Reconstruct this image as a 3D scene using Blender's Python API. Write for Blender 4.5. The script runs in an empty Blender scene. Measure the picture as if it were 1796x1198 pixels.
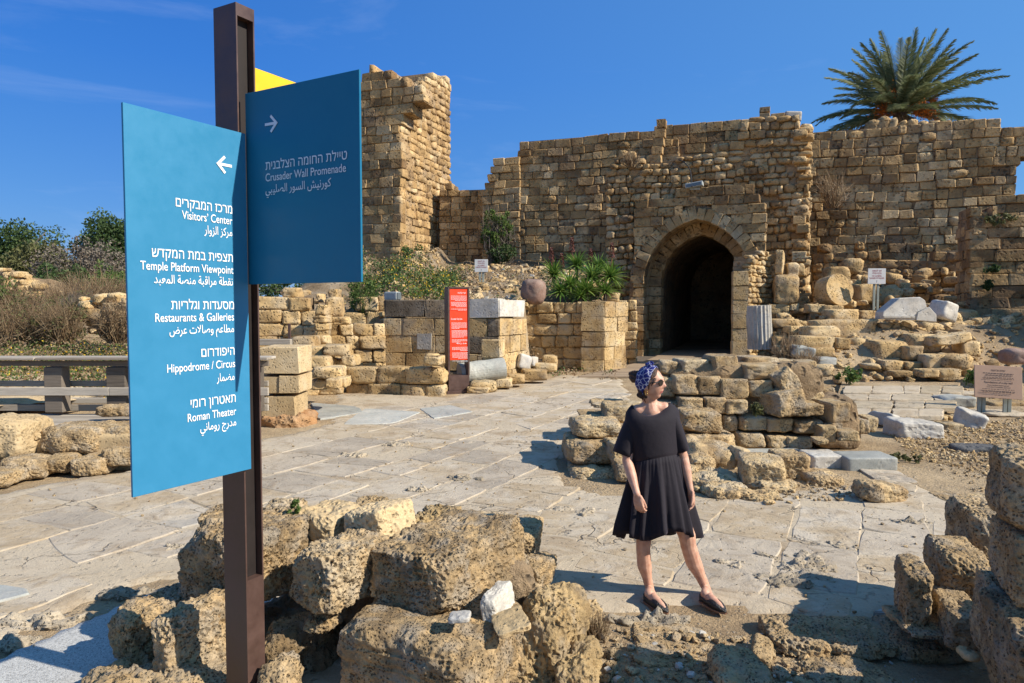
import bpy, bmesh, math, random
import numpy as np
from mathutils import Vector, Matrix, Euler
random.seed(7)
R = math.radians
SC = bpy.context.scene
COL = SC.collection

# ------------------------------------------------------------------ camera
F = 1246.0; CX = 898.0; CY = 599.0; PITCH = R(2.76); CAMZ = 2.05
cam = bpy.data.cameras.new('camera'); cam.sensor_width = 36; cam.lens = F/1796*36
cam.clip_end = 3000; cam.clip_start = .05
camo = bpy.data.objects.new('camera', cam); COL.objects.link(camo)
camo.location = (0, 0, CAMZ); camo.rotation_euler = (R(90)-PITCH, 0, 0)
SC.camera = camo

# ------------------------------------------------------------------ light
SUN_AZ = R(-21.5); SUN_EL = R(36)
SC.view_settings.view_transform = 'Standard'; SC.view_settings.look = 'None'
SC.view_settings.gamma = 1; SC.view_settings.use_curve_mapping = False
SC.view_settings.exposure = 0.62
world = bpy.data.worlds.new('World'); SC.world = world; world.use_nodes = True
wn = world.node_tree; bg = wn.nodes['Background']
sky = wn.nodes.new('ShaderNodeTexSky'); sky.sky_type = 'NISHITA'; sky.sun_disc = False
sky.sun_elevation = SUN_EL
sky.sun_rotation = math.pi/2 - SUN_AZ
sky.air_density = 1.0; sky.dust_density = 0.0; sky.ozone_density = 2.0; sky.altitude = 0
bg.inputs['Strength'].default_value = 0.088
# thin wisps of high cloud, part of the sky everywhere
tc = wn.nodes.new('ShaderNodeTexCoord'); mp = wn.nodes.new('ShaderNodeMapping')
mp.inputs['Scale'].default_value = (1.2, 1.2, 6.5); mp.inputs['Rotation'].default_value = (0, R(22), 0)
cn = wn.nodes.new('ShaderNodeTexNoise'); cn.inputs['Scale'].default_value = 1.7
cn.inputs['Detail'].default_value = 9; cn.inputs['Roughness'].default_value = .62; cn.inputs['Distortion'].default_value = .5
cr = wn.nodes.new('ShaderNodeMapRange'); cr.inputs['From Min'].default_value = .54; cr.inputs['From Max'].default_value = .86
cr.inputs['To Max'].default_value = .13
cm = wn.nodes.new('ShaderNodeMix'); cm.data_type = 'RGBA'; cm.inputs['B'].default_value = (7.5, 8.2, 9.5, 1)
hs = wn.nodes.new('ShaderNodeHueSaturation'); hs.inputs['Saturation'].default_value = 1.4
# the clear deep-blue air of the day: a smooth tint by height above the horizon and nearness to the sun
sxyz = wn.nodes.new('ShaderNodeSeparateXYZ'); er = wn.nodes.new('ShaderNodeValToRGB'); e_ = er.color_ramp.elements
e_[0].position = 0; e_[0].color = (.125, .33, .70, 1); e_[1].position = 1; e_[1].color = (.012, .07, .34, 1)
for p_, c_ in ((.12, (.085, .285, .74)), (.3, (.042, .205, .70)), (.55, (.022, .13, .54))):
    x_ = e_.new(p_); x_.color = (*c_, 1)
dt = wn.nodes.new('ShaderNodeVectorMath'); dt.operation = 'DOT_PRODUCT'
dt.inputs[1].default_value = (math.cos(SUN_EL)*math.cos(SUN_AZ), math.cos(SUN_EL)*math.sin(SUN_AZ), math.sin(SUN_EL))
dr0 = wn.nodes.new('ShaderNodeMapRange'); dr0.inputs['From Min'].default_value = -.35; dr0.inputs['From Max'].default_value = 1.0; dr0.inputs['To Max'].default_value = .62
sm_ = wn.nodes.new('ShaderNodeMix'); sm_.data_type = 'RGBA'; sm_.inputs['B'].default_value = (.26, .60, .95, 1)
up = wn.nodes.new('ShaderNodeVectorMath'); up.operation = 'SCALE'; up.inputs['Scale'].default_value = 7.4
fm = wn.nodes.new('ShaderNodeMix'); fm.data_type = 'RGBA'; fm.inputs['Factor'].default_value = .86
L = wn.links.new
L(tc.outputs['Generated'], mp.inputs['Vector']); L(mp.outputs['Vector'], cn.inputs['Vector'])
L(tc.outputs['Generated'], sxyz.inputs[0]); L(sxyz.outputs['Z'], er.inputs['Fac'])
L(tc.outputs['Generated'], dt.inputs[0]); L(dt.outputs['Value'], dr0.inputs['Value']); L(dr0.outputs['Result'], sm_.inputs['Factor'])
L(er.outputs['Color'], sm_.inputs['A']); L(sm_.outputs['Result'], up.inputs[0])
L(cn.outputs['Fac'], cr.inputs['Value']); L(cr.outputs['Result'], cm.inputs['Factor'])
L(sky.outputs['Color'], hs.inputs['Color']); L(hs.outputs['Color'], fm.inputs['A']); L(up.outputs[0], fm.inputs['B'])
L(fm.outputs['Result'], cm.inputs['A'])
L(cm.outputs['Result'], bg.inputs['Color'])
sun = bpy.data.lights.new('sun', 'SUN'); sun.energy = 4.6; sun.angle = R(.53); sun.color = (1, .93, .82)
suno = bpy.data.objects.new('sun', sun); COL.objects.link(suno)
sd = Vector((math.cos(SUN_EL)*math.cos(SUN_AZ), math.cos(SUN_EL)*math.sin(SUN_AZ), math.sin(SUN_EL)))
suno.rotation_euler = sd.to_track_quat('Z', 'Y').to_euler()
SC.cycles.max_bounces = 6

# ------------------------------------------------------------------ placing helpers
def ray(px, py):
    dx = (px-CX)/F; dy = -(py-CY)/F
    return Vector((dx, math.cos(PITCH)+dy*math.sin(PITCH), -math.sin(PITCH)+dy*math.cos(PITCH)))
def W(px, py, Y):
    d = ray(px, py); return Vector((0, 0, CAMZ)) + d*(Y/d.y)
def G(px, py, z=0.0):
    d = ray(px, py); return Vector((0, 0, CAMZ)) + d*((z-CAMZ)/d.z)
def ss(a, b, t):
    t = min(1, max(0, (t-a)/(b-a))); return t*t*(3-2*t)

# ------------------------------------------------------------------ numpy noise
def _h(ix, iy, iz, s):
    n = (ix*374761393 + iy*668265263 + iz*1274126177 + s*974634777) & 0xffffffff
    n = ((n ^ (n >> 13))*1274126177) & 0xffffffff
    n = (n ^ (n >> 16)) & 0xffff
    return n/32767.5-1
def vn(P, s=0):
    Pi = np.floor(P).astype(np.int64); f = P-Pi; u = f*f*(3-2*f)
    x, y, z = Pi[:, 0], Pi[:, 1], Pi[:, 2]; r = 0
    for a in (0, 1):
        wx = u[:, 0] if a else 1-u[:, 0]
        for b in (0, 1):
            wy = u[:, 1] if b else 1-u[:, 1]
            for c in (0, 1):
                wz = u[:, 2] if c else 1-u[:, 2]
                r = r+wx*wy*wz*_h(x+a, y+b, z+c, s)
    return r
def fbm(P, o=4, s=0):
    r = 0; a = 1
    for i in range(o):
        r = r+a*vn(P*2**i+i*17.3, s+i); a *= .5
    return r
def worley(P, s=0):
    Pi = np.floor(P).astype(np.int64); best = np.full(len(P), 9.)
    for a in (-1, 0, 1):
        for b in (-1, 0, 1):
            for c in (-1, 0, 1):
                q = Pi+np.array([a, b, c])
                o = np.stack([_h(q[:, 0], q[:, 1], q[:, 2], s+k)*.5+.5 for k in (1, 2, 3)], 1)
                best = np.minimum(best, ((q+o-P)**2).sum(1))
    return np.sqrt(best)

# ------------------------------------------------------------------ object helpers
def tag(o, label=None, cat=None, group=None, kind=None):
    if label: o['label'] = label
    if cat: o['category'] = cat
    if group: o['group'] = group
    if kind: o['kind'] = kind
    return o
def thing(name, label, cat, loc=(0, 0, 0), group=None):
    o = bpy.data.objects.new(name, None); COL.objects.link(o); o.location = loc
    o.empty_display_size = .2
    return tag(o, label, cat, group)
def link(name, me, parent=None, M=None):
    o = bpy.data.objects.new(name, me); COL.objects.link(o)
    if M is not None: o.matrix_world = M
    if parent is not None:
        o.parent = parent
        o.matrix_parent_inverse = Matrix.Translation(-parent.location) if parent.parent is None else Matrix.Identity(4)
    return o
def mesh_np(name, V, Fq, mat=None, smooth=False):
    me = bpy.data.meshes.new(name)
    V = np.asarray(V, dtype=np.float32); n = len(V)
    if isinstance(Fq, np.ndarray) and Fq.ndim == 2:
        k = Fq.shape[1]; m = len(Fq)
        me.vertices.add(n); me.vertices.foreach_set('co', V.ravel())
        me.loops.add(m*k); me.loops.foreach_set('vertex_index', Fq.astype(np.int32).ravel())
        me.polygons.add(m); me.polygons.foreach_set('loop_start', np.arange(0, m*k, k, dtype=np.int32))
        me.polygons.foreach_set('loop_total', np.full(m, k, dtype=np.int32))
        me.update(calc_edges=True)
    else:
        me.from_pydata([tuple(map(float, v)) for v in V], [], [tuple(map(int, f)) for f in Fq])
    if mat is not None: me.materials.append(mat)
    if smooth: me.polygons.foreach_set('use_smooth', np.ones(len(me.polygons), dtype=bool))
    me.update()
    return me
def bm_mesh(name, bm, mat=None, smooth=False):
    me = bpy.data.meshes.new(name); bmesh.ops.recalc_face_normals(bm, faces=bm.faces)
    bm.to_mesh(me); bm.free()
    if mat is not None:
        for m in (mat if isinstance(mat, (list, tuple)) else [mat]): me.materials.append(m)
    if smooth: me.polygons.foreach_set('use_smooth', np.ones(len(me.polygons), dtype=bool))
    return me
def box(bm, M, x0, x1, y0, y1, z0, z1):
    vs = [bm.verts.new(M @ Vector(p)) for p in
          ((x0, y0, z0), (x1, y0, z0), (x1, y1, z0), (x0, y1, z0), (x0, y0, z1), (x1, y0, z1), (x1, y1, z1), (x0, y1, z1))]
    fs = []
    for f in ((0, 3, 2, 1), (4, 5, 6, 7), (0, 1, 5, 4), (1, 2, 6, 5), (2, 3, 7, 6), (3, 0, 4, 7)):
        fs.append(bm.faces.new([vs[i] for i in f]))
    return fs
def bevbox(name, M, dims, mat, bev=.01, seg=1):
    bm = bmesh.new(); x0, x1, y0, y1, z0, z1 = dims
    box(bm, M, *dims)
    if bev: bmesh.ops.bevel(bm, geom=bm.edges[:], offset=bev, segments=seg, affect='EDGES', profile=.6)
    return bm_mesh(name, bm, mat)
def frame_m(o, x, y, z):
    M = Matrix.Identity(4)
    for i, a in enumerate((x, y, z, o)):
        M[0][i], M[1][i], M[2][i] = a[0], a[1], a[2]
    return M

# ------------------------------------------------------------------ materials
def new_mat(name, rough=.9, color=(.5, .5, .5), metal=0, spec=.3):
    m = bpy.data.materials.new(name); m.use_nodes = True
    b = m.node_tree.nodes['Principled BSDF']
    b.inputs['Base Color'].default_value = (*color, 1); b.inputs['Roughness'].default_value = rough
    b.inputs['Metallic'].default_value = metal; b.inputs['Specular IOR Level'].default_value = spec
    return m, m.node_tree, b
def nd(t, typ, **kw):
    n = t.nodes.new(typ)
    for k, v in kw.items():
        if k in n.inputs: n.inputs[k].default_value = v
        else: setattr(n, k, v)
    return n
def ramp(t, stops, interp='LINEAR'):
    n = t.nodes.new('ShaderNodeValToRGB'); e = n.color_ramp.elements; n.color_ramp.interpolation = interp
    while len(e) > 1: e.remove(e[-1])
    e[0].position = stops[0][0]; e[0].color = (*stops[0][1], 1)
    for p, c in stops[1:]:
        x = e.new(p); x.color = (*c, 1)
    return n
def mix(t, a, b, fac, mode='MIX'):
    n = t.nodes.new('ShaderNodeMix'); n.data_type = 'RGBA'; n.blend_type = mode
    for k, v in (('Factor', fac), ('A', a), ('B', b)):
        if isinstance(v, (int, float)): n.inputs[k].default_value = v
        elif isinstance(v, tuple): n.inputs[k].default_value = (*v, 1)
        else: t.links.new(v, n.inputs[k])
    return n.outputs['Result']
def mth(t, op, a, b=0.0, clamp=False):
    n = t.nodes.new('ShaderNodeMath'); n.operation = op; n.use_clamp = clamp
    for i, v in enumerate((a, b)):
        if isinstance(v, (int, float)): n.inputs[i].default_value = v
        else: t.links.new(v, n.inputs[i])
    return n.outputs[0]
def mrange(t, v, a, b, c=0., d=1.):
    n = nd(t, 'ShaderNodeMapRange'); t.links.new(v, n.inputs['Value'])
    n.inputs['From Min'].default_value = a; n.inputs['From Max'].default_value = b
    n.inputs['To Min'].default_value = c; n.inputs['To Max'].default_value = d
    return n.outputs['Result']
def rnd(t):
    oi = nd(t, 'ShaderNodeObjectInfo'); g = nd(t, 'ShaderNodeNewGeometry')
    return mth(t, 'FRACT', mth(t, 'ADD', mth(t, 'MULTIPLY', oi.outputs['Random'], 7.31), mth(t, 'MULTIPLY', g.outputs['Random Per Island'], 3.7)))
def stone_mat(name, cols, pore=30, pored=.012, var=.5, stain=(.10, .085, .065), stainamt=.45, fine=120, patch=1.6, rough=.95, grey=(.36, .32, .26), greyamt=.25, porecol=.55, pthr=(.36, .5)):
    m, t, b = new_mat(name, rough)
    g = nd(t, 'ShaderNodeNewGeometry'); pos = g.outputs['Position']; lk = t.links.new
    n1 = nd(t, 'ShaderNodeTexNoise', Scale=patch, Detail=6., Roughness=.65); lk(pos, n1.inputs['Vector'])
    r0 = rnd(t)
    shift = mth(t, 'MULTIPLY', mth(t, 'SUBTRACT', r0, .5), var)
    f1 = mth(t, 'ADD', mrange(t, n1.outputs['Fac'], .3, .7), shift, True)
    cr_ = ramp(t, [(i/(len(cols)-1), c) for i, c in enumerate(cols)]); lk(f1, cr_.inputs['Fac'])
    n2 = nd(t, 'ShaderNodeTexNoise', Scale=patch*3.3, Detail=7., Roughness=.7); lk(pos, n2.inputs['Vector'])
    r2 = mth(t, 'FRACT', mth(t, 'MULTIPLY', r0, 13.7))
    sf = mth(t, 'MULTIPLY', mrange(t, mth(t, 'ADD', n2.outputs['Fac'], mth(t, 'MULTIPLY', mth(t, 'SUBTRACT', r2, .5), .25)), .5, .68), stainamt, True)
    c = mix(t, cr_.outputs['Color'], stain, sf)
    n3 = nd(t, 'ShaderNodeTexNoise', Scale=patch*1.9, Detail=4.); 
    mp_ = nd(t, 'ShaderNodeVectorMath', operation='ADD'); mp_.inputs[1].default_value = (31, 7, 13); lk(pos, mp_.inputs[0]); lk(mp_.outputs[0], n3.inputs['Vector'])
    gf = mth(t, 'MULTIPLY', mrange(t, n3.outputs['Fac'], .48, .66), greyamt, True)
    c = mix(t, c, grey, gf)
    # pores
    # round-ish solution pits of uneven density
    dn = nd(t, 'ShaderNodeTexNoise', Scale=float(pore)*.9, Detail=2.); lk(pos, dn.inputs['Vector'])
    dv = nd(t, 'ShaderNodeVectorMath', operation='MULTIPLY_ADD'); dv.inputs[1].default_value = (1.1/pore,)*3; lk(dn.outputs['Color'], dv.inputs[0]); lk(pos, dv.inputs[2])
    vo = nd(t, 'ShaderNodeTexVoronoi', Scale=float(pore)*.95); lk(dv.outputs[0], vo.inputs['Vector'])
    n4 = nd(t, 'ShaderNodeTexNoise', Scale=float(pore)*.16, Detail=3., Roughness=.6); lk(pos, n4.inputs['Vector'])
    pit_ = mth(t, 'MULTIPLY', mrange(t, vo.outputs['Distance'], .16, .42, 1, 0), mrange(t, n4.outputs['Fac'], .36, .54), True)
    pf = mth(t, 'SUBTRACT', 1., pit_)
    nf = nd(t, 'ShaderNodeTexNoise', Scale=float(fine), Detail=4., Roughness=.7); lk(pos, nf.inputs['Vector'])
    pc = mrange(t, pf, 0, 1, 1-porecol, 1.04)
    fc = mrange(t, nf.outputs['Fac'], .3, .7, .82, 1.16)
    c = mix(t, c, (1., 1., 1.), 0.0)
    vm = nd(t, 'ShaderNodeVectorMath', operation='SCALE'); lk(c, vm.inputs[0]); lk(mth(t, 'MULTIPLY', pc, fc), vm.inputs['Scale'])
    vr = nd(t, 'ShaderNodeVectorMath', operation='SCALE'); lk(vm.outputs[0], vr.inputs[0]); lk(mrange(t, r2, 0, 1, .8, 1.16), vr.inputs['Scale'])
    lk(vr.outputs[0], b.inputs['Base Color'])
    hgt = mth(t, 'ADD', mth(t, 'MULTIPLY', pf, 1.), mth(t, 'ADD', mth(t, 'MULTIPLY', nf.outputs['Fac'], .35), mth(t, 'MULTIPLY', n2.outputs['Fac'], 1.5)))
    bu = nd(t, 'ShaderNodeBump', Strength=1., Distance=pored); lk(hgt, bu.inputs['Height']); lk(bu.outputs['Normal'], b.inputs['Normal'])
    return m
KCOL = [(.27, .17, .075), (.45, .295, .13), (.57, .39, .18), (.60, .45, .25)]
M_far = stone_mat('kurkar_wall', [(.23, .135, .058), (.40, .25, .105), (.53, .345, .155), (.60, .44, .24)], pore=7, pored=.04, var=.75, fine=22, patch=.55, stain=(.085, .06, .04), stainamt=.55, greyamt=.28, grey=(.34, .28, .20), porecol=.4)
M_mid = stone_mat('kurkar_block', KCOL, pore=17, pored=.022, var=.6, fine=60, patch=1.3, stainamt=.35, greyamt=.35, grey=(.42, .37, .29), porecol=.5)
M_clu = stone_mat('kurkar_porous', [(.28, .185, .09), (.44, .30, .15), (.53, .38, .195), (.56, .44, .27)], pore=42, pored=.016, var=.5, fine=150, patch=2.6, stainamt=.4, greyamt=.5, grey=(.35, .32, .265), porecol=.42, pthr=(.33, .48))
M_erode = stone_mat('worn_street_stone', [(.30, .24, .16), (.42, .34, .235), (.50, .42, .31)], pore=40, pored=.016, var=.3, fine=150, patch=2.6, stainamt=.3, greyamt=.3, porecol=.4)
M_near = stone_mat('kurkar_pitted', [(.25, .165, .08), (.42, .285, .14), (.52, .365, .19), (.56, .43, .265)], pore=62, pored=.018, var=.5, fine=260, patch=3.6, stain=(.13, .10, .065), stainamt=.6, greyamt=.55, grey=(.36, .31, .24), porecol=.6, pthr=(.32, .46))
M_pale = stone_mat('pale_pier_stone', [(.40, .28, .14), (.50, .36, .19), (.56, .42, .24)], pore=26, pored=.008, var=.4, fine=110, patch=1.5, stainamt=.12, greyamt=.3, grey=(.52, .44, .31), porecol=.45, pthr=(.34, .42))
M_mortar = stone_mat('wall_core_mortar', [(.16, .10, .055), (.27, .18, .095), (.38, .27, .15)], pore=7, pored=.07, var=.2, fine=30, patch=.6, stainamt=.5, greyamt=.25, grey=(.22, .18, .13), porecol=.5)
M_rub = stone_mat('rubble_mortar', [(.30, .185, .085), (.42, .27, .13), (.50, .35, .2)], pore=6, pored=.09, var=.2, fine=20, patch=.6, stainamt=.35, greyamt=.3, porecol=.45)
M_red = stone_mat('reddish_earth', [(.36, .17, .07), (.46, .25, .11), (.5, .32, .17)], pore=12, pored=.04, var=.2, fine=50, patch=1.3, stainamt=.2, greyamt=.2, porecol=.3)
M_marble = stone_mat('white_marble', [(.36, .32, .26), (.52, .47, .39), (.62, .58, .50)], pore=12, pored=.006, var=.3, stain=(.25, .24, .22), stainamt=.5, fine=60, patch=1.5, rough=.6, greyamt=.4, grey=(.42, .42, .42), porecol=.15)
M_bluem = stone_mat('grey_blue_marble', [(.24, .235, .21), (.33, .33, .29), (.43, .42, .36)], pore=10, pored=.004, var=.3, stain=(.4, .36, .3), stainamt=.4, fine=60, patch=1.5, rough=.55, greyamt=.3, grey=(.45, .43, .38), porecol=.1)
M_pink = stone_mat('pink_granite', [(.25, .15, .11), (.33, .21, .16), (.38, .26, .2)], pore=40, pored=.006, var=.3, stain=(.12, .09, .08), stainamt=.4, fine=140, patch=2, rough=.8, greyamt=.3, porecol=.3)
M_dark = stone_mat('dark_stone', [(.05, .055, .06), (.09, .09, .09), (.14, .13, .12)], pore=9, pored=.02, var=.3, stain=(.3, .27, .22), stainamt=.3, fine=60, patch=1.5, rough=.8, greyamt=.2, porecol=.2)
M_stain = stone_mat('blackened_kurkar', [(.10, .08, .055), (.19, .14, .09), (.34, .25, .15)], pore=17, pored=.02, var=.6, fine=60, patch=1.3, stain=(.045, .04, .035), stainamt=.8, greyamt=.3, porecol=.4)
# flagstones
def flag_mat(name, cols, patch=1.1, stain=(.27, .19, .11), samt=.6, bump=.007):
    m, t, b = new_mat(name, .82, spec=.25)
    lk = t.links.new; g = nd(t, 'ShaderNodeNewGeometry'); pos = g.outputs['Position']; r0 = rnd(t)
    cr_ = ramp(t, [(i/(len(cols)-1), c) for i, c in enumerate(cols)], 'LINEAR')
    n1 = nd(t, 'ShaderNodeTexNoise', Scale=patch, Detail=7., Roughness=.68); lk(pos, n1.inputs['Vector'])
    f = mth(t, 'ADD', mth(t, 'MULTIPLY', r0, .75), mth(t, 'MULTIPLY', mth(t, 'SUBTRACT', n1.outputs['Fac'], .5), 1.1), True); lk(f, cr_.inputs['Fac'])
    n2 = nd(t, 'ShaderNodeTexNoise', Scale=patch*2.7, Detail=8., Roughness=.72, Distortion=.7); lk(pos, n2.inputs['Vector'])
    c = mix(t, cr_.outputs['Color'], stain, mth(t, 'MULTIPLY', mrange(t, n2.outputs['Fac'], .50, .66), samt, True))
    nf = nd(t, 'ShaderNodeTexNoise', Scale=75., Detail=5., Roughness=.75); lk(pos, nf.inputs['Vector'])
    # hairline cracks
    v = nd(t, 'ShaderNodeTexVoronoi', feature='DISTANCE_TO_EDGE', Scale=1.35)
    nv = nd(t, 'ShaderNodeTexNoise', Scale=2.3, Detail=5.); lk(pos, nv.inputs['Vector'])
    vm = nd(t, 'ShaderNodeVectorMath', operation='MULTIPLY_ADD'); vm.inputs[1].default_value = (.7, .7, .7); lk(nv.outputs['Color'], vm.inputs[0]); lk(pos, vm.inputs[2]); lk(vm.outputs[0], v.inputs['Vector'])
    nm = nd(t, 'ShaderNodeTexNoise', Scale=.9, Detail=3.); lk(pos, nm.inputs['Vector'])
    ck = mth(t, 'MULTIPLY', mrange(t, v.outputs['Distance'], .004, .018, 1, 0), mrange(t, nm.outputs['Fac'], .53, .60), True)
    c = mix(t, c, (.17, .13, .085), mth(t, 'MULTIPLY', ck, .8))
    # chisel pocks
    pk = nd(t, 'ShaderNodeTexNoise', Scale=16., Detail=3., Roughness=.6); lk(pos, pk.inputs['Vector'])
    pkf = mrange(t, pk.outputs['Fac'], .30, .40)
    vs = nd(t, 'ShaderNodeVectorMath', operation='SCALE'); lk(c, vs.inputs[0])
    lk(mth(t, 'MULTIPLY', mrange(t, nf.outputs['Fac'], .3, .7, .87, 1.1), mrange(t, pkf, 0, 1, .78, 1)), vs.inputs['Scale'])
    lk(vs.outputs[0], b.inputs['Base Color'])
    h = mth(t, 'ADD', mth(t, 'MULTIPLY', n2.outputs['Fac'], 4.), mth(t, 'ADD', mth(t, 'MULTIPLY', nf.outputs['Fac'], .5), mth(t, 'ADD', mth(t, 'MULTIPLY', ck, -1.5), pkf)))
    bu = nd(t, 'ShaderNodeBump', Strength=.9, Distance=bump); lk(h, bu.inputs['Height']); lk(bu.outputs['Normal'], b.inputs['Normal'])
    return m
M_flag = flag_mat('limestone_flag', [(.36, .30, .225), (.45, .375, .28), (.50, .42, .31), (.42, .32, .20), (.52, .44, .33), (.37, .33, .27), (.47, .37, .25)])
M_bed = flag_mat('cream_mortar_bed', [(.40, .32, .21), (.52, .43, .31), (.45, .36, .24)], patch=.5, stain=(.30, .21, .12), samt=.85, bump=.012)
# earth of the ground sheet: sand, brown soil, gravel and dry litter by noise
def ground_mat():
    m, t, b = new_mat('sandy_ground', .97, spec=.15)
    lk = t.links.new; g = nd(t, 'ShaderNodeNewGeometry'); pos = g.outputs['Position']
    n1 = nd(t, 'ShaderNodeTexNoise', Scale=.55, Detail=8., Roughness=.7); lk(pos, n1.inputs['Vector'])
    cr_ = ramp(t, [(.3, (.22, .15, .09)), (.45, (.38, .27, .155)), (.6, (.50, .37, .22)), (.75, (.52, .42, .29))]); lk(n1.outputs['Fac'], cr_.inputs['Fac'])
    sx = nd(t, 'ShaderNodeSeparateXYZ'); lk(pos, sx.inputs[0])
    # higher terraces: browner soil with grey stone litter
    hi = mrange(t, sx.outputs['Z'], .6, 2.4)
    n2 = nd(t, 'ShaderNodeTexNoise', Scale=1.4, Detail=8., Roughness=.75); lk(pos, n2.inputs['Vector'])
    soil = ramp(t, [(.35, (.11, .075, .045)), (.5, (.21, .15, .09)), (.62, (.30, .24, .17)), (.72, (.38, .34, .28))]); lk(n2.outputs['Fac'], soil.inputs['Fac'])
    c = mix(t, cr_.outputs['Color'], soil.outputs['Color'], mth(t, 'MULTIPLY', hi, .9))
    v = nd(t, 'ShaderNodeTexVoronoi', Scale=26.); lk(pos, v.inputs['Vector'])
    peb = mth(t, 'MULTIPLY', mrange(t, v.outputs['Distance'], .15, .42, 1, 0), mrange(t, n2.outputs['Fac'], .45, .6))
    sepc = nd(t, 'ShaderNodeSeparateColor'); lk(v.outputs['Color'], sepc.inputs[0])
    pcl = ramp(t, [(0, (.20, .16, .12)), (.5, (.45, .38, .28)), (1, (.62, .57, .48))]); lk(sepc.outputs[0], pcl.inputs['Fac'])
    c = mix(t, c, pcl.outputs['Color'], mth(t, 'MULTIPLY', peb, .8, True))
    nf = nd(t, 'ShaderNodeTexNoise', Scale=60., Detail=4., Roughness=.7); lk(pos, nf.inputs['Vector'])
    vs = nd(t, 'ShaderNodeVectorMath', operation='SCALE'); lk(c, vs.inputs[0]); lk(mrange(t, nf.outputs['Fac'], .3, .7, .85, 1.12), vs.inputs['Scale'])
    lk(vs.outputs[0], b.inputs['Base Color'])
    h = mth(t, 'ADD', mth(t, 'MULTIPLY', n2.outputs['Fac'], 6.), mth(t, 'ADD', peb, nf.outputs['Fac']))
    bu = nd(t, 'ShaderNodeBump', Strength=1., Distance=.02); lk(h, bu.inputs['Height']); lk(bu.outputs['Normal'], b.inputs['Normal'])
    return m
M_ground = ground_mat()
def speckle_mat():
    m, t, b = new_mat('exposed_aggregate', .85)
    lk = t.links.new; g = nd(t, 'ShaderNodeNewGeometry'); pos = g.outputs['Position']
    v = nd(t, 'ShaderNodeTexVoronoi', Scale=150.); lk(pos, v.inputs['Vector'])
    s = nd(t, 'ShaderNodeSeparateColor'); lk(v.outputs['Color'], s.inputs[0])
    cr_ = ramp(t, [(0, (.22, .21, .19)), (.2, (.36, .35, .32)), (.5, (.45, .44, .40)), (1, (.55, .53, .48))]); lk(s.outputs[0], cr_.inputs['Fac'])
    n = nd(t, 'ShaderNodeTexNoise', Scale=1.4, Detail=6.); lk(pos, n.inputs['Vector'])
    c = mix(t, cr_.outputs['Color'], (.42, .36, .27), mrange(t, n.outputs['Fac'], .5, .75, 0, .6))
    lk(c, b.inputs['Base Color'])
    bu = nd(t, 'ShaderNodeBump', Strength=.6, Distance=.004); lk(v.outputs['Distance'], bu.inputs['Height']); bu.invert = True; lk(bu.outputs['Normal'], b.inputs['Normal'])
    return m
M_speck = speckle_mat()
def wood_mat(name, c0, c1):
    m, t, b = new_mat(name, .85)
    lk = t.links.new; tcn = nd(t, 'ShaderNodeTexCoord'); g = nd(t, 'ShaderNodeNewGeometry')
    mpn = nd(t, 'ShaderNodeMapping'); mpn.inputs['Scale'].default_value = (1.2, 14, 14); lk(g.outputs['Position'], mpn.inputs['Vector'])
    n = nd(t, 'ShaderNodeTexNoise', Scale=2.6, Detail=8., Roughness=.7); lk(mpn.outputs[0], n.inputs['Vector'])
    f = mth(t, 'ADD', mth(t, 'MULTIPLY', rnd(t), .35), mth(t, 'MULTIPLY', n.outputs['Fac'], .8), True)
    cr_ = ramp(t, [(.3, c0), (.8, c1)]); lk(f, cr_.inputs['Fac']); lk(cr_.outputs['Color'], b.inputs['Base Color'])
    bu = nd(t, 'ShaderNodeBump', Strength=.7, Distance=.004); lk(n.outputs['Fac'], bu.inputs['Height']); lk(bu.outputs['Normal'], b.inputs['Normal'])
    return m
M_wood = wood_mat('weathered_wood', (.22, .18, .135), (.48, .42, .34))
M_woodd = wood_mat('weathered_wood_posts', (.07, .055, .042), (.19, .155, .12))
M_deck = wood_mat('brown_deck_wood', (.20, .14, .09), (.36, .27, .18))
def paint(name, c, rough=.45, noise=.05, spec=.4, bump=0):
    m, t, b = new_mat(name, rough, c, spec=spec)
    g = nd(t, 'ShaderNodeNewGeometry'); n = nd(t, 'ShaderNodeTexNoise', Scale=9., Detail=6., Roughness=.7); t.links.new(g.outputs['Position'], n.inputs['Vector'])
    f = mrange(t, n.outputs['Fac'], .3, .7, 1-noise*2, 1+noise)
    rgb = nd(t, 'ShaderNodeRGB'); rgb.outputs[0].default_value = (*c, 1)
    vs = nd(t, 'ShaderNodeVectorMath', operation='SCALE'); t.links.new(rgb.outputs[0], vs.inputs[0]); t.links.new(f, vs.inputs['Scale'])
    t.links.new(vs.outputs[0], b.inputs['Base Color'])
    t.links.new(mrange(t, n.outputs['Fac'], .3, .7, rough-.08, rough+.12), b.inputs['Roughness'])
    return m
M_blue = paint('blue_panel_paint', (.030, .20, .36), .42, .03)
M_blue_shade = paint('blue_panel_paint_shaded', (.007, .135, .25), .42, .03)  # left panel's blue darkened: the right panel's shade is put into the colour
M_yel = paint('yellow_panel_paint', (.80, .47, .008), .45, .03)
M_redp = paint('red_panel_paint', (.80, .05, .008), .5, .03)
M_brown = paint('brown_metal_paint', (.085, .047, .036), .4, .15, .5)
M_brown2 = paint('dark_inner_metal', (.02, .014, .012), .6, .15, .3)
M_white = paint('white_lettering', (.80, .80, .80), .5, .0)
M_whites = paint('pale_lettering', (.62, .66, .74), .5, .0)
M_signw = paint('white_sign_paint', (.66, .64, .60), .6, .06)
M_beige = paint('beige_sign_paint', (.42, .265, .175), .6, .04)
M_lblack = paint('black_lettering', (.04, .03, .03), .6, .0)
M_lred = paint('red_lettering', (.35, .03, .05), .6, .0)
M_galv = paint('galvanised_post', (.30, .32, .27), .55, .12)
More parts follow.
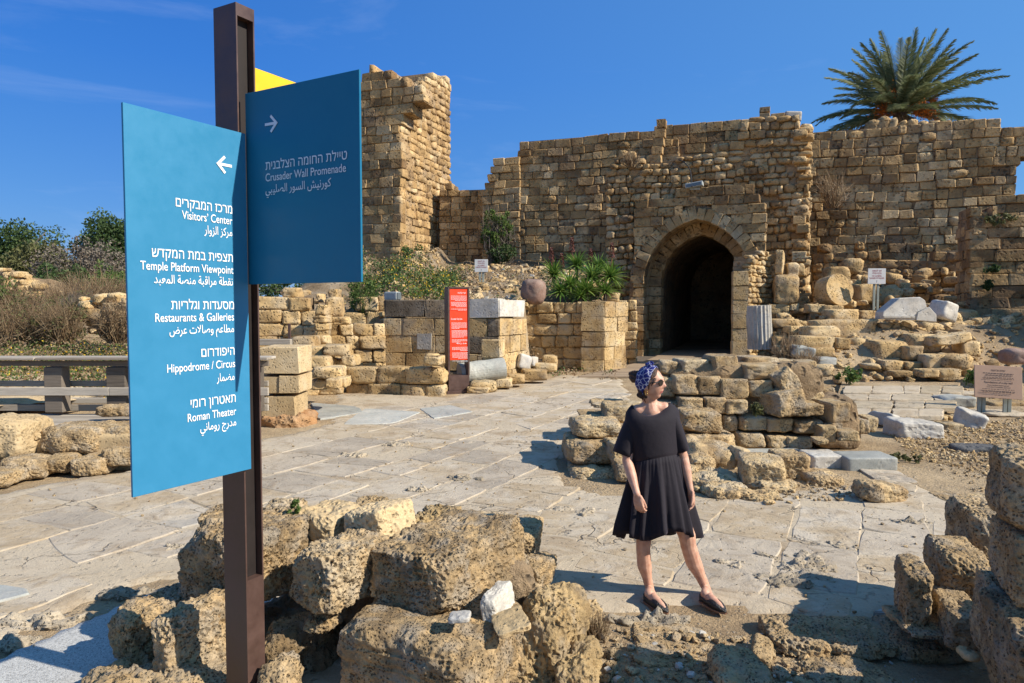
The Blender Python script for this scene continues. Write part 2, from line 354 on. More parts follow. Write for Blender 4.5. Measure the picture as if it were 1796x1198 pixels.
M_lamp = paint('grey_lamp_housing', (.40, .42, .40), .5, .1)
M_cable = paint('black_cable', (.02, .02, .02), .6, .1)
M_glass, _t, _b = new_mat('lamp_glass', .15, (.12, .14, .15), spec=.6)
def leaf_mat(name, cols, trans=.25):
    m, t, b = new_mat(name, .6, spec=.25)
    cr_ = ramp(t, [(i/(len(cols)-1), c) for i, c in enumerate(cols)]); t.links.new(rnd(t), cr_.inputs['Fac'])
    t.links.new(cr_.outputs['Color'], b.inputs['Base Color'])
    tr = nd(t, 'ShaderNodeBsdfTranslucent'); t.links.new(cr_.outputs['Color'], tr.inputs['Color'])
    mx = nd(t, 'ShaderNodeMixShader'); mx.inputs[0].default_value = trans
    out = t.nodes['Material Output']
    t.links.new(b.outputs[0], mx.inputs[1]); t.links.new(tr.outputs[0], mx.inputs[2]); t.links.new(mx.outputs[0], out.inputs['Surface'])
    return m
M_leafd = leaf_mat('dark_green_leaves', [(.03, .055, .018), (.06, .10, .03), (.09, .13, .04)])
M_leafg = leaf_mat('green_leaves', [(.05, .09, .02), (.09, .15, .035), (.15, .20, .05)])
M_leafo = leaf_mat('olive_leaves', [(.07, .075, .03), (.12, .12, .045), (.16, .16, .06)])
M_dry = leaf_mat('dry_twigs', [(.16, .10, .055), (.27, .18, .10), (.36, .27, .16)], .1)
M_grey = leaf_mat('grey_twigs', [(.12, .10, .08), (.2, .17, .13), (.16, .12, .09)], .1)
M_flow = leaf_mat('yellow_flowers', [(.55, .28, .01), (.70, .45, .02), (.75, .55, .06)], .2)
M_palm = leaf_mat('palm_leaflets', [(.09, .12, .05), (.17, .20, .09), (.30, .30, .15)], .25)
M_yuc = leaf_mat('aloe_leaves', [(.06, .13, .02), (.13, .23, .04), (.26, .34, .07)], .3)
M_spike = leaf_mat('brown_flower_heads', [(.10, .03, .025), (.18, .06, .045), (.14, .07, .05)], .1)
M_date = leaf_mat('orange_dates', [(.50, .13, .015), (.62, .19, .02), (.45, .1, .02)], .1)
M_bark = stone_mat('bark', [(.09, .06, .04), (.16, .11, .075), (.22, .17, .12)], pore=20, pored=.02, var=.2, fine=60, patch=3, porecol=.4)

# ------------------------------------------------------------------ stone meshes
def grid_cube(n):
    """surface of the cube [-1,1]^3 with n x n quads per side, welded"""
    key = {}; V = []; Fs = []
    def vid(p):
        k = tuple(p)
        if k not in key: key[k] = len(V); V.append(p)
        return key[k]
    for ax in range(3):
        for s in (0, n):
            for i in range(n):
                for j in range(n):
                    q = []
                    for (a, b) in ((i, j), (i+1, j), (i+1, j+1), (i, j+1)):
                        p = [0, 0, 0]; p[ax] = s; p[(ax+1) % 3] = a; p[(ax+2) % 3] = b; q.append(vid(p))
                    if s == 0: q.reverse()
                    Fs.append(q)
    return np.array(V, float)/n*2-1, np.array(Fs)
_GC = {}
def gcube(n):
    if n not in _GC: _GC[n] = grid_cube(n)
    return _GC[n]
def rock_mesh(name, dims, n, mat, seed, p=7, amp=.05, skew=.12, cuts=3, pit=0., pits=26., freq=2.2, strata=0., cut=(.66, .84)):
    """rounded, skewed, chipped block of the given full size centred on the origin"""
    V0, Fq = gcube(n); rg = np.random.RandomState(seed)
    nrm = (np.abs(V0)**p).sum(1)**(1/p); V = V0/nrm[:, None]*1.03
    # corner skew
    C = rg.uniform(-skew, skew, (2, 2, 2, 3)); w = (V+1)/2
    d = np.zeros_like(V)
    for a in (0, 1):
        for b in (0, 1):
            for c in (0, 1):
                ww = (w[:, 0] if a else 1-w[:, 0])*(w[:, 1] if b else 1-w[:, 1])*(w[:, 2] if c else 1-w[:, 2])
                d += ww[:, None]*C[a, b, c]
    V = V+d
    for k in range(cuts):
        nn = rg.choice([-1, 1], 3)*rg.uniform(.25, 1, 3); nn /= np.linalg.norm(nn)
        lim = np.abs(nn).sum()*rg.uniform(*cut)
        dd = V@nn-lim; V = V-np.where(dd > 0, dd*.85, 0)[:, None]*nn
    V = V*np.array(dims)/2
    dirn = V0/np.linalg.norm(V0, axis=1)[:, None]
    # facing direction closer to the box normals
    dirn = dirn*np.abs(dirn)**.5; dirn /= np.linalg.norm(dirn, axis=1)[:, None]
    sz = (dims[0]*dims[1]*dims[2])**(1/3); S = rg.uniform(0, 60, 3)
    V = V+dirn*(fbm(V/sz*freq+S, 4, seed % 97)*amp*sz)[:, None]
    if strata: V = V+dirn*(np.abs(vn(V*np.array([2, 2, 38.])+S, 5))*-strata)[:, None]
    if pit:
        wv = worley(V*pits+S, seed % 31); m_ = np.clip(fbm(V/sz*3+S+9, 2, 3)*.9+.62, 0, 1)
        V = V-dirn*(np.clip(1-wv/.5, 0, 1)**.55*pit*1.25*m_)[:, None]
        V = V+dirn*(fbm(V*45+S, 3, 8)*pit*.35)[:, None]
    return mesh_np(name, V, Fq, mat, smooth=True)
def chamfer_variants(mat, k, seed, jit=.07, bev=(.07, .16)):
    out = []; rg = random.Random(seed)
    for i in range(k):
        bm = bmesh.new(); box(bm, Matrix.Identity(4), -.5, .5, -.5, .5, -.5, .5)
        for v in bm.verts: v.co += Vector([rg.uniform(-jit, jit) for _ in range(3)])
        bmesh.ops.bevel(bm, geom=bm.edges[:], offset=rg.uniform(*bev), segments=1, affect='EDGES')
        for v in bm.verts: v.co += Vector([rg.uniform(-.022, .022) for _ in range(3)])
        out.append(bm_mesh('stone_%s' % mat.name, bm, mat))
    return out
def rock_variants(mat, k, seed, n=5, **kw):
    return [rock_mesh('stone_%s' % mat.name, (1, 1, 1), n, mat, seed+i, **kw) for i in range(k)]
VAR = {
    'far': chamfer_variants(M_far, 20, 1, .06, (.04, .10)),
    'farcrisp': chamfer_variants(M_far, 8, 2, .035, (.03, .07)),
    'farrub': rock_variants(M_far, 14, 50, 4, p=5, amp=.11, skew=.22, cuts=6),
    'rub': rock_variants(M_mid, 10, 80, 4, p=4.5, amp=.12, skew=.24, cuts=6),
    'mid': rock_variants(M_mid, 16, 110, 7, p=18, amp=.05, skew=.09, cuts=4, cut=(.76, .92), freq=3.),
    'pale': chamfer_variants(M_pale, 6, 140, .02, (.02, .035)),
    'midcrisp': chamfer_variants(M_mid, 12, 150, .025, (.018, .045)),
    'stain': chamfer_variants(M_stain, 6, 170, .02, (.018, .04)),
    'marble': chamfer_variants(M_marble, 4, 180, .02, (.02, .04)),
    'clu': rock_variants(M_clu, 16, 200, 11, p=20, amp=.035, skew=.06, cuts=4, cut=(.8, .95), pit=.035, pits=8., freq=3.),
    'near': rock_variants(M_near, 6, 230, 16, p=8, amp=.06, skew=.14, cuts=5, pit=.03, pits=9.),
}
_np = {}
def me_np(me):
    if me.name not in _np:
        V = np.empty(len(me.vertices)*3, np.float32); me.vertices.foreach_get('co', V)
        Fs = [tuple(p.vertices) for p in me.polygons]
        _np[me.name] = (V.reshape(-1, 3), Fs)
    return _np[me.name]
def join_records(name, recs, parent, mat):
    """recs: (mesh, Matrix) -> one mesh, quads and tris kept"""
    Vs = []; q = []; t3 = []; off = 0; other = []
    for me, M in recs:
        V, Fs = me_np(me); A = np.array(M)
        Vs.append(V@A[:3, :3].T+A[:3, 3])
        for f in Fs:
            g = tuple(i+off for i in f); other.append(g)
        off += len(V)
    m = mesh_np(name, np.concatenate(Vs), other, mat, smooth=len(recs) and recs[0][0].polygons[0].use_smooth)
    return link(name, m, parent)

class Masonry:
    def __init__(s, name, label, cat, loc, group=None, seed=0):
        s.root = thing(name, label, cat, loc, group); s.rec = []; s.core = bmesh.new(); s.rg = random.Random(seed*31+5); s.coremat = M_mortar
        s.hascore = False
    def plane(s, px, Y, beta):
        """vertical wall plane through the column px at depth Y; u runs right, n points to the viewer"""
        P = W(px, 539, Y); b = R(beta)
        s.o = Vector((P.x, P.y, 0)); s.u = Vector((math.cos(b), -math.sin(b), 0)); s.n = Vector((-math.sin(b), -math.cos(b), 0))
        return s
    def plane_at(s, o, u):
        s.o = Vector((o[0], o[1], 0)); s.u = Vector((u[0], u[1], 0)).normalized(); s.n = Vector((s.u.y, -s.u.x, 0)); return s
    def uz(s, px, py):
        d = ray(px, py); c = Vector((0, 0, CAMZ)); t = (s.o-c).dot(s.n)/d.dot(s.n); P = c+d*t
        return ((P-s.o).dot(s.u), P.z)
    def P(s, u, z, d=0): return s.o+s.u*u+Vector((0, 0, z))-s.n*d
    def stone(s, u0, u1, z0, z1, depth, var, d0=0., rot=0., tilt=0., gap=.02):
        M = s.mat((u0+u1)/2, (z0+z1)/2, depth/2+d0, rot)
        rg = s.rg; gap *= .65
        if rg.random() < .5: f = 1
        else: f = -1
        M = M @ Matrix.Diagonal((max(.04, u1-u0-gap)*f, depth, max(.04, z1-z0-gap)*f, 1))
        s.rec.append((rg.choice(VAR[var] if isinstance(var, str) else var), M, (u1-u0)*(z1-z0)))
    def mat(s, u, z, d, rot=0.):
        c, q = math.cos(rot), math.sin(rot)
        X = s.u*c+Vector((0, 0, 1))*q; Z = s.u*-q+Vector((0, 0, 1))*c
        return frame_m(s.P(u, z, d), X, -s.n, Z)
    def fill(s, poly, course=(.32, .42), wid=(.4, .75), depth=.45, var='far', holes=(), wav=.05, prot=.04, gap=.03, thick=1.2, core=True, miss=0., z00=None, rotj=.02, pinset=.045, pick=None):
        rg = s.rg
        zs = [p[1] for p in poly]; z = min(zs) if z00 is None else z00; zmax = max(zs)
        ph = rg.uniform(0, 50)
        def spans(zc, pl):
            xs = []
            for i in range(len(pl)):
                (a, b), (c, d) = pl[i], pl[(i+1) % len(pl)]
                if (b <= zc) != (d <= zc): xs.append(a+(zc-b)/(d-b)*(c-a))
            xs.sort(); return [(xs[i], xs[i+1]) for i in range(0, len(xs)-1, 2)]
        while z < zmax:
            h = rg.uniform(*course)
            if z+h*.5 > zmax: break
            sp = spans(z+h*.5, poly)
            for hl in holes:
                for (a, b) in spans(z+h*.5, hl):
                    ns = []
                    for (c, d) in sp:
                        if b <= c or a >= d: ns.append((c, d)); continue
                        if a > c: ns.append((c, a))
                        if b < d: ns.append((b, d))
                    sp = ns
            for (a, b) in sp:
                if b-a < .12: continue
                if core:
                    s.hascore = True
                    box(s.core, frame_m(s.o, s.u, -s.n, Vector((0, 0, 1))), a+min(.06, (b-a)*.2), b-min(.06, (b-a)*.2), pinset+rg.uniform(0, .012), thick, z-.0+rg.uniform(0, .004), z+h*.96)
                x = a
                while x < b-.02:
                    w = rg.uniform(*wid)
                    if b-x-w < wid[0]*.6: w = b-x
                    if rg.random() >= miss:
                        dz = math.sin((x+w/2)*.9+z*.7+ph)*wav
                        v = var if pick is None else pick(x+w/2, z+h/2, rg)
                        s.stone(x, x+w, z+dz+rg.uniform(-.015, .015), z+h+dz+rg.uniform(-.015, .015), depth, v, rg.uniform(-prot, prot*.6), rg.uniform(-rotj, rotj), gap=gap)
                    x += w
            z += h
        return s
    def finish(s, limit=295, part='stone', stuff='small_stones'):
        cam_ = Vector((0, 0, CAMZ))
        def key(r):
            p = r[1].translation; d = p-cam_
            inv = 1 if (abs(d.x/d.y) < .75 and abs(d.z/d.y) < .52) else .01
            return -r[2]/d.length_squared*inv
        s.rec.sort(key=key)
        for me, M, _ in s.rec[:limit]:
            o = bpy.data.objects.new(part, me); COL.objects.link(o); o.matrix_world = Matrix.Translation(s.root.location).inverted() @ M; o.parent = s.root
        rest = s.rec[limit:]
        if rest:
            o = join_records(stuff, [(r[0], r[1]) for r in rest], s.root, rest[0][0].materials[0]); o['kind'] = 'stuff'
        if s.hascore:
            me = bm_mesh('wall_core', s.core, s.coremat); link('wall_core', me, s.root)
        else: s.core.free()
        return s.root
print('helpers ok')
# ================================================================== GROUND
def H(x, y):
    # left terrace (mound between the forecourt wall and the curtain wall)
    lx = 3.55+(y-23.6)*.16
    m = ss(lx, lx-.7, x)*ss(-4.6, -3.2, x)
    yf = 19.4+4.6*ss(.1, .7, x)
    zl = (ss(yf, yf+.5, y)*(1.75 if False else 1)*max(1.95+(y-20)*.155 if y < 35 else 4.27, 0))*m
    # behind the left ruins the same terrace starts farther back
    m2 = ss(-3.0, -4.4, x)
    zl2 = m2*(ss(19.5, 21.5, y)*1.7*ss(-10, -6.5, x)+ss(22, 30, y)*ss(-10, -7, x)*1.3+ss(9, 13, y)*.42*ss(-4.5, -6.5, x)+ss(16, 30, y)*.7)
    # right rubble slope
    rx = 7.6+(y-19)*.36
    m3 = ss(rx, rx+1.2, x)
    zr = m3*(ss(18.0, 21.5, y)*1.45+max(0, min(y, 30)-21)*.08)
    far = ss(36, 60, y)*1.0
    return max(zl+zl2+zr, far)
def ground_z(x, y):
    return H(x, y)+.03*0
def axis(a, b, st, lo, hi):
    v = list(np.arange(a, b+1e-6, st)); k = st; x = a
    L1 = []
    while x > lo: k *= 1.35; x -= k; L1.append(x)
    k = st; x = v[-1]; L2 = []
    while x < hi: k *= 1.35; x += k; L2.append(x)
    return np.array(L1[::-1]+v+L2)
gx = axis(-16, 20, .2, -900, 900); gy = axis(.5, 38, .2, -200, 1800)
XX, YY = np.meshgrid(gx, gy); Pn = np.stack([XX.ravel(), YY.ravel(), np.zeros(XX.size)], 1)
Z = np.array([H(x, y) for x, y in Pn[:, :2]])
Pz = Pn.copy()
lift = np.clip(Z/1.2, 0, 1)
Z = Z+fbm(Pz*.55, 4, 3)*.16*lift+fbm(Pz*2.3, 3, 7)*.07*lift
Z = Z+np.where(lift < .5, fbm(Pz*1.4, 3, 5)*.005-.018, 0)
Pn[:, 2] = Z
nx, ny = len(gx), len(gy)
ii = (np.arange(ny-1)[:, None]*nx+np.arange(nx-1)[None, :]).ravel()
Fg = np.stack([ii, ii+1, ii+1+nx, ii+nx], 1)
go = link('ground', mesh_np('ground', Pn, Fg, M_ground, smooth=True)); tag(go, kind='structure')
def gz(x, y):
    i = int(np.clip(np.searchsorted(gx, x)-1, 0, nx-2)); j = int(np.clip(np.searchsorted(gy, y)-1, 0, ny-2))
    fx = (x-gx[i])/(gx[i+1]-gx[i]); fy = (y-gy[j])/(gy[j+1]-gy[j])
    Zg = Z.reshape(ny, nx)
    return float((Zg[j, i]*(1-fx)+Zg[j, i+1]*fx)*(1-fy)+(Zg[j+1, i]*(1-fx)+Zg[j+1, i+1]*fx)*fy)

# ---- street: mortar bed + flagstones
from mathutils.geometry import tessellate_polygon
street_px = [(-260, 1230), (-200, 905), (0, 860), (228, 818), (470, 765), (560, 742), (575, 690), (640, 688), (780, 694), (900, 672), (985, 655), (1010, 658), (1100, 664), (1120, 700), (1060, 735),
             (1000, 790), (1010, 850), (1100, 862), (1230, 868), (1400, 852), (1470, 848), (1530, 822), (1600, 838), (1720, 880), (1900, 930), (2100, 1150), (1590, 1085), (1400, 1110), (1230, 1082), (1090, 1098), (1020, 1085), (960, 1130), (900, 1240), (330, 1240), (330, 1010), (203, 1062), (0, 1146)]
street = [G(*p) for p in street_px]
def inpoly(x, y, poly):
    r = False; n = len(poly)
    for i in range(n):
        a, b = poly[i], poly[(i+1) % n]
        if (a[1] > y) != (b[1] > y) and x < (b[0]-a[0])*(y-a[1])/(b[1]-a[1])+a[0]: r = not r
    return r
def sheet(name, poly, z, mat, st=.12, amp=.008, jag=.1):
    """a flat sheet following a ground polygon, with an irregular worn edge"""
    xs = [p[0] for p in poly]; ys = [p[1] for p in poly]
    x0, x1, y0, y1 = min(xs), max(xs), min(ys), max(ys)
    nx_, ny_ = int((x1-x0)/st)+2, int((y1-y0)/st)+2
    X, Y = np.meshgrid(x0+np.arange(nx_)*st, y0+np.arange(ny_)*st)
    P = np.stack([X.ravel(), Y.ravel(), np.zeros(X.size)], 1)
    J = fbm(P*1.1, 3, 11)*jag; J2 = fbm(P*1.1+40, 3, 12)*jag
    ins = np.array([inpoly(a+j, b+k, poly) for (a, b), j, k in zip(P[:, :2], J, J2)])
    P[:, 2] = z+fbm(P*1.7, 3, 4)*amp
    Fs = []
    for j in range(ny_-1):
        for i in range(nx_-1):
            a = j*nx_+i
            if ins[a] and ins[a+1] and ins[a+nx_] and ins[a+nx_+1]: Fs.append((a, a+1, a+1+nx_, a+nx_))
    cnt = {}
    for f in Fs:
        for v in f: cnt[v] = cnt.get(v, 0)+1
    rj = random.Random(2)
    for v, c_ in cnt.items():
        if c_ < 4: P[v, 2] -= .07; P[v, 0] += rj.uniform(-.4, .4)*st; P[v, 1] += rj.uniform(-.4, .4)*st
    used = sorted({v for f in Fs for v in f}); mp_ = {v: k for k, v in enumerate(used)}
    return mesh_np(name, P[used], np.array([[mp_[v] for v in f] for f in Fs]), mat, smooth=True)
st_o = link('street_paving', sheet('street_paving', street, .0, M_bed, .12, .004)); tag(st_o, kind='structure')
path_px = [(-200, 1235), (0, 1150), (203, 1063), (322, 1013), (400, 985), (520, 1060), (450, 1260), (0, 1400), (-200, 1400)]
path = [G(*p) for p in path_px]
pa = link('path', sheet('path', path, .022, M_speck, .05, .002, .02)); tag(pa, kind='structure')

# flagstones: rows along the street axis, broken up
rg = random.Random(11)
ax_a = R(63); A = Vector((math.cos(ax_a), math.sin(ax_a), 0)); B = Vector((math.sin(ax_a), -math.cos(ax_a), 0))
flags = []
def flag(poly, th, tilt):
    """poly: list of (x,y) ccw; slab rising th above the bed with a worn edge"""
    n = len(poly); c = Vector((sum(p[0] for p in poly)/n, sum(p[1] for p in poly)/n))
    # subdivide the outline and roughen it
    out = []
    for i in range(n):
        a = Vector(poly[i]); b = Vector(poly[(i+1) % n]); L_ = (b-a).length; k = max(2, int(L_/.16))
        nn = Vector(((b-a).y, -(b-a).x)).normalized()
        for j in range(k):
            t = j/k; p = a.lerp(b, t)
            e = rg.uniform(-.012, .012)+.007*math.sin(p.x*7+p.y*5)
            if j == 0: p = p.lerp(c, .05)
            out.append(p+nn*e)
    m = len(out); V = []; Fs = []
    def zz(p, h): return h+(p.x-c.x)*tilt[0]+(p.y-c.y)*tilt[1]
    for p in out: V.append((p.x, p.y, -.03))
    for p in out: V.append((p.x, p.y, zz(p, th-.010)))
    for p in out:
        q = p+(c-p).normalized()*.014; V.append((q.x, q.y, zz(q, th)))
    for p in out:
        q = p.lerp(c, .45); V.append((q.x, q.y, zz(q, th)+rg.uniform(-.003, .002)))
    V.append((c.x, c.y, th))
    for r_ in range(3):
        for i in range(m):
            j = (i+1) % m; Fs.append((r_*m+i, r_*m+j, (r_+1)*m+j, (r_+1)*m+i))
    for i in range(m): Fs.append((3*m+i, 3*m+(i+1) % m, 4*m))
    return V, Fs, c
def in_street(x, y): return inpoly(x, y, street)
row = -9.0
while row < 12:
    wd = rg.uniform(.5, 1.0); a = -2+rg.uniform(0, 1)
    while a < 30:
        ln = rg.uniform(.6, 1.5) if a < 12 else rg.uniform(1.0, 2.4)
        o0 = A*a+B*row
        g_ = rg.uniform(.004, .018)
        q = [(g_, g_), (ln-g_, g_), (ln-g_, wd-g_), (g_, wd-g_)]
        q = [(u+rg.uniform(-.04, .04)*(1 if g_ < .012 else 2), v+rg.uniform(-.03, .03)) for u, v in q]
        parts = [q]
        if rg.random() < .45 and ln > .7:   # split slab by an oblique break
            t0, t1 = rg.uniform(.3, .7), rg.uniform(.3, .7)
            p0 = (q[0][0]+(q[1][0]-q[0][0])*t0, q[0][1]); p1 = (q[3][0]+(q[2][0]-q[3][0])*t1, q[3][1])
            e = .012
            parts = [[q[0], (p0[0]-e, p0[1]), (p1[0]-e, p1[1]), q[3]], [(p0[0]+e, p0[1]), q[1], q[2], (p1[0]+e, p1[1])]]
        for pp in parts:
            wp = [A*u+B*v+o0 for u, v in pp]; wp = [(p.x, p.y) for p in wp]
            ar = sum(wp[i][0]*wp[(i+1) % 4][1]-wp[(i+1) % 4][0]*wp[i][1] for i in range(4))
            if ar < 0: wp.reverse()
            cx = sum(p[0] for p in wp)/4; cy = sum(p[1] for p in wp)/4
            if not all(in_street(x, y) for x, y in wp) and not (in_street(cx, cy) and sum(in_street(x, y) for x, y in wp) >= 4): continue
            if abs(cx/cy) > .8 or cy < 3.4: continue
            nz = float(vn(np.array([[cx*.45, cy*.45, 3.3]]), 2)[0])
            if rg.random() < .08+.6*max(0, nz): continue       # worn away, mortar bed shows
            flags.append((wp, cy))
        a += ln
    row += wd
flags.sort(key=lambda f: f[1])
FLM = [M_flag]
rest = []
for k, (wp, cy) in enumerate(flags):
    th = .005+rg.random()*.006; tl = (rg.uniform(-.006, .006), rg.uniform(-.006, .006))
    V, Fs, c = flag(wp, th, tl)
    if k < 290:
        mt = M_flag
        me = mesh_np('paving_stone', V, Fs, mt, smooth=False); link('paving_stone', me, st_o)
    else: rest.append((V, Fs))
if rest:
    Vs = []; Fs_ = []; off = 0
    for V, Fs in rest: Vs += V; Fs_ += [tuple(i+off for i in f) for f in Fs]; off += len(V)
    o = link('distant_paving_stones', mesh_np('distant_paving_stones', Vs, Fs_, M_flag), st_o); o['kind'] = 'stuff'
# bluish marble slabs set into the street
def slab_px(name, pts, th, mat, z=.0, parent=None, jag=.012):
    P = [G(*p, z=z+th) for p in pts]; pl = [(p.x, p.y) for p in P]
    ar = sum(pl[i][0]*pl[(i+1) % len(pl)][1]-pl[(i+1) % len(pl)][0]*pl[i][1] for i in range(len(pl)))
    if ar < 0: pl.reverse()
    V, Fs, c = flag(pl, th, (0, 0)); V = [(x, y, zz+z) for x, y, zz in V]
    return link(name, mesh_np(name, V, Fs, mat), parent)
for pts in ([(-30, 1022), (50, 1030), (52, 1040), (0, 1055), (-40, 1060)], [(545, 706), (625, 712), (640, 722), (560, 735)], [(640, 716), (740, 722), (690, 742), (600, 744)], [(735, 716), (790, 710), (830, 722), (760, 734)], [(1550, 1062), (1600, 1068), (1580, 1078), (1530, 1070)]):
    slab_px('blue_paving_stone', pts, .019, M_bluem, 0, st_o)

# patches of worn porous stone breaking through the street
pr = random.Random(5); recs = []
rough_px = [(60, 1090, 190, 22), (560, 980, 0, 0), (1010, 900, 120, 12), (1390, 985, 110, 26), (1400, 1020, 150, 22), (1060, 965, 0, 0), (1480, 958, 60, 9), (1420, 1000, 100, 10), (1600, 917, 70, 8), (640, 905, 0, 0), (1130, 1085, 150, 14), (1290, 990, 60, 12), (40, 1130, 120, 20), (330, 960, 80, 12), (230, 1040, 110, 14), (740, 860, 60, 7), (820, 840, 70, 8), (620, 800, 50, 6), (700, 780, 60, 5), (1550, 700+170, 60, 8)]
for i, (x, y, w, h) in enumerate(rough_px):
    if not w: continue
    c = G(x, y); w2 = w/F*c.y; d2 = G(x, y-h/2).y-G(x, y+h/2).y
    me = rock_mesh('eroded_patch', (w2, max(.15, d2), .06), 30, M_erode, 300+i, p=3, amp=.26, skew=.2, cuts=0, pit=.02, pits=24)
    o = link('eroded_stone', me, st_o, Matrix.Translation((c.x, c.y, -.012)) @ Matrix.Rotation(R(63)+pr.uniform(-.3, .3), 4, 'Z') if False else Matrix.Translation((c.x, c.y, -.015)))

# ================================================================== WALLS
def poly(m, pts): return [m.uz(*p) for p in pts]
# ---- tower
tw = Masonry('tower', 'tall ruined stone tower with broken top and one bright side', 'tower', (-5.2, 33, 3), seed=1)
tw.plane(703, 33, 19)
front = [(545, 520), (708, 520), (704, 480), (703, 318), (708, 314), (704, 262), (700, 222), (715, 190), (742, 186), (748, 160), (700, 135), (668, 122), (650, 118), (636, 128), (620, 175), (600, 190), (575, 230), (545, 250)]
tw.fill(poly(tw, front), course=(.36, .46), wid=(.5, .8), depth=.5, var='far', wav=.01, prot=.025, thick=1.2, gap=.02)
# bright side: returns from the front corner
c0 = tw.P(0, 0); tw.plane_at((c0.x, c0.y), (math.sin(R(19)), math.cos(R(19))))
side = [(700, 520), (703, 300), (712, 290), (704, 262), (702, 225), (718, 190), (735, 165), (742, 140), (760, 132), (790, 140), (791, 345), (791, 520)]
def side_pick(u, z, rg): return 'far' if z < 6.2 else ('farrub' if rg.random() < .65 else 'far')
tw.coremat = M_rub
tw.fill(poly(tw, side), course=(.27, .4), wid=(.3, .7), depth=.5, wav=.03, prot=.06, thick=2.2, pick=side_pick, gap=.02, rotj=.05)
# broken crest
for k in range(34):
    u = tw.rg.uniform(.1, 4.2); w = tw.rg.uniform(.2, .45); z = 11.75+.35*math.sin(u*2.3)+tw.rg.uniform(-.5, .15)
    tw.stone(u, u+w, z, z+w*.8, .5, 'farrub', tw.rg.uniform(0, 1.5), tw.rg.uniform(-.5, .5))
tw.finish()

# ---- low link wall between tower and curtain
lw = Masonry('low_wall', 'low shaded stone wall joining the tower to the stepped wall', 'wall', (-3, 35.6, 3), seed=2)
lw.plane(800, 36, 12)
lw.fill(poly(lw, [(770, 520), (770, 335), (790, 322), (800, 335), (862, 335), (862, 520)]), course=(.3, .38), wid=(.35, .65), prot=.06, gap=.03)
lw.finish()

# ---- stepped and high curtain wall
cw = Masonry('stepped_wall', 'long curtain wall whose left end steps down towards the tower', 'wall', (0, 34, 4), seed=3)
cw.plane(1000, 33.6, 19)
main = [(905, 500), (905, 290), (908, 256), (985, 248), (1060, 238), (1140, 226), (1143, 236), (1190, 240), (1190, 300), (1108, 300), (1108, 500)]
mixp = lambda u, z, rg: 'far' if rg.random() < .84 else ('farrub' if rg.random() < .6 else 'farcrisp')
cw.fill(poly(cw, main), pick=mixp, miss=.008, course=(.34, .42), wid=(.4, .85), prot=.06, gap=.035, wav=.05)
cw.plane(880, 34.6, 19)
cw.fill(poly(cw, [(845, 500), (845, 338), (850, 322), (858, 308), (866, 284), (885, 280), (912, 276), (912, 500)]), course=(.32, .4), wid=(.4, .7), prot=.06, gap=.03)
cw.finish()

# ---- parapet above the gate
pw = Masonry('parapet_wall', 'thin parapet of squared blocks with a pier at each end above the gate', 'wall', (7, 31.8, 9), seed=4)
pw.plane(1240, 31.8, 19)
pw.fill(poly(pw, [(1140, 330), (1142, 262), (1150, 212), (1168, 212), (1168, 216), (1225, 208), (1330, 198), (1330, 320)]), course=(.42, .5), wid=(.55, .95), prot=.02, gap=.025, wav=0, var='farcrisp', thick=.6)
pw.plane(1155, 31.4, 19)
pw.fill(poly(pw, [(1136, 300), (1152, 212), (1168, 212), (1166, 240), (1160, 275), (1158, 300)]), course=(.34, .4), wid=(.5, .5), prot=.02, gap=.03, wav=0, var='farcrisp', thick=.5)
pw.finish()

# ---- gatehouse: rubble mass, ashlar arch facing, passage
gh = Masonry('gatehouse', 'ruined stone gatehouse with a pointed archway leading into darkness', 'gatehouse', (7.5, 29, 0), seed=5)
gh.coremat = M_rub
gh.plane(1222, 30.2, 21)
mass = [(1060, 500), (1062, 300), (1085, 275), (1120, 272), (1180, 278), (1240, 262), (1290, 252), (1302, 222), (1320, 205), (1345, 200), (1414, 203), (1420, 230), (1424, 262), (1432, 300), (1438, 340), (1436, 400), (1430, 430), (1432, 560), (1440, 640), (1310, 640), (1310, 300), (1135, 300), (1135, 640), (1060, 640)]
gh_hole = poly(gh, [(1112, 700), (1112, 352), (1338, 352), (1338, 700)])
def gp(u, z, rg): return rg.choice(['far', 'farrub', 'farrub'])
gh.fill(poly(gh, [(1062, 640), (1062, 305), (1075, 288), (1085, 272), (1110, 268), (1135, 284), (1180, 275), (1205, 270), (1240, 262), (1290, 250), (1300, 225), (1322, 207), (1345, 200), (1402, 203), (1408, 262), (1416, 300), (1420, 340), (1420, 400), (1416, 430), (1414, 560), (1424, 640)]), holes=[gh_hole],
        course=(.2, .38), wid=(.22, .62), depth=.45, prot=.09, gap=.03, wav=.08, thick=1.0, pick=gp, rotj=.12, miss=.05, pinset=.14)
# bright broken end of the mass, facing right
ce = gh.uz(1419, 400); zt = gh.uz(1420, 205)[1]; cP = gh.P(ce[0]-.1, 0)
gh.plane_at((cP.x, cP.y), (math.sin(R(21)), math.cos(R(21))))
gh.fill([(.06, 1.2), (.06, 4.6), (.1, 6), (.06, 8), (.1, zt-.15), (1.6, zt-.3), (1.9, 1.2)], course=(.2, .42), wid=(.22, .6), var='farrub', prot=.16, gap=.02, rotj=.25, wav=.12, thick=.8, pinset=.12, pick=gp)
for k in range(70):
    z = gh.rg.uniform(1.6, zt-.35); u = gh.rg.uniform(-.28, .15)-.18*math.sin(z*1.7); w = gh.rg.uniform(.16, .55)
    gh.stone(u, u+w, z, z+w*gh.rg.uniform(.5, .9), .5, gh.rg.choice(['farrub', 'far']), gh.rg.uniform(-.22, .05), gh.rg.uniform(-.4, .4))
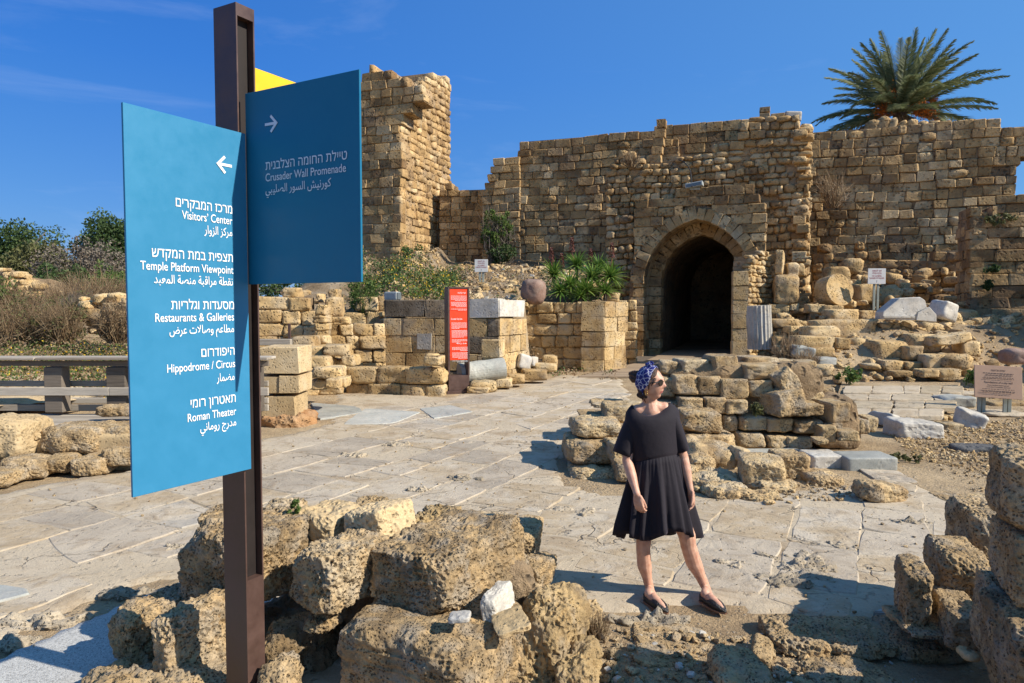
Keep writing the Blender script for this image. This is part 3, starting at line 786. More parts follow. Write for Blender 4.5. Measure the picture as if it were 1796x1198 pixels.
# arch facing
gh.coremat = M_rub
gh.plane(1222, 29, 21)
OC = gh.uz(1222, 384); sp = 3.05; ap = OC[1]-.02          # springing height and apex
hw = 2.12                                                 # half span
rise = ap-sp; Rr = (hw*hw+rise*rise)/(2*hw)               # pointed arch: centres on the springing line
uc = OC[0]
def arch_pts(off, n=16, zb=-.3):
    L_ = []; r = Rr+off
    cxR = uc-hw+Rr; a1 = math.acos(max(-1, min(1, (cxR-uc)/r)))
    for i in range(n+1):
        a = math.pi-(a1)*i/n*1.0
        L_.append((cxR+r*math.cos(a), sp+r*math.sin(a)))
    return [(L_[0][0], zb)]+L_+[(2*uc-p[0], p[1]) for p in L_[-2::-1]]+[(2*uc-L_[0][0], zb)]
facing = [(1108, 650), (1108, 480), (1112, 440), (1112, 372), (1116, 346), (1190, 338), (1240, 334), (1322, 330), (1332, 338), (1334, 352), (1345, 365), (1345, 400), (1342, 455), (1345, 640)]
gh.fill(poly(gh, facing), holes=[arch_pts(.5)], course=(.34, .42), wid=(.5, 1.0), var='farcrisp', prot=.04, gap=.03, wav=.015, thick=.9, pick=lambda u, z, rg: rg.choice(['far', 'farcrisp']), rotj=.02)
# voussoirs
r0 = Rr; cxR = uc-hw+Rr; a1 = math.acos((cxR-uc)/(r0+.3)); nv = 10
def ring(off, nv, l0, l1, d0, dep, hmax=None):
    for sgn in (1, -1):
        rr = r0+off
        aa = math.acos((cxR-uc)/(rr+(l0+l1)/4))
        for i in range(nv):
            a = math.pi-aa*(i+.5)/nv; ln = gh.rg.uniform(l0, l1); rm = rr+ln/2
            u = cxR+rm*math.cos(a); z = sp+rm*math.sin(a)
            if sgn < 0: u = 2*uc-u
            rot = (a if sgn > 0 else math.pi-a)
            M = gh.mat(u, z, d0+dep/2, rot) @ Matrix.Diagonal((ln, dep-.02, (rr+.3)*aa/nv-.015, 1))
            gh.rec.append((gh.rg.choice(VAR['farcrisp']), M, .35 if d0 < .5 else .2))
        z = -.1
        while z < sp-.05:
            h = gh.rg.uniform(.34, .42); w = gh.rg.uniform(l0*.8, l1); a = uc-sgn*(hw+off)
            u0, u1 = (a-w, a) if sgn > 0 else (a, a+w)
            gh.stone(u0, u1, z, z+h, dep-.02, 'far' if gh.rg.random() < .6 else 'farcrisp', d0+.02)
            z += h
ring(0, 12, .46, .56, -.02, .75); ring(.03, 11, .5, .55, .74, .8); ring(-.45, 10, .7, .8, 1.56, .8)
gh.finish()
# passage shell (dark barrel) as parts of the gatehouse
def passage(off, d0, d1, mat):
    pts = arch_pts(off, 12, -.2); V = []; Fs = []
    ou = arch_pts(off+.5, 12, -.2)
    for d in (d0, d1):
        for p in pts: V.append(tuple(gh.P(p[0], p[1], d)))
    for d in (d0, d1):
        for p in ou: V.append(tuple(gh.P(p[0], p[1], d)))
    n = len(pts)
    for i in range(n-1):
        Fs.append((i, i+1, n+i+1, n+i)); Fs.append((2*n+i, 3*n+i, 3*n+i+1, 2*n+i+1))
        Fs.append((i, 2*n+i, 2*n+i+1, i+1)); Fs.append((n+i, n+i+1, 3*n+i+1, 3*n+i))
    return mesh_np('vault', V, Fs, mat)
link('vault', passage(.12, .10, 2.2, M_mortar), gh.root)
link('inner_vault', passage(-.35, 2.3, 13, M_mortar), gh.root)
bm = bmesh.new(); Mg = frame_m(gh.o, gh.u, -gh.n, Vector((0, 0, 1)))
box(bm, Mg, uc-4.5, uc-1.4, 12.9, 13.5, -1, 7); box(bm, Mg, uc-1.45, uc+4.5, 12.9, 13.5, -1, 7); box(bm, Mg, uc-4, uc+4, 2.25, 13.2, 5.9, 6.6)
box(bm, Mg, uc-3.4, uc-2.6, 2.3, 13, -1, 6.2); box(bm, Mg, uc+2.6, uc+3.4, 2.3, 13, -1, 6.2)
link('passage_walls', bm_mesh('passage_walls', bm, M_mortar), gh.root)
GH = gh

# ---- right curtain wall
rw = Masonry('curtain_wall', 'high curtain wall of small square blocks below the palm', 'wall', (16, 29, 2), seed=6)
rw.plane(1600, 30.5, 19)
hole = [rw.uz(*p) for p in ((1783, 335), (1783, 300), (1792, 280), (1815, 270), (1830, 300), (1830, 335))]
hole2 = [rw.uz(*p) for p in ((1783, 420), (1783, 336), (1840, 336), (1840, 420))]
rw.fill(poly(rw, [(1408, 560), (1408, 233), (1500, 225), (1600, 215), (1700, 206), (1748, 203), (1752, 215), (1790, 219), (1900, 235), (1900, 560)]), holes=[hole], pick=mixp, miss=.008, course=(.34, .44), wid=(.36, .78), prot=.06, gap=.035, wav=.05)
rw.plane(1490, 29.2, 19)
rw.fill(poly(rw, [(1425, 600), (1425, 450), (1440, 428), (1460, 436), (1500, 438), (1502, 432), (1516, 434), (1520, 448), (1580, 452), (1690, 444), (1690, 600)]), course=(.3, .42), wid=(.35, .8), prot=.12, gap=.03, wav=.07, rotj=.06, pick=gp)
rw.finish()
cr_ = Masonry('crest_stones', 'loose broken stones on the wall top in front of the palm', 'rubble', (17, 31, 11), seed=61)
cr_.plane(1600, 31.2, 19)
for (x0, y0, x1, y1) in ((1520, 208, 1545, 228), (1540, 202, 1560, 224), (1556, 203, 1574, 222), (1576, 208, 1592, 222), (1592, 206, 1610, 220), (1612, 208, 1630, 220), (1632, 208, 1650, 220), (1650, 208, 1668, 218), (1724, 204, 1752, 216)):
    a = cr_.uz(x0-2, y1+12); b = cr_.uz(x1+2, y0+2); cr_.stone(a[0], b[0], a[1], b[1], .5, 'farrub', 0, cr_.rg.uniform(-.15, .15))
cr_.finish()

# ---- right front wall (nearer, ashlar)
fw = Masonry('ashlar_wall', 'nearer wall of long squared blocks with ragged top, green tufts in its joints', 'wall', (15, 24, 0), seed=7)
fw.plane(1745, 24, 16)
fw.fill(poly(fw, [(1702, 640), (1702, 480), (1700, 372), (1712, 366), (1730, 374), (1745, 368), (1765, 376), (1800, 372), (2100, 372), (2100, 640)]), course=(.33, .44), wid=(.5, 1.3), prot=.05, gap=.025, wav=.01, var='far', pick=lambda u, z, rg: 'farcrisp' if z > 1.7 and z < 4.2 else 'far', thick=1.4, z00=-.2)
zt = fw.uz(1702, 374)[1]; e = fw.uz(1702, 500)[0]; P0 = fw.P(e, 0)
b = R(16)
fw.plane_at((P0.x+math.sin(b)*1.6, P0.y+math.cos(b)*1.6), (-math.sin(b), -math.cos(b)))
fw.fill([(0, -.2), (0, zt-.5), (.6, zt-.1), (1.6, zt-.2), (1.6, -.2)], course=(.33, .44), wid=(.4, .8), prot=.08, gap=.03, thick=.5, rotj=.05)
fw.finish()
# ---- unseen wall added on the right to shade the rubble bank
sw = Masonry('shade_wall', 'tall ruined wall closing the court on its right side', 'wall', (17.6, 20, 0), seed=71)  # added wall, unseen: stands here only to shade the rubble bank
sw.plane_at((17.6, 23.2), (-.05, -1))
sw.fill([(0, -.2), (0, 4.3), (1.5, 4.7), (2.4, 4.0), (3.6, 4.3), (4.6, 3.2), (6.2, 3.0), (6.2, -.2)], course=(.36, .46), wid=(.5, 1.), prot=.05, gap=.03, thick=1.)
sw.finish(limit=40)
print('structures', len(bpy.data.objects))

# ================================================================== MIDDLE GROUND
class Pile:
    """a thing made of individually placed stones"""
    def __init__(s, name, label, cat, loc, group=None, seed=0):
        s.root = thing(name, label, cat, loc, group); s.rg = random.Random(seed); s.k = 0; s.seed = seed
    def put(s, me, M, name='stone'):
        o = bpy.data.objects.new(name, me); COL.objects.link(o); o.matrix_world = Matrix.Translation(s.root.location).inverted() @ M; o.parent = s.root
        return o
    def box(s, x0, y0, x1, y1, Y, depth, var='clu', yaw=None, roll=None, name='stone', top=.6, tiltx=0.):
        M, d = pxbox(x0, y0, x1, y1, Y, depth, s.rg.uniform(-8, 8) if yaw is None else yaw, s.rg.uniform(-2, 2) if roll is None else roll, top, tiltx)
        f = s.rg.choice((1, -1)); g = s.rg.choice((1, -1))
        me = s.rg.choice(VAR[var])
        return s.put(me, M @ Matrix.Diagonal((d[0]*f, d[1]*f, d[2]*g, 1)), name)
    def hi(s, x0, y0, x1, y1, Y, depth, mat=None, n=60, yaw=0, roll=0, top=.6, tiltx=0., name='stone', **kw):
        M, d = pxbox(x0, y0, x1, y1, Y, depth, yaw, roll, top, tiltx); s.k += 1
        a = dict(p=11, amp=.05, skew=.11, cuts=4, cut=(.76, .92), freq=2.8, pit=.016, pits=30); a.update(kw)
        me = rock_mesh('rock', d, n, mat or M_near, s.seed*100+s.k, **a)
        return s.put(me, M, name)
def pxbox(x0, y0, x1, y1, Y, depth, yaw=0, roll=0, top=.6, tiltx=0.):
    yc = (y0+y1)/2
    A_ = W(x0, yc, Y); B_ = W(x1, yc, Y); zb = W(x0, y1, Y).z; zt = W(x0, y0, Y+depth*top).z
    d = (B_.x-A_.x, depth, max(.03, zt-zb)); c = Vector(((A_.x+B_.x)/2*(1+depth*.25/Y), Y+depth/2, (zb+zt)/2))
    a = abs(R(yaw)); w = d[0]
    # keep the silhouette width when turned
    w = max(.3*w, (d[0]-depth*math.sin(a)*.8)/max(.5, math.cos(a)))
    return Matrix.Translation(c) @ Matrix.Rotation(R(yaw), 4, 'Z') @ Matrix.Rotation(R(roll), 4, 'Y') @ Matrix.Rotation(R(tiltx), 4, 'X'), (w, depth, d[2])
def loose(name, label, cat, x0, y0, x1, y1, Y, depth, mat, n=24, yaw=0, roll=0, group=None, top=.6, tiltx=0., seed=1, **kw):
    M, d = pxbox(x0, y0, x1, y1, Y, depth, yaw, roll, top, tiltx)
    a = dict(p=8, amp=.05, skew=.1, cuts=3, pit=.0, pits=20); a.update(kw)
    me = rock_mesh(name, d, n, mat, seed, **a)
    o = link(name, me, None, M); return tag(o, label, cat, group)
def Yg(py, z=0.): return G(CX, py, z).y

# ---- forecourt wall (ashlar with marble course), right of the tower shadow
fc = Masonry('forecourt_wall', 'squared block wall behind the red panel with one long marble block on top', 'wall', (-1, 18.5, 0), seed=8)
fc.plane(800, 18.8, 14)
def fcp(u, z, rg):
    return 'stain' if z > 1.72 and rg.random() < .9 else ('midcrisp' if rg.random() < .8 else 'stain')
fcpoly = poly(fc, [(673, 700), (673, 556), (820, 560), (918, 562), (920, 660)])
tt = fc.uz(700, 556)[1]; tb = fc.uz(700, 527)[1]
fc.coremat = M_mortar
zt_ = fc.uz(675, 526)[1]; u0 = fc.uz(673, 600)[0]; um = fc.uz(820, 600)[0]; u1 = fc.uz(876, 600)[0]
ch = (zt_+.1)/5
fc.fill([(u0, -.1), (u0, zt_-ch), (u1, zt_-ch), (u1, -.1)], course=(ch*.98, ch*.99), wid=(.45, .95), depth=.5, prot=.012, gap=.012, wav=0, pick=fcp, thick=1.2, rotj=.004, pinset=.05)
u = u0
for w in (1.25, 1.1):
    w = (um-u0)/2; fc.stone(u, u+w, zt_-ch, zt_, .6, 'stain', .0, 0, gap=.012); u += w
fc.stone(um+.02, u1, zt_-ch, zt_+.03, .7, 'marble', -.02, 0, gap=.012)
mb = fc.uz(732, 585); fc.stone(fc.uz(732, 600)[0], fc.uz(757, 600)[0], fc.uz(740, 613)[1], fc.uz(740, 585)[1], .3, 'marble', -.03, 0, gap=.0)
# right return, sunlit
Pr = fc.P(u1, 0); b = R(14)
fc.plane_at((Pr.x, Pr.y), (math.sin(b+R(12)), math.cos(b+R(12))))
fc.fill([(.02, -.1), (.02, zt_-ch), (1.7, zt_-ch), (1.7, -.1)], course=(ch*.98, ch*.99), wid=(.5, .9), depth=.5, var='midcrisp', prot=.03, gap=.02, wav=0, thick=.8, rotj=.01, pinset=.05)
fc.stone(.0, 1.5, zt_-ch, zt_, .6, 'marble', -.03, 0, gap=.01)
fc.finish()
# small piers standing before it
sp_ = Masonry('stub_pier', 'short pier of three blocks leaning against the forecourt wall', 'pier', (-.3, 17.6, 0), seed=9)
sp_.plane(858, 17.9, 14)
sp_.fill([(-.22, -.1), (-.22, sp_.uz(858, 592)[1]), (.3, sp_.uz(858, 592)[1]), (.3, -.1)], course=(.42, .46), wid=(.6, .7), depth=.45, var='midcrisp', prot=.02, gap=.02, wav=0, thick=.35)
sp_.finish()

# ---- planter pier & wall (right of the forecourt wall)
pl_ = Masonry('planter_wall', 'stone retaining wall ending in a bright square pier under the spiky plants', 'wall', (2.5, 22.5, 0), seed=10)
pl_.plane(1058, 22.6, 12)
pz = pl_.uz(1020, 533)[1]
a_, b_ = pl_.uz(1019, 600)[0], pl_.uz(1060, 600)[0]
pl_.fill([(a_, -.1), (a_, pz), (b_, pz), (b_, -.1)], course=(.42, .5), wid=(.75, .8), var='midcrisp', prot=.01, gap=.015, wav=0, thick=.6, rotj=.004, pinset=.05)
cc = pl_.P(b_, 0); oldn = (pl_.o.copy(), pl_.u.copy(), pl_.n.copy())
pl_.plane_at((cc.x, cc.y), (math.cos(R(44)), math.sin(R(44))))
pl_.fill([(.02, -.1), (.02, pz), (1.15, pz-.02), (1.3, pz-.3), (1.1, pz-1.), (1.25, -.1)], course=(.42, .5), wid=(.4, .7), var='midcrisp', prot=.02, gap=.012, wav=0, thick=.7, rotj=.004, pinset=.05)
pl_.plane(1000, 23.3, 12)
pl_.fill(poly(pl_, [(915, 665), (918, 540), (960, 540), (1024, 536), (1024, 660)]), course=(.3, .42), wid=(.35, .8), var='mid', prot=.05, gap=.03, wav=.02, thick=.8, pinset=.05)
pl_.plane(1098, 25.5, 12)
pl_.coremat = M_mortar
pl_.fill(poly(pl_, [(1080, 660), (1080, 535), (1100, 528), (1112, 520), (1117, 540), (1117, 660)]), course=(.3, .4), wid=(.35, .6), var='mid', prot=.05, gap=.03, wav=.02, thick=.6)
pl_.plane(1060, 23.6, 12)
pl_.fill(poly(pl_, [(970, 560), (970, 524), (1050, 522), (1086, 520), (1090, 560)]), course=(.28, .32), wid=(.5, .7), var='mid', prot=.03, gap=.03, wav=.0, thick=.5)
pl_.finish()

# ---- left ruins
pier = Pile('square_pier', 'pale square pier of large dressed blocks on a red earth footing', 'pier', (-4.2, 12.4, 0), seed=12)
Yp = 12.2
pier.box(460, 606, 532, 656, Yp, .8, 'pale', 0, 0); pier.box(462, 656, 496, 690, Yp+.02, .8, 'pale', 0, 0); pier.box(496, 655, 531, 690, Yp+.02, .8, 'pale', 0, 0)
pier.box(462, 689, 525, 732, Yp+.03, .8, 'pale', 0, 0)
pier.hi(455, 722, 545, 762, Yp-.05, .95, M_red, 40, 0, 0, pit=.012, amp=.1, p=4, name='footing')
lr = Masonry('terrace_wall', 'sunlit stepped rubble wall of the left ruins, highest beside the sign', 'wall', (-4.7, 16, 0), seed=13)
lr.plane(500, 16.5, -8)
lr.coremat = M_mortar
lr.fill(poly(lr, [(300, 720), (300, 515), (400, 508), (470, 513), (527, 513), (530, 530), (545, 532), (574, 552), (575, 605), (592, 612), (600, 640), (600, 700)]), course=(.22, .34), wid=(.35, .8), var='mid', prot=.08, gap=.02, wav=.04, rotj=.05, thick=1.3, miss=.03, pinset=.1)
lr.finish()
st_ = Pile('stepped_ruin', 'stack of uneven blocks climbing like steps between the two ruined walls', 'ruin', (-4, 16, 0), seed=14)
B = st_.box
for q in ((555, 535, 576, 553, 15.9, .5), (551, 553, 576, 567, 15.9, .5), (552, 567, 577, 580, 15.9, .5), (554, 579, 576, 590, 15.9, .5), (556, 588, 576, 604, 15.7, .4),
          (513, 590, 554, 615, 15.2, .6), (556, 605, 598, 618, 15.2, .7), (542, 607, 568, 628, 14.9, .5), (567, 604, 615, 626, 14.6, .55), (538, 624, 580, 645, 14.3, .6), (602, 622, 626, 642, 14.6, .5), (580, 628, 604, 646, 15., .5),
          (549, 642, 600, 664, 13.9, .6), (573, 663, 595, 682, 13.4, .4), (590, 660, 609, 680, 13.7, .5), (548, 664, 575, 684, 14., .4),
          (567, 521, 600, 556, 17., .8), (578, 508, 594, 524, 17.3, .4), (578, 556, 612, 570, 16.9, .5), (497, 505, 526, 522, 16.6, .5), (556, 516, 566, 530, 17.6, .4)):
    B(*q, 'mid')
bw = Masonry('back_wall', 'lower block wall between the stepped ruin and the squared wall', 'wall', (-3.6, 18.2, 0), seed=15)
bw.plane(640, 18.2, -14)
bw.fill(poly(bw, [(568, 700), (572, 566), (610, 562), (640, 568), (676, 566), (676, 700)]), course=(.28, .36), wid=(.3, .6), var='mid', prot=.07, gap=.03, wav=.04, rotj=.04, thick=1.)
bw.plane(640, 20.5, -5)
bw.coremat = M_mortar
bw.fill(poly(bw, [(600, 575), (610, 538), (640, 534), (690, 536), (690, 575)]), course=(.3, .5), wid=(.4, .7), var='mid', prot=.1, gap=.03, rotj=.05, thick=.8)
bw.finish()
lo = Masonry('front_kerb_wall', 'knee high wall along the street left of the red panel', 'wall', (-3, 16, 0), seed=16)
lo.plane(700, 16.7, 12)
lo.fill(poly(lo, [(606, 700), (606, 642), (640, 646), (674, 644), (715, 636), (775, 640), (778, 700)]), course=(.34, .42), wid=(.5, .8), var='mid', prot=.04, gap=.03, wav=.02, thick=.7)
lo.plane(760, 16.2, 12)
lo.fill(poly(lo, [(742, 620), (742, 640), (770, 640), (772, 620)]), course=(.2, .25), wid=(.5, .6), var='mid', thick=.4)
lo.finish()
loose('stone_block', 'single block on the end of the kerb wall nearest the red panel', 'stone block', 745, 620, 771, 642, 16.4, .45, M_mid, 10, 5, 0, seed=30)
loose('stone_block', 'rounded block on the street side of the red panel base', 'stone block', 822, 668, 872, 690, 16.9, .5, M_mid, 10, 5, 0, seed=31, p=5)
kb = Pile('kerb_stones', 'row of low rounded kerb stones between the red panel and the deck', 'kerb', (1, 18.5, 0), seed=17)
for q in ((866, 662, 898, 680, 17.6, .5), (890, 656, 920, 674, 18., .5), (915, 648, 960, 668, 18.9, .5), (935, 636, 975, 652, 20., .5), (952, 624, 978, 650, 20.3, .4), (925, 648, 950, 660, 19.2, .4), (820, 678, 860, 690, 16.8, .4)):
    kb.box(*q, 'mid')
loose('marble_fragment', 'bright white marble cube fragment tilted against the kerb stones', 'marble fragment', 902, 621, 932, 648, 19.4, .5, M_marble, 10, 20, 14, seed=33)
loose('marble_fragment', 'smaller white marble piece behind the tilted cube fragment', 'marble fragment', 926, 626, 944, 642, 19.9, .4, M_marble, 8, -20, 5, seed=34)
# fallen grey column piece behind red panel
def cyl_mesh(name, r, L_, mat, n=28, seed=1, flute=0, taper=0., amp=.02):
    V = []; Fs = []; m = 14; rs = np.random.RandomState(seed)
    for j in range(m+1):
        for i in range(n):
            a = 2*math.pi*i/n; rr = r*(1-taper*j/m)*(1-(.06 if flute and i % 2 else 0))
            V.append((rr*math.cos(a), rr*math.sin(a), -L_/2+L_*j/m))
    V.append((0, 0, -L_/2)); V.append((0, 0, L_/2)); V = np.array(V)
    nz = fbm(V*2.2/r*.5+seed*3.1, 4, seed)
    V[:, :2] *= (1+nz*amp*2)[:, None]; V[:, 2] += fbm(V*3+seed, 3, 5)*amp*r*1.5
    for j in range(m):
        for i in range(n): Fs.append((j*n+i, j*n+(i+1) % n, (j+1)*n+(i+1) % n, (j+1)*n+i))
    b0 = (m+1)*n
    for i in range(n): Fs.append((b0, (i+1) % n, i)); Fs.append((b0+1, m*n+i, m*n+(i+1) % n))
    return mesh_np(name, V, Fs, mat)
def placed(name, me, M, label, cat, group=None):
    return tag(link(name, me, None, M), label, cat, group)
p = W(845, 651, 17.6)
placed('column_fragment', cyl_mesh('column_fragment', .27, 1.15, M_bluem, seed=4), Matrix.Translation(p) @ Matrix.Rotation(R(18), 4, 'Z') @ Matrix.Rotation(R(84), 4, 'Y'), 'grey marble column piece lying behind the red panel', 'column fragment')
p = W(938, 511, 22.4)
loose('granite_boulder', 'rounded pinkish granite column piece lying left of the spiky plants', 'column piece', 911, 491, 962, 533, 22.2, .8, M_pink, 26, -25, 8, seed=46, p=3.2, cuts=5, amp=.03)
p = W(1462, 511, 24.2)
dr = placed('column_drum', cyl_mesh('column_drum', .55, .62, M_mid, seed=6), Matrix.Translation(p) @ Matrix.Rotation(R(-72), 4, 'Z') @ Matrix.Rotation(R(78), 4, 'Y'), 'round sandstone drum with a centre hole standing on its edge', 'column drum')
# fluted stub
bm = bmesh.new(); n = 160; rings = []
for j in range(13):
    z = j/12*1.32; vs = []
    for i in range(n):
        a = 2*math.pi*i/n; rr = .37*(1-.085*abs(math.cos(a*10)))*(1+.012*math.sin(z*6+a*3))
        rr *= 1-.10*max(0, math.sin(z*5+1.3))*max(0, math.sin(a*1.5+2.2+z))
        vs.append(bm.verts.new((rr*math.cos(a), rr*math.sin(a), z)))
    rings.append(vs)
for j in range(12):
    for i in range(n): bm.faces.new((rings[j][i], rings[j][(i+1) % n], rings[j+1][(i+1) % n], rings[j+1][i]))
bm.faces.new(rings[0][::-1]); bm.faces.new(rings[-1])
p = W(1333, 612, 21.6)
placed('column_stub', bm_mesh('column_stub', bm, M_marble), Matrix.Translation(p) @ Matrix.Rotation(R(-3), 4, 'Y'), 'upright fluted white marble column stub before the gate pier', 'column stub')

# ---- pier beside the gate opening
gp_ = Masonry('gate_pier', 'narrow pier with smooth front and rough bright side hiding the gate jamb', 'pier', (7.5, 23.5, 0), seed=18)
gp_.coremat = M_rub
gp_.plane(1300, 24, 12)
z1 = gp_.uz(1295, 470)[1]; ua, ub = gp_.uz(1285, 500)[0], gp_.uz(1313, 500)[0]
gp_.fill([(ua, -.1), (ua, z1), (ub, z1), (ub, -.1)], course=(.44, .5), wid=(.6, .7), var='midcrisp', prot=.012, gap=.015, wav=0, thick=.9, rotj=.004, pinset=.05)
cc = gp_.P(ub, 0); gp_.plane_at((cc.x, cc.y), (math.cos(R(38)), math.sin(R(38))))
z2 = W(1330, 440, 24.6).z
gp_.fill([(.02, -.1), (.02, z1-.1), (.1, z1+.35), (.9, z2), (1.45, z2-.25), (1.5, z1-1), (1.35, z1-2), (1.5, -.1)], course=(.12, .22), wid=(.14, .34), depth=.3, var='rub', prot=.08, gap=.01, wav=.05, thick=.7, rotj=.25, pinset=.1)
gp_.finish()
sb = Pile('upright_blocks', 'rosy upright block balanced over a big smooth block right of the gate pier', 'stone stack', (9, 24, 1), seed=19)
sb.hi(1360, 440, 1381, 482, 24.4, .55, M_mid, 12, -25, 2, pit=0, p=9)
sb.hi(1358, 484, 1404, 533, 24.1, .9, M_mid, 14, -14, 0, pit=0, p=9)
sb.hi(1379, 462, 1403, 484, 24.5, .6, M_mid, 10, -10, 0, pit=0); sb.hi(1399, 464, 1413, 484, 24.6, .4, M_mid, 8, -10, 0, pit=0)
sb.hi(1340, 447, 1361, 462, 24.8, .5, M_mid, 8, 0, 0, pit=0)
sb.hi(1345, 533, 1386, 552, 24.2, .8, M_mid, 10, -6, 0, pit=0); sb.hi(1385, 533, 1400, 545, 24.1, .4, M_mid, 8, 0, 0, pit=0)

# ---- rubble slope right
sl = Pile('rubble_bank', 'bank of jumbled grey and tan stones climbing behind the marble fragments', 'rubble', (13, 20.5, .5), seed=20)
rgs = random.Random(77)
for q in ((1450, 543, 1502, 562, 22.2, .7), (1500, 545, 1540, 562, 22.6, .7), (1428, 560, 1530, 598, 20.8, .9), (1410, 572, 1470, 592, 20.4, .7), (1392, 589, 1460, 612, 20, .7), (1462, 592, 1488, 612, 20, .6), (1425, 610, 1465, 628, 19.6, .6), (1392, 609, 1428, 628, 19.4, .5),
          (1432, 640, 1464, 660, 17.8, .5), (1488, 594, 1530, 625, 20.2, .7), (1528, 598, 1590, 635, 19.6, .8), (1545, 566, 1574, 590, 21, .6), (1575, 562, 1610, 588, 21.2, .6), (1615, 565, 1655, 590, 21.2, .6), (1660, 566, 1700, 590, 21.4, .7),
          (1515, 636, 1545, 650, 18.9, .5), (1545, 632, 1580, 650, 18.9, .5), (1580, 634, 1622, 650, 18.9, .5), (1565, 650, 1600, 662, 18.4, .4), (1611, 647, 1642, 662, 18.2, .5), (1641, 646, 1680, 668, 18.2, .6), (1622, 622, 1660, 646, 18.7, .5), (1654, 620, 1706, 648, 18.5, .6),
          (1588, 606, 1615, 632, 19.2, .5), (1684, 598, 1718, 624, 19.4, .6), (1590, 586, 1650, 618, 19.9, .8), (1500, 500, 1540, 530, 25, .8), (1520, 505, 1580, 535, 25.5, .9), (1450, 470, 1490, 500, 26.5, .8), (1480, 455, 1512, 480, 26.8, .7), (1680, 545, 1714, 565, 22.6, .6), (1655, 548, 1685, 570, 22.3, .5), (1700, 560, 1730, 578, 22.3, .5), (1416, 534, 1448, 550, 23.6, .5), (1440, 536, 1478, 552, 23.5, .5), (1355, 560, 1400, 575, 21.5, .7), (1380, 572, 1400, 584, 21, .5), (1362, 606, 1395, 622, 20.4, .6), (1358, 590, 1380, 606, 21, .5)):
    sl.box(*q, rgs.choice(['mid', 'mid', 'rub']))
for k in range(150):
    x = rgs.uniform(1355, 1740); t = rgs.random(); y = 545+t*118; Y = 22.8-t*4.6
    w = rgs.uniform(8, 26); sl.box(x, y, x+w, y+w*.62, Y, w/F*Y*.9, rgs.choice(['rub', 'rub', 'mid']), rgs.uniform(-40, 40), rgs.uniform(-25, 25))
for k in range(70):
    x = rgs.uniform(1440, 1700); y = rgs.uniform(470, 545); Y = 27.8-(y-470)*.06
    w = rgs.uniform(10, 26); sl.box(x, y, x+w, y+w*.62, Y, .5, 'rub', rgs.uniform(-40, 40), rgs.uniform(-25, 25))
loose('slab_block', 'long grey block tipped up on the rubble below the pediment', 'stone block', 1638, 586, 1702, 604, 19.2, .6, M_mid, 14, 0, -9, seed=41, p=12, top=.3)
loose('marble_block', 'pale squarish marble block leaning right of the pediment', 'marble block', 1640, 530, 1678, 562, 21.3, .6, M_marble, 12, 15, 18, seed=42)
loose('marble_slab', 'broken grey marble slab lying under the tan blocks near the dry bush', 'marble slab', 1390, 608, 1432, 628, 19.3, .6, M_bluem, 12, -8, 8, seed=43, top=.3)
loose('marble_block', 'thin pale marble block set below the tan blocks by the dry bush', 'marble block', 1428, 627, 1464, 641, 18.9, .6, M_bluem, 10, 0, 0, seed=44, top=.3)
loose('granite_block', 'rounded pinkish granite block at the picture edge behind the beige notice', 'granite block', 1768, 612, 1830, 640, 17.6, .7, M_pink, 16, -10, 0, seed=45, p=4)
# pediment fragment: two pieces, profile extruded
def prism_px(name, pts, Y, depth, mat, bev=.015):
    P0 = [W(x, y, Y) for x, y in pts]; bm = bmesh.new()
    a = [bm.verts.new(p) for p in P0]; f = bm.faces.new(a)
    r = bmesh.ops.extrude_face_region(bm, geom=[f]); vv = [g for g in r['geom'] if isinstance(g, bmesh.types.BMVert)]
    for v in vv: v.co.y += depth; v.co.z += .0
    bmesh.ops.recalc_face_normals(bm, faces=bm.faces)
    bmesh.ops.bevel(bm, geom=bm.edges[:], offset=bev, segments=1, affect='EDGES')
    return bm_mesh(name, bm, mat)
ped = thing('pediment_fragment', 'low triangular marble pediment with a cracked right corner', 'pediment', W(1595, 562, 20.6))
link('slab', prism_px('slab', [(1548, 560), (1549, 547), (1578, 523), (1614, 521), (1623, 527), (1626, 540), (1608, 548), (1605, 562)], 20.6, .45, M_marble), ped)
link('corner_slab', prism_px('slab', [(1607, 562), (1610, 549), (1630, 538), (1643, 552), (1643, 565)], 20.55, .42, M_marble), ped)
bmx = bmesh.new(); q0 = W(1549, 556, 20.57); q1 = W(1604, 556.5, 20.57)
box(bmx, Matrix.Identity(4), q0.x, q1.x, q0.y-.03, q0.y+.1, q0.z-.02, q0.z+.03); link('moulding', bm_mesh('moulding', bmx, M_marble), ped)

# ---- pale slab platform and marble pieces, gravel court
plat = thing('slab_platform', 'low platform of bright cracked limestone slabs edged with small blocks', 'platform', G(1560, 712))
rp = random.Random(9)
row_y = [(676, 690), (690, 702), (702, 716), (716, 731)]
for (ya, yb) in row_y:
    x = 1462 if ya > 690 else 1480
    xe = 1690 if ya < 715 else 1655
    while x < xe:
        w = rp.uniform(30, 75); x1 = min(xe, x+w)
        if x1-x > 12:
            P4 = [G(x+1, ya+1.0, .16), G(x1-1, ya+1., .16), G(x1-1+rp.uniform(-4, 4), yb-.5, .16), G(x+1+rp.uniform(-4, 4), yb-.5, .16)]
            V, Fs, c = flag([(p.x, p.y) for p in P4][::-1], .05, (rp.uniform(-.01, .01), rp.uniform(-.01, .01)))
            link('slab', mesh_np('slab', [(a, b_, z+.12) for a, b_, z in V], Fs, M_bed), plat)
        x = x1
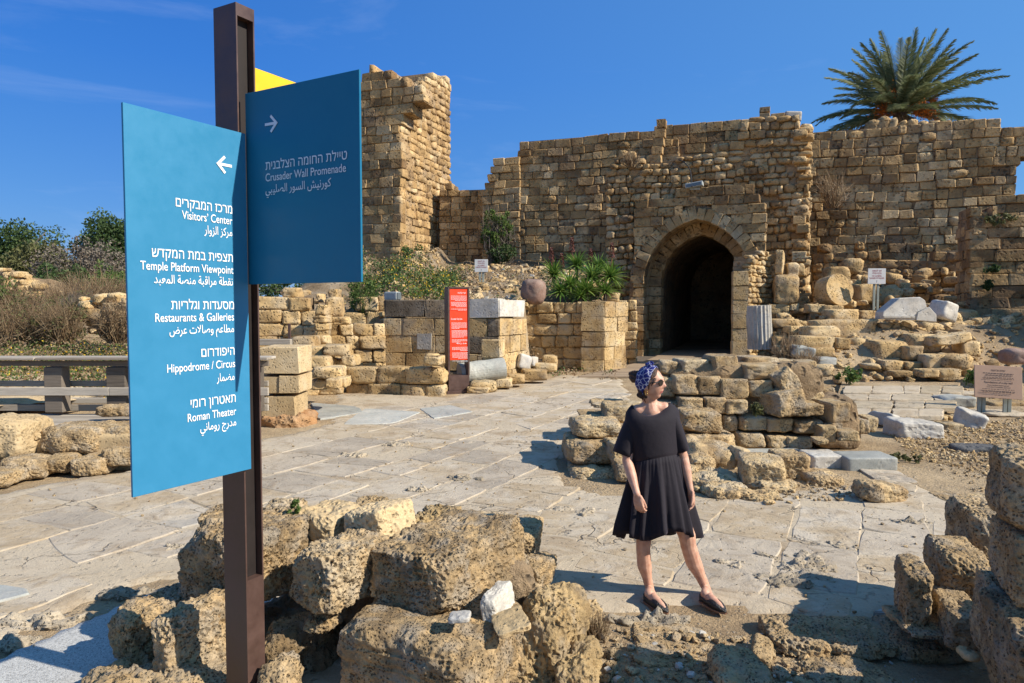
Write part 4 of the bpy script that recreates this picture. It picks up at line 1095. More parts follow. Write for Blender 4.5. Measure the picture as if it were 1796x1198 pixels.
for i in range(15):
    x = 1478+i*14; me = rp.choice(VAR['mid' if i > 3 else 'mid']); M, d = pxbox(x, 727+rp.uniform(-2, 2), x+12, 742+rp.uniform(-2, 2), 12.9, .35, rp.uniform(-15, 15))
    o = bpy.data.objects.new('edge_block', me); COL.objects.link(o); o.matrix_world = Matrix.Translation(plat.location).inverted() @ M @ Matrix.Diagonal((*d, 1)); o.parent = plat
bmx = bmesh.new(); a1_, a2_, a3_, a4_ = G(1465, 727), G(1655, 729), G(1690, 678), G(1480, 678)
vs = [bmx.verts.new((p.x, p.y+.1, z)) for z in (-.1, .125) for p in (a1_, a2_, a3_, a4_)]
for f in ((3, 2, 1, 0), (4, 5, 6, 7), (0, 1, 5, 4), (1, 2, 6, 5), (2, 3, 7, 6), (3, 0, 4, 7)): bmx.faces.new([vs[i] for i in f])
link('platform_core', bm_mesh('platform_core', bmx, M_ground), plat)
loose('marble_block', 'blue grey marble block at the far right end of the slab platform', 'marble block', 1652, 694, 1708, 716, 14.3, .6, M_bluem, 14, -6, 0, seed=50, p=10)
loose('marble_slab', 'big veined white marble slab lying on the gravel', 'marble slab', 1571, 734, 1651, 773, 11.1, .55, M_marble, 30, -4, 3, seed=51, p=12, cuts=2, top=.9, pit=.01)
loose('marble_slab', 'pointed pale slab propped left of the veined marble slab', 'marble slab', 1537, 726, 1575, 752, 12, .5, M_marble, 16, 20, 14, seed=52, top=.3)
loose('marble_slab', 'pointed white slab tilting on the gravel towards the beige notice', 'marble slab', 1680, 722, 1740, 755, 12, .5, M_marble, 18, -25, 18, seed=53, top=.3, cuts=5)
loose('rock', 'small brown rock between the veined slab and the pointed white slab', 'rock', 1652, 740, 1684, 758, 11.9, .4, M_clu, 14, 0, 0, seed=54)
loose('dark_rock', 'low dark bluish rock alone on the sandy court', 'rock', 1678, 780, 1754, 800, 10, .45, M_dark, 26, -5, 0, seed=55, p=4, cuts=6, top=.5)
loose('flat_stone', 'flat pale round stone at the foot of the beige notice', 'flat stone', 1720, 716, 1796, 732, 13.3, .7, M_bed, 18, 0, 0, seed=56, p=4, top=.9)
loose('flat_stone', 'long low block behind the posts of the beige notice', 'stone block', 1735, 702, 1830, 722, 14.8, .6, M_mid, 16, 2, 0, seed=57)
loose('flat_stone', 'flat pale stone above the platform, beside the beige notice', 'flat stone', 1668, 683, 1716, 694, 15.6, .8, M_bed, 14, 2, 0, seed=58, top=.9)
# marble kerb (two long moulded lengths)
kerb = thing('marble_kerb', 'two long moulded grey marble lengths laid end to end as a kerb', 'kerb', G(1490, 830))
for (x0, x1, y0, y1, Y) in ((1418, 1476, 790, 826, 9.05), (1478, 1568, 793, 832, 8.9)):
    M, d = pxbox(x0, y0, x1, y1, Y, .45, 2, 0, .8); o = link('kerb_length', rock_mesh('kerb', d, 22, M_bluem if x0 > 1470 else M_marble, x0, p=14, amp=.012, skew=.02, cuts=1), kerb, M)
M, d = pxbox(1200+60, 789, 1420, 806, 9.35, .5, 2, 0, .8); link('kerb_length', rock_mesh('kerb', d, 20, M_bluem, 5, p=14, amp=.012, skew=.02, cuts=1), kerb, M)
loose('flat_stone', 'pale flat slab touching the right end of the marble kerb', 'flat stone', 1530, 824, 1608, 850, 8.3, .6, M_flag, 20, -8, 2, seed=60, p=9, top=.95)
loose('flat_stone', 'second pale flat slab stepping down from the marble kerb', 'flat stone', 1565, 848, 1625, 866, 7.9, .5, M_flag, 16, -8, 0, seed=61, p=9, top=.95)
loose('porous_stone', 'long low porous stone leaning across the street joint below the kerb', 'stone', 1505, 848, 1592, 886, 7.35, .35, M_clu, 40, 8, 10, seed=62, p=5, pit=.015, top=.3)
loose('porous_stone', 'low brown porous stone between the kerb and the loose blocks', 'stone', 1416, 822, 1480, 860, 8.1, .5, M_clu, 36, 5, 0, seed=63, p=3.5, pit=.015, top=.8)
loose('porous_stone', 'flat porous stone at the near edge of the sandy court', 'stone', 1648, 862, 1706, 884, 7.4, .4, M_clu, 30, -8, 0, seed=64, p=4, pit=.012, top=.9)
loose('porous_stone', 'flat porous stone at the court edge beside the dark right wall', 'stone', 1704, 868, 1770, 886, 7.3, .4, M_clu, 30, 6, 0, seed=65, p=4, pit=.012, top=.9)

# ---- rubble wall remnant right of the woman
cl = Pile('block_wall_remnant', 'ruined wall of porous blocks in four courses right of the woman', 'wall', (3.4, 10, 0), seed=21)
CB = cl.box; Yc = 10.0
for q in ((1292, 755, 1338, 786, Yc, .5), (1339, 759, 1375, 788, Yc-.02, .5), (1375, 760, 1421, 790, Yc-.05, .55), (1340, 729, 1385, 759, Yc+.04, .5), (1293, 727, 1340, 755, Yc+.08, .5), (1386, 731, 1437, 761, Yc, .55),
          (1180, 656, 1222, 692, Yc+.35, .5), (1221, 658, 1262, 693, Yc+.32, .5), (1261, 662, 1310, 700, Yc+.28, .5), (1190, 694, 1230, 722, Yc+.2, .5), (1231, 694, 1269, 726, Yc+.18, .5), (1270, 698, 1308, 727, Yc+.15, .5),
          (1310, 664, 1351, 697, Yc+.3, .5), (1265, 724, 1292, 757, Yc+.2, .5), (1148, 700, 1192, 730, Yc+.4, .5), (1150, 660, 1182, 696, Yc+.5, .5)):
    CB(*q, 'clu', cl.rg.uniform(-3, 5), cl.rg.uniform(-1.5, 1.5))
for q in ((1156, 632, 1190, 656, Yc+.7, .5), (1190, 629, 1242, 660, Yc+.62, .55), (1241, 622, 1291, 662, Yc+.5, .55), (1297, 625, 1364, 652, Yc+.75, .6), (1303, 637, 1360, 666, Yc+.35, .5), (1363, 630, 1392, 652, Yc+.9, .5), (1392, 631, 1430, 660, Yc+.9, .5),
          (1393, 656, 1432, 682, Yc+.6, .5), (1428, 656, 1441, 680, Yc+.8, .5), (1388, 681, 1440, 708, Yc+.4, .5), (1436, 678, 1458, 710, Yc+.8, .5)):
    CB(*q, 'clu')
cl.hi(1352, 648, 1395, 688, Yc+.1, .55, M_clu, 26, 10, -25, pit=.015); cl.hi(1343, 682, 1408, 728, Yc-.1, .6, M_clu, 30, 12, -12, pit=.018); cl.hi(1374, 707, 1437, 731, Yc-.1, .5, M_clu, 26, 0, -3, pit=.015)
cl.hi(1193, 718, 1264, 759, Yc-.45, .55, M_clu, 34, 4, 2, pit=.016); cl.hi(1200, 756, 1289, 797, Yc-.5, .6, M_clu, 34, 3, 1, pit=.016)
for q in ((1444, 702, 1485, 742, Yc-.1, .5), (1467, 752, 1504, 774, 9.6, .4), (1436, 744, 1466, 777, 9.7, .4), (1430, 768, 1453, 780, 9.4, .3), (1500, 733, 1519, 762, 10.2, .4), (1516, 729, 1538, 758, 10.4, .4), (1484, 728, 1512, 740, 10.6, .4), (1452, 738, 1475, 755, 9.9, .3)):
    CB(*q, 'clu')
# earth and rubble filling behind the faces
Mx, d = pxbox(1150, 645, 1430, 795, Yc+.45, 1.1, 0, 0, .0); cl.put(rock_mesh('fill', d, 40, M_mortar, 3, p=9, amp=.06, pit=.02, pits=8), Mx, 'rubble_fill')
Mx, d = pxbox(1420, 700, 1500, 790, Yc+.2, .8, 0, 0, .0); cl.put(rock_mesh('fill', d, 20, M_mortar, 4, p=4, amp=.1), Mx, 'rubble_fill')
Mx, d = pxbox(1170, 785, 1300, 850, 9.0, 1.2, 0, 0, .0); cl.put(rock_mesh('fill', d, 30, M_clu, 5, p=3, amp=.1, pit=.02, pits=10), Mx, 'rubble_fill')
ls = Pile('stepped_wall_end', 'low stepped end of pale porous blocks seen left of the woman', 'wall end', (1.2, 9, 0), seed=22)
ls.hi(1003, 729, 1088, 768, 9.0, .75, M_clu, 34, 2, 0, p=9, pit=.014, top=.9); ls.hi(992, 764, 1082, 815, 8.75, .9, M_clu, 38, 2, 0, p=7, pit=.014, top=.6); ls.hi(1062, 772, 1112, 812, 8.5, .5, M_clu, 26, 10, 0, pit=.014)
ls.hi(1060, 706, 1125, 742, 9.5, .7, M_clu, 26, 0, 0, pit=.014); ls.hi(1018, 722, 1062, 735, 9.8, .7, M_clu, 22, 0, 0, pit=.014); ls.hi(1040, 703, 1100, 716, 10.6, .7, M_clu, 22, 0, 0, pit=.014)
ls.hi(1000, 808, 1100, 846, 8.5, .9, M_clu, 34, 0, 0, p=4, pit=.016, name='footing'); ls.hi(1078, 800, 1128, 845, 8.2, .6, M_clu, 26, 0, 0, pit=.016)
loose('stone_block', 'big cut block lying in front of the block wall remnant', 'stone block', 1298, 796, 1384, 856, 8.0, .62, M_clu, 48, -12, 0, seed=70, p=10, amp=.03, cuts=2, pit=.012, top=.75, skew=.06)
loose('stone_block', 'cube like block just behind the big cut block', 'stone block', 1358, 788, 1422, 848, 8.45, .6, M_clu, 40, -8, 0, seed=71, p=8, amp=.04, pit=.014, top=.8)
loose('stone_block', 'small rounded block alone at the foot of the two long stones', 'stone block', 1213, 799, 1253, 832, 8.7, .4, M_clu, 30, 0, 0, seed=72, p=5, pit=.014)
loose('stone_block', 'pale angular chunk against the rubble behind the big cut block', 'stone', 1284, 784, 1314, 812, 8.9, .35, M_pale, 18, 15, 10, seed=73, p=4, cuts=5)
rb = Pile('fallen_rubble', 'low spill of broken rock along the street right of the dress', 'rubble', (2.6, 8.4, 0), seed=23)
rb.hi(1205, 828, 1300, 862, 8.0, .8, M_clu, 44, 0, 3, p=3, amp=.12, pit=.02, cuts=5); rb.hi(1240, 850, 1325, 884, 7.5, .5, M_clu, 44, 5, 6, p=4, amp=.1, pit=.018, cuts=5); rb.hi(1300, 862, 1375, 888, 7.4, .4, M_clu, 34, -4, 0, p=4, amp=.1, pit=.018)
rb.hi(1315, 838, 1400, 872, 7.8, .5, M_clu, 30, -4, 0, p=3, amp=.1, pit=.018); rb.hi(1195, 815, 1225, 850, 8.5, .4, M_clu, 24, 0, 0, pit=.018)
for k in range(30):
    x = rgs.uniform(1215, 1400); y = rgs.uniform(828, 880); w = rgs.uniform(6, 20); rb.box(x, y, x+w, y+w*.6, Yg(y+w*.6), w/F*8, 'rub', rgs.uniform(-40, 40), 0)

# ================================================================== LEFT SIDE
lwz = Pile('retaining_wall', 'low wall of pitted stones holding the boardwalk at the street edge', 'wall', (-6, 8.6, 0), seed=24)
lwz.hi(-60, 728, 58, 812, 8.55, .9, M_pale, 60, 6, 2, p=5, amp=.06, pit=.01); lwz.hi(2, 800, 82, 842, 8.3, .5, M_near, 44, 8, 5, p=5, pit=.014); lwz.hi(-60, 820, 22, 860, 7.9, .5, M_near, 40, 0, 0, p=4, pit=.014)
lwz.hi(75, 795, 128, 832, 8.5, .5, M_near, 40, 8, 0, p=4, pit=.014); lwz.hi(130, 798, 184, 836, 8.5, .5, M_near, 40, 2, 0, p=9, amp=.03, pit=.012); lwz.hi(180, 780, 260, 818, 8.7, .5, M_near, 40, 4, 0, p=6, pit=.014)
lwz.hi(56, 752, 82, 772, 8.9, .5, M_pale, 24, 0, 0); lwz.hi(72, 742, 180, 798, 8.85, .7, M_near, 60, 3, 0, p=5, amp=.06, pit=.014); lwz.hi(170, 740, 262, 782, 9.0, .7, M_near, 50, 3, 0, p=5, pit=.016)
lwz.hi(255, 750, 400, 800, 9.3, .7, M_near, 40, 3, 0, p=6, pit=.014)
Mx, d = pxbox(-70, 760, 400, 845, 8.95, 1.0, 2, 0, 0); lwz.put(rock_mesh('fill', d, 50, M_pale, 8, p=9, amp=.02), Mx, 'mortar_fill')
loose('rough_stone', 'dark speckled stone on the boardwalk under the railing post', 'stone', 168, 710, 250, 732, 9.6, .35, M_near, 30, 4, 0, seed=80, p=5, pit=.014)
print('middle', len(bpy.data.objects))
# ================================================================== FOREGROUND ROCKS
fp = Pile('rock_pile', 'heap of big pitted blocks in the foreground behind the signpost', 'rock pile', (-.6, 4, 0), seed=31)
M_holes = stone_mat('honeycombed_stone', [(.27, .18, .085), (.45, .31, .145), (.55, .39, .19)], pore=30, pored=.02, var=.3, fine=160, patch=4, stainamt=.35, greyamt=.3, porecol=.45, pthr=(.36, .46))
hk = dict(pit=.026, pits=30)
fp.hi(322, 905, 532, 1072, 3.95, .6, None, 110, -27, 0, p=13, amp=.04, **hk)
fp.hi(514, 948, 676, 1076, 3.72, .52, None, 100, -30, 2, p=12, amp=.05, **hk)
fp.hi(512, 888, 628, 954, 4.3, .36, M_pale, 80, -24, 6, p=5, amp=.07, cuts=6, pit=.012, pits=30)
fp.hi(608, 886, 724, 982, 4.2, .32, M_pale, 80, -32, -9, p=9, amp=.04, cuts=4, pit=.010, pits=44)
fp.hi(616, 876, 672, 912, 4.7, .3, None, 50, -10, 0, **hk)
fp.hi(650, 922, 912, 1090, 3.7, .85, None, 130, -28, -3, p=12, amp=.055, cuts=4, pit=.02, pits=30, strata=.02)
fp.hi(716, 896, 816, 968, 4.8, .45, M_holes, 80, -8, 0, p=4, amp=.08, pit=.035, pits=24)
fp.hi(798, 912, 956, 992, 5.1, .5, None, 80, -10, 2, p=9, amp=.035, pit=.012, pits=34)
fp.hi(790, 930, 920, 1010, 4.6, .5, None, 70, -22, 2, p=13, amp=.04, pit=.014, pits=34)
fp.hi(902, 978, 978, 1050, 4.75, .36, None, 60, -24, 2, p=10, amp=.05, pit=.012, pits=34)
fp.hi(872, 1000, 940, 1060, 4.5, .35, None, 50, -14, 2, p=5, amp=.07, pit=.014, pits=34)
fp.hi(588, 1056, 930, 1275, 3.38, .75, M_near, 130, -24, 0, p=11, amp=.055, cuts=4, pit=.012, pits=22, strata=.012)
fp.hi(890, 1030, 1046, 1290, 3.75, .75, M_holes, 110, -16, 10, p=3.4, amp=.09, cuts=3, pit=.022, pits=26, tiltx=-12)
fp.hi(968, 1130, 1060, 1290, 3.6, .45, M_holes, 70, -10, 18, p=3, amp=.1, pit=.03, pits=20)
fp.hi(846, 1030, 902, 1108, 3.62, .3, M_marble, 40, -20, -10, p=9, amp=.03, pit=.006, pits=60)
fp.hi(860, 1085, 930, 1110, 3.42, .25, M_pale, 30, 10, -14, p=9, amp=.05, pit=0, name='stone_chip')
fp.hi(786, 1078, 824, 1092, 3.42, .1, M_marble, 20, 0, -6, p=5, pit=0, name='stone_chip')
fp.hi(204, 1042, 334, 1172, 3.82, .5, None, 90, -32, 0, p=11, amp=.055, **hk)
fp.hi(284, 1052, 402, 1290, 3.55, .5, None, 100, -34, 0, p=10, amp=.06, **hk)
fp.hi(536, 1060, 604, 1115, 3.75, .3, None, 40, -20, 0, p=4, amp=.08, **hk)
fp.hi(464, 878, 524, 918, 4.5, .3, None, 40, 0, 0, p=4, amp=.08, **hk)
fp.hi(352, 892, 400, 925, 4.4, .3, None, 40, 0, 0, p=4, amp=.1, **hk)
fp.hi(165, 1146, 260, 1290, 3.55, .5, None, 60, 10, -14, p=3, amp=.12, **hk)
fp.hi(80, 1176, 420, 1330, 3.3, .55, None, 90, 6, 0, p=3.4, amp=.08, **hk)
fp.hi(395, 1060, 610, 1330, 3.95, .8, M_mortar, 80, 0, 0, p=5, amp=.1, pit=.02, pits=20, name='rubble_fill')
fp.hi(430, 1080, 560, 1280, 3.7, .5, M_near, 70, -20, 10, p=3, amp=.12, pit=.012, pits=20)
fp.hi(600, 960, 930, 1250, 4.15, .5, M_mortar, 50, 0, 0, p=5, amp=.08, name='rubble_fill')
fp.hi(450, 1150, 520, 1290, 3.35, .3, M_near, 40, 0, 0, p=3, amp=.1, pit=.015)
# loose rocks of the dirt strip
loose('flat_block', 'broad flat sandstone block half sunk in the dirt below the left shoe', 'stone block', 1112, 1098, 1262, 1180, 4.0, .55, M_near, 70, -6, 3, seed=90, p=9, amp=.03, cuts=3, pit=.006, pits=40, top=.9)
edge = Pile('eroded_street_edge', 'crumbling pitted edge of the street just below the woman', 'kerb', (1, 4.5, 0), seed=32)
for q in ((1040, 1082, 1125, 1112, 4.6, .3), (1105, 1078, 1190, 1110, 4.55, .3), (1180, 1080, 1262, 1118, 4.5, .35), (1240, 1098, 1312, 1150, 4.3, .35), (1005, 1058, 1060, 1105, 4.4, .4), (1280, 1090, 1340, 1120, 4.55, .3), (960, 1035, 1010, 1070, 4.4, .4)):
    edge.hi(*q, M_clu, 54, edge.rg.uniform(-10, 10), 0, p=3.2, amp=.11, pit=.018, pits=28, top=.8)
loose('rock', 'sandstone lump at the tip of the shadow beside the sunk flat block', 'rock', 1316, 1126, 1374, 1172, 3.95, .3, M_near, 44, -20, 14, seed=91, p=4, cuts=6, pit=.008, top=.6)
loose('rock', 'larger rough lump at the lower frame edge left of the shadow', 'rock', 1245, 1152, 1370, 1230, 3.6, .4, M_near, 60, -10, 6, seed=92, p=3.4, cuts=6, pit=.014, amp=.1)
loose('brick_fragment', 'small reddish brick fragment lying on the dirt', 'brick fragment', 1030, 1140, 1054, 1152, 4.15, .08, M_red, 10, -20, 0, seed=93)
# right hand corner wall
rf = Pile('corner_wall', 'rough corner wall of large blocks in deep shade at the right', 'wall', (2.6, 3.8, 0), seed=33)
kk = dict(pit=.014, pits=32)
for q, y_ in (((1580, 985, 1654, 1112, 3.95, .4), -20), ((1642, 953, 1748, 1080, 4.1, .5), -20), ((1652, 1048, 1750, 1150, 3.72, .5), -20), ((1698, 882, 1790, 1000, 4.45, .5), -10), ((1765, 792, 1960, 945, 3.0, .5), -24), ((1772, 925, 1960, 1085, 2.95, .5), -24),
              ((1730, 1014, 1806, 1190, 3.2, .4), -20), ((1766, 1060, 1960, 1340, 2.8, .55), -20), ((1590, 1085, 1700, 1120, 3.85, .4), 0)):
    rf.hi(*q, None, 80, y_, rf.rg.uniform(-3, 3), p=11, amp=.05, **kk)
rf.hi(1352, 1082, 1456, 1156, 4.1, .45, None, 80, -4, 0, p=5, amp=.05, pit=.022, pits=26, top=.8)
rf.hi(1448, 1086, 1568, 1158, 4.05, .45, None, 70, 0, 0, p=5, amp=.05, top=.8, **kk); rf.hi(1566, 1088, 1690, 1170, 4.0, .45, None, 60, 0, 0, p=5, amp=.05, top=.8, **kk)
rf.hi(1425, 1150, 1600, 1260, 3.6, .5, None, 60, 6, 0, p=3.4, amp=.06, top=.9, **kk)
for (x, y, z, w) in ((3.0, 2.9, .3, .75), (3.5, 2.5, .3, .8), (3.0, 3.5, .3, .7), (2.7, 2.6, .3, .6), (3.6, 3.3, .4, .9), (3.5, 3.9, .3, .8), (3.6, 3.9, .55, .6), (3.9, 4.3, .4, 1.), (2.6, 2.7, .55, .45)):  # blocks out of view, added to cast shade over the lower right corner
    me = rf.rg.choice(VAR['near']); rf.put(me, Matrix.Translation((x, y, z)) @ Matrix.Rotation(R(-25+rf.rg.uniform(-8, 8)), 4, 'Z') @ Matrix.Diagonal((w, w*.85, .62, 1)))
loose('rock', 'small rounded stone sitting in the shaded corner', 'rock', 1690, 1138, 1716, 1164, 3.45, .12, M_mid, 16, 0, 0, seed=95, p=3)
# pebbles and chips
def scatter(name, pts, variants, smin, smax, seed, flat=.6, kind='stuff'):
    r_ = random.Random(seed); recs = []
    for p in pts:
        s_ = smin*(smax/smin)**(r_.random()**2.2)
        M = Matrix.Translation(p+Vector((0, 0, s_*.1))) @ Euler((r_.uniform(-.5, .5), r_.uniform(-.5, .5), r_.uniform(0, 6.3))).to_matrix().to_4x4() @ Matrix.Diagonal((s_, s_*r_.uniform(.6, 1), s_*r_.uniform(.3, .8)*flat/.6, 1))
        recs.append((r_.choice(variants), M))
    o = join_records(name, recs, None, recs[0][0].materials[0]); o['kind'] = kind; return o
def reg(pts_px, n, seed, zf=None):
    poly_ = [G(*p) for p in pts_px]; r_ = random.Random(seed); xs = [p.x for p in poly_]; ys = [p.y for p in poly_]; out = []
    while len(out) < n:
        x, y = r_.uniform(min(xs), max(xs)), r_.uniform(min(ys), max(ys))
        if inpoly(x, y, poly_): out.append(Vector((x, y, gz(x, y)+.01 if zf is None else zf)))
    return out
CH = chamfer_variants(M_marble, 6, 77, .16, (.1, .2)); CHt = chamfer_variants(M_near, 6, 78, .16, (.1, .2)); CHm = chamfer_variants(M_mid, 6, 79, .16, (.1, .2))
scatter('pebbles', reg([(950, 1110), (1120, 1100), (1400, 1115), (1500, 1250), (900, 1250)], 900, 1), CHt, .006, .07, 1)
scatter('pale_chips', reg([(950, 1110), (1120, 1100), (1500, 1115), (1700, 1250), (900, 1250)], 220, 2), CH, .006, .045, 2)
scatter('gravel', reg([(1560, 760), (1700, 745), (1900, 715), (2000, 860), (1800, 850), (1600, 800)], 5200, 3), CHm, .012, .06, 3)
scatter('court_gravel', reg([(1430, 745), (1540, 740), (1600, 800), (1740, 880), (2000, 900), (2000, 830), (1700, 760)], 1600, 4), CHt, .01, .04, 4)
scatter('upper_gravel', reg([(1430, 655), (1700, 650), (1760, 700), (1430, 690)], 900, 5), CHm, .02, .09, 5)
scatter('street_crumbs', reg([(0, 880), (500, 760), (1000, 670), (1050, 720), (980, 800), (1700, 900), (1500, 1080), (400, 980)], 900, 6, .012), CHt, .006, .03, 6)
scatter('kerb_gravel', reg([(1300, 820), (1600, 870), (1560, 880), (1250, 880)], 500, 8, .01), CHt, .01, .05, 8)
def terrain_pts(x0, x1, y0, y1, n, seed):
    r_ = random.Random(seed); return [Vector((x, y, gz(x, y))) for x, y in ((r_.uniform(x0, x1), r_.uniform(y0, y1)) for _ in range(n))]
scatter('mound_stones', [p for p in terrain_pts(-4, 6, 19.8, 33, 2600, 9) if p.z > 1.2], CHm, .04, .34, 9)
scatter('mound_marble_chips', [p for p in terrain_pts(-3, 6, 21, 31, 500, 10) if p.z > 1.2], CH, .03, .22, 10)
scatter('slope_stones', [p for p in terrain_pts(8.5, 17, 18.5, 30, 2400, 12) if p.z > .25], CHm, .05, .4, 12)
scatter('left_slope_stones', [p for p in terrain_pts(-26, -5, 14, 30, 900, 13) if p.z > .4], CHm, .05, .4, 13)

# ================================================================== WOODWORK
deck = thing('wooden_deck', 'brown plank deck leading from the street into the archway', 'deck', (5, 24, 0))
y = 20.6; dl, dr_ = [], []
rd = random.Random(4)
while y < 33:
    t = (y-20.6)/12.4
    xl = 1.95+(y-20.6)*.52 if y < 26.5 else 5.0+(y-26.5)*.36; xr = 7.4+(y-20.6)*.28 if y < 28 else 9.4+(y-28)*.3
    w = .19
    me = bevbox('plank', Matrix.Translation((0, 0, .02+rd.uniform(-.003, .003))), (xl, xr, y, y+w-.012, -.02, .03), M_deck, .004)
    link('plank', me, deck); y += w
bmx = bmesh.new(); box(bmx, Matrix.Identity(4), 3.2, 8, 21, 30, -.02, .0)
bm_ = bmx; link('joist_frame', bm_mesh('joist_frame', bm_, M_woodd), deck)
# boardwalk & railing at the left
bwk = thing('boardwalk', 'grey plank boardwalk behind the low retaining wall', 'boardwalk', (-7, 10, .4))
zb = .46
for k in range(6):
    y0 = 9.25+k*.22; me = bevbox('plank', Matrix.Translation((0, 0, zb)), (-12, -3.95, y0, y0+.205, -.03, .0), M_wood, .005); link('plank', me, bwk)
me = bevbox('fascia', Matrix.Translation((0, 0, zb)), (-12, -3.95, 9.2, 9.24, -.16, -.002), M_wood, .004); link('fascia', me, bwk)
rl = thing('wooden_railing', 'long weathered wooden railing with thick posts beside the boardwalk', 'railing', (-7, 10.5, zb))
Yr = 10.35
def wbox(name, x0, y0, x1, y1, Y, d, mat, bev=.008, par=None):
    a = W(x0, y1, Y); b_ = W(x1, y0, Y)
    return link(name, bevbox(name, Matrix.Identity(4), (a.x, b_.x, Y, Y+d, a.z, b_.z), mat, bev), par)
for (x0, x1) in ((78, 108), (187, 219), (-60, -30), (330, 362), (430, 455)):
    wbox('post', x0, 644, x1, 724, Yr, .2, M_woodd, .012, rl)
Yf = Yr-.05
wbox('top_rail', -300, 633, 470, 642, Yr-.02, .05, M_woodd, .004, rl)
for (x0, x1) in ((-300, 60), (61, 300), (301, 470)):
    a = W(x0, 632, Yr-.12); b_ = W(x1, 632, Yr-.12)
    link('top_board', bevbox('top_board', Matrix.Identity(4), (a.x, b_.x-.01, Yr-.12, Yr+.08, a.z, a.z+.04), M_wood, .008), rl)
    link('top_board', bevbox('top_board', Matrix.Identity(4), (a.x, b_.x-.01, Yr+.09, Yr+.27, a.z, a.z+.04), M_wood, .008), rl)
for (ya, yb_, Y) in ((680, 694, Yr-.05), (710, 721, Yr+.22), (668, 678, Yr+.25), (698, 708, Yr+.9)):
    for (x0, x1) in (((-300, 190), (191, 470)) if Y < Yr else ((-300, 80), (107, 191), (216, 470))):
        wbox('rail', x0, ya, x1, yb_, Y, .045, M_wood, .006, rl)
r2 = thing('short_railing', 'short wooden rail end visible above the pale square pier', 'railing', W(490, 610, 13.4))
wbox('top_board', 380, 595, 509, 606, 13.4, .14, M_wood, .008, r2); wbox('post', 500, 605, 508, 640, 13.42, .1, M_woodd, .006, r2); wbox('rail', 380, 609, 500, 616, 13.42, .05, M_woodd, .006, r2); wbox('post', 505, 568, 509, 596, 13.6, .05, M_brown, .004, r2)
# pinkish gravel path behind the railing
pp = [G(-200, 668, .62), G(135, 655, .62), G(158, 676, .62), G(150, 700, .62), G(-200, 722, .62)]
po = link('side_path', sheet('side_path', [(p.x, p.y) for p in pp], .64, M_pale, .2, .02, .1)); tag(po, kind='structure')

# ================================================================== SIGNS
AR = {'ا': '\uFE8D\uFE8E', 'ب': '\uFE8F', 'ة': '\uFE93\uFE94', 'ت': '\uFE95', 'ج': '\uFE9D', 'ح': '\uFEA1', 'د': '\uFEA9\uFEAA', 'ر': '\uFEAD\uFEAE', 'ز': '\uFEAF\uFEB0', 'س': '\uFEB1', 'ش': '\uFEB5', 'ص': '\uFEB9', 'ض': '\uFEBD', 'ط': '\uFEC1', 'ع': '\uFEC9', 'ق': '\uFED5', 'ك': '\uFED9', 'ل': '\uFEDD', 'م': '\uFEE1', 'ن': '\uFEE5', 'و': '\uFEED\uFEEE', 'ي': '\uFEF1'}
def shape_ar(s):
    s = s.replace('لا', '\u0001'); Lc = [c for c in s if c != '\u0651']; out = []
    dual = lambda c: c in AR and len(AR[c]) == 1
    for i, c in enumerate(Lc):
        pj = i > 0 and dual(Lc[i-1]); nj = dual(c) and i+1 < len(Lc) and (Lc[i+1] in AR or Lc[i+1] == '\u0001')
        if c == '\u0001': out.append('\uFEFC' if pj else '\uFEFB')
        elif c in AR:
            j = ord(AR[c][0])+(1 if pj else 0)+(2 if nj else 0); out.append(chr(j))
        else: out.append(c)
    return ''.join(out[::-1])
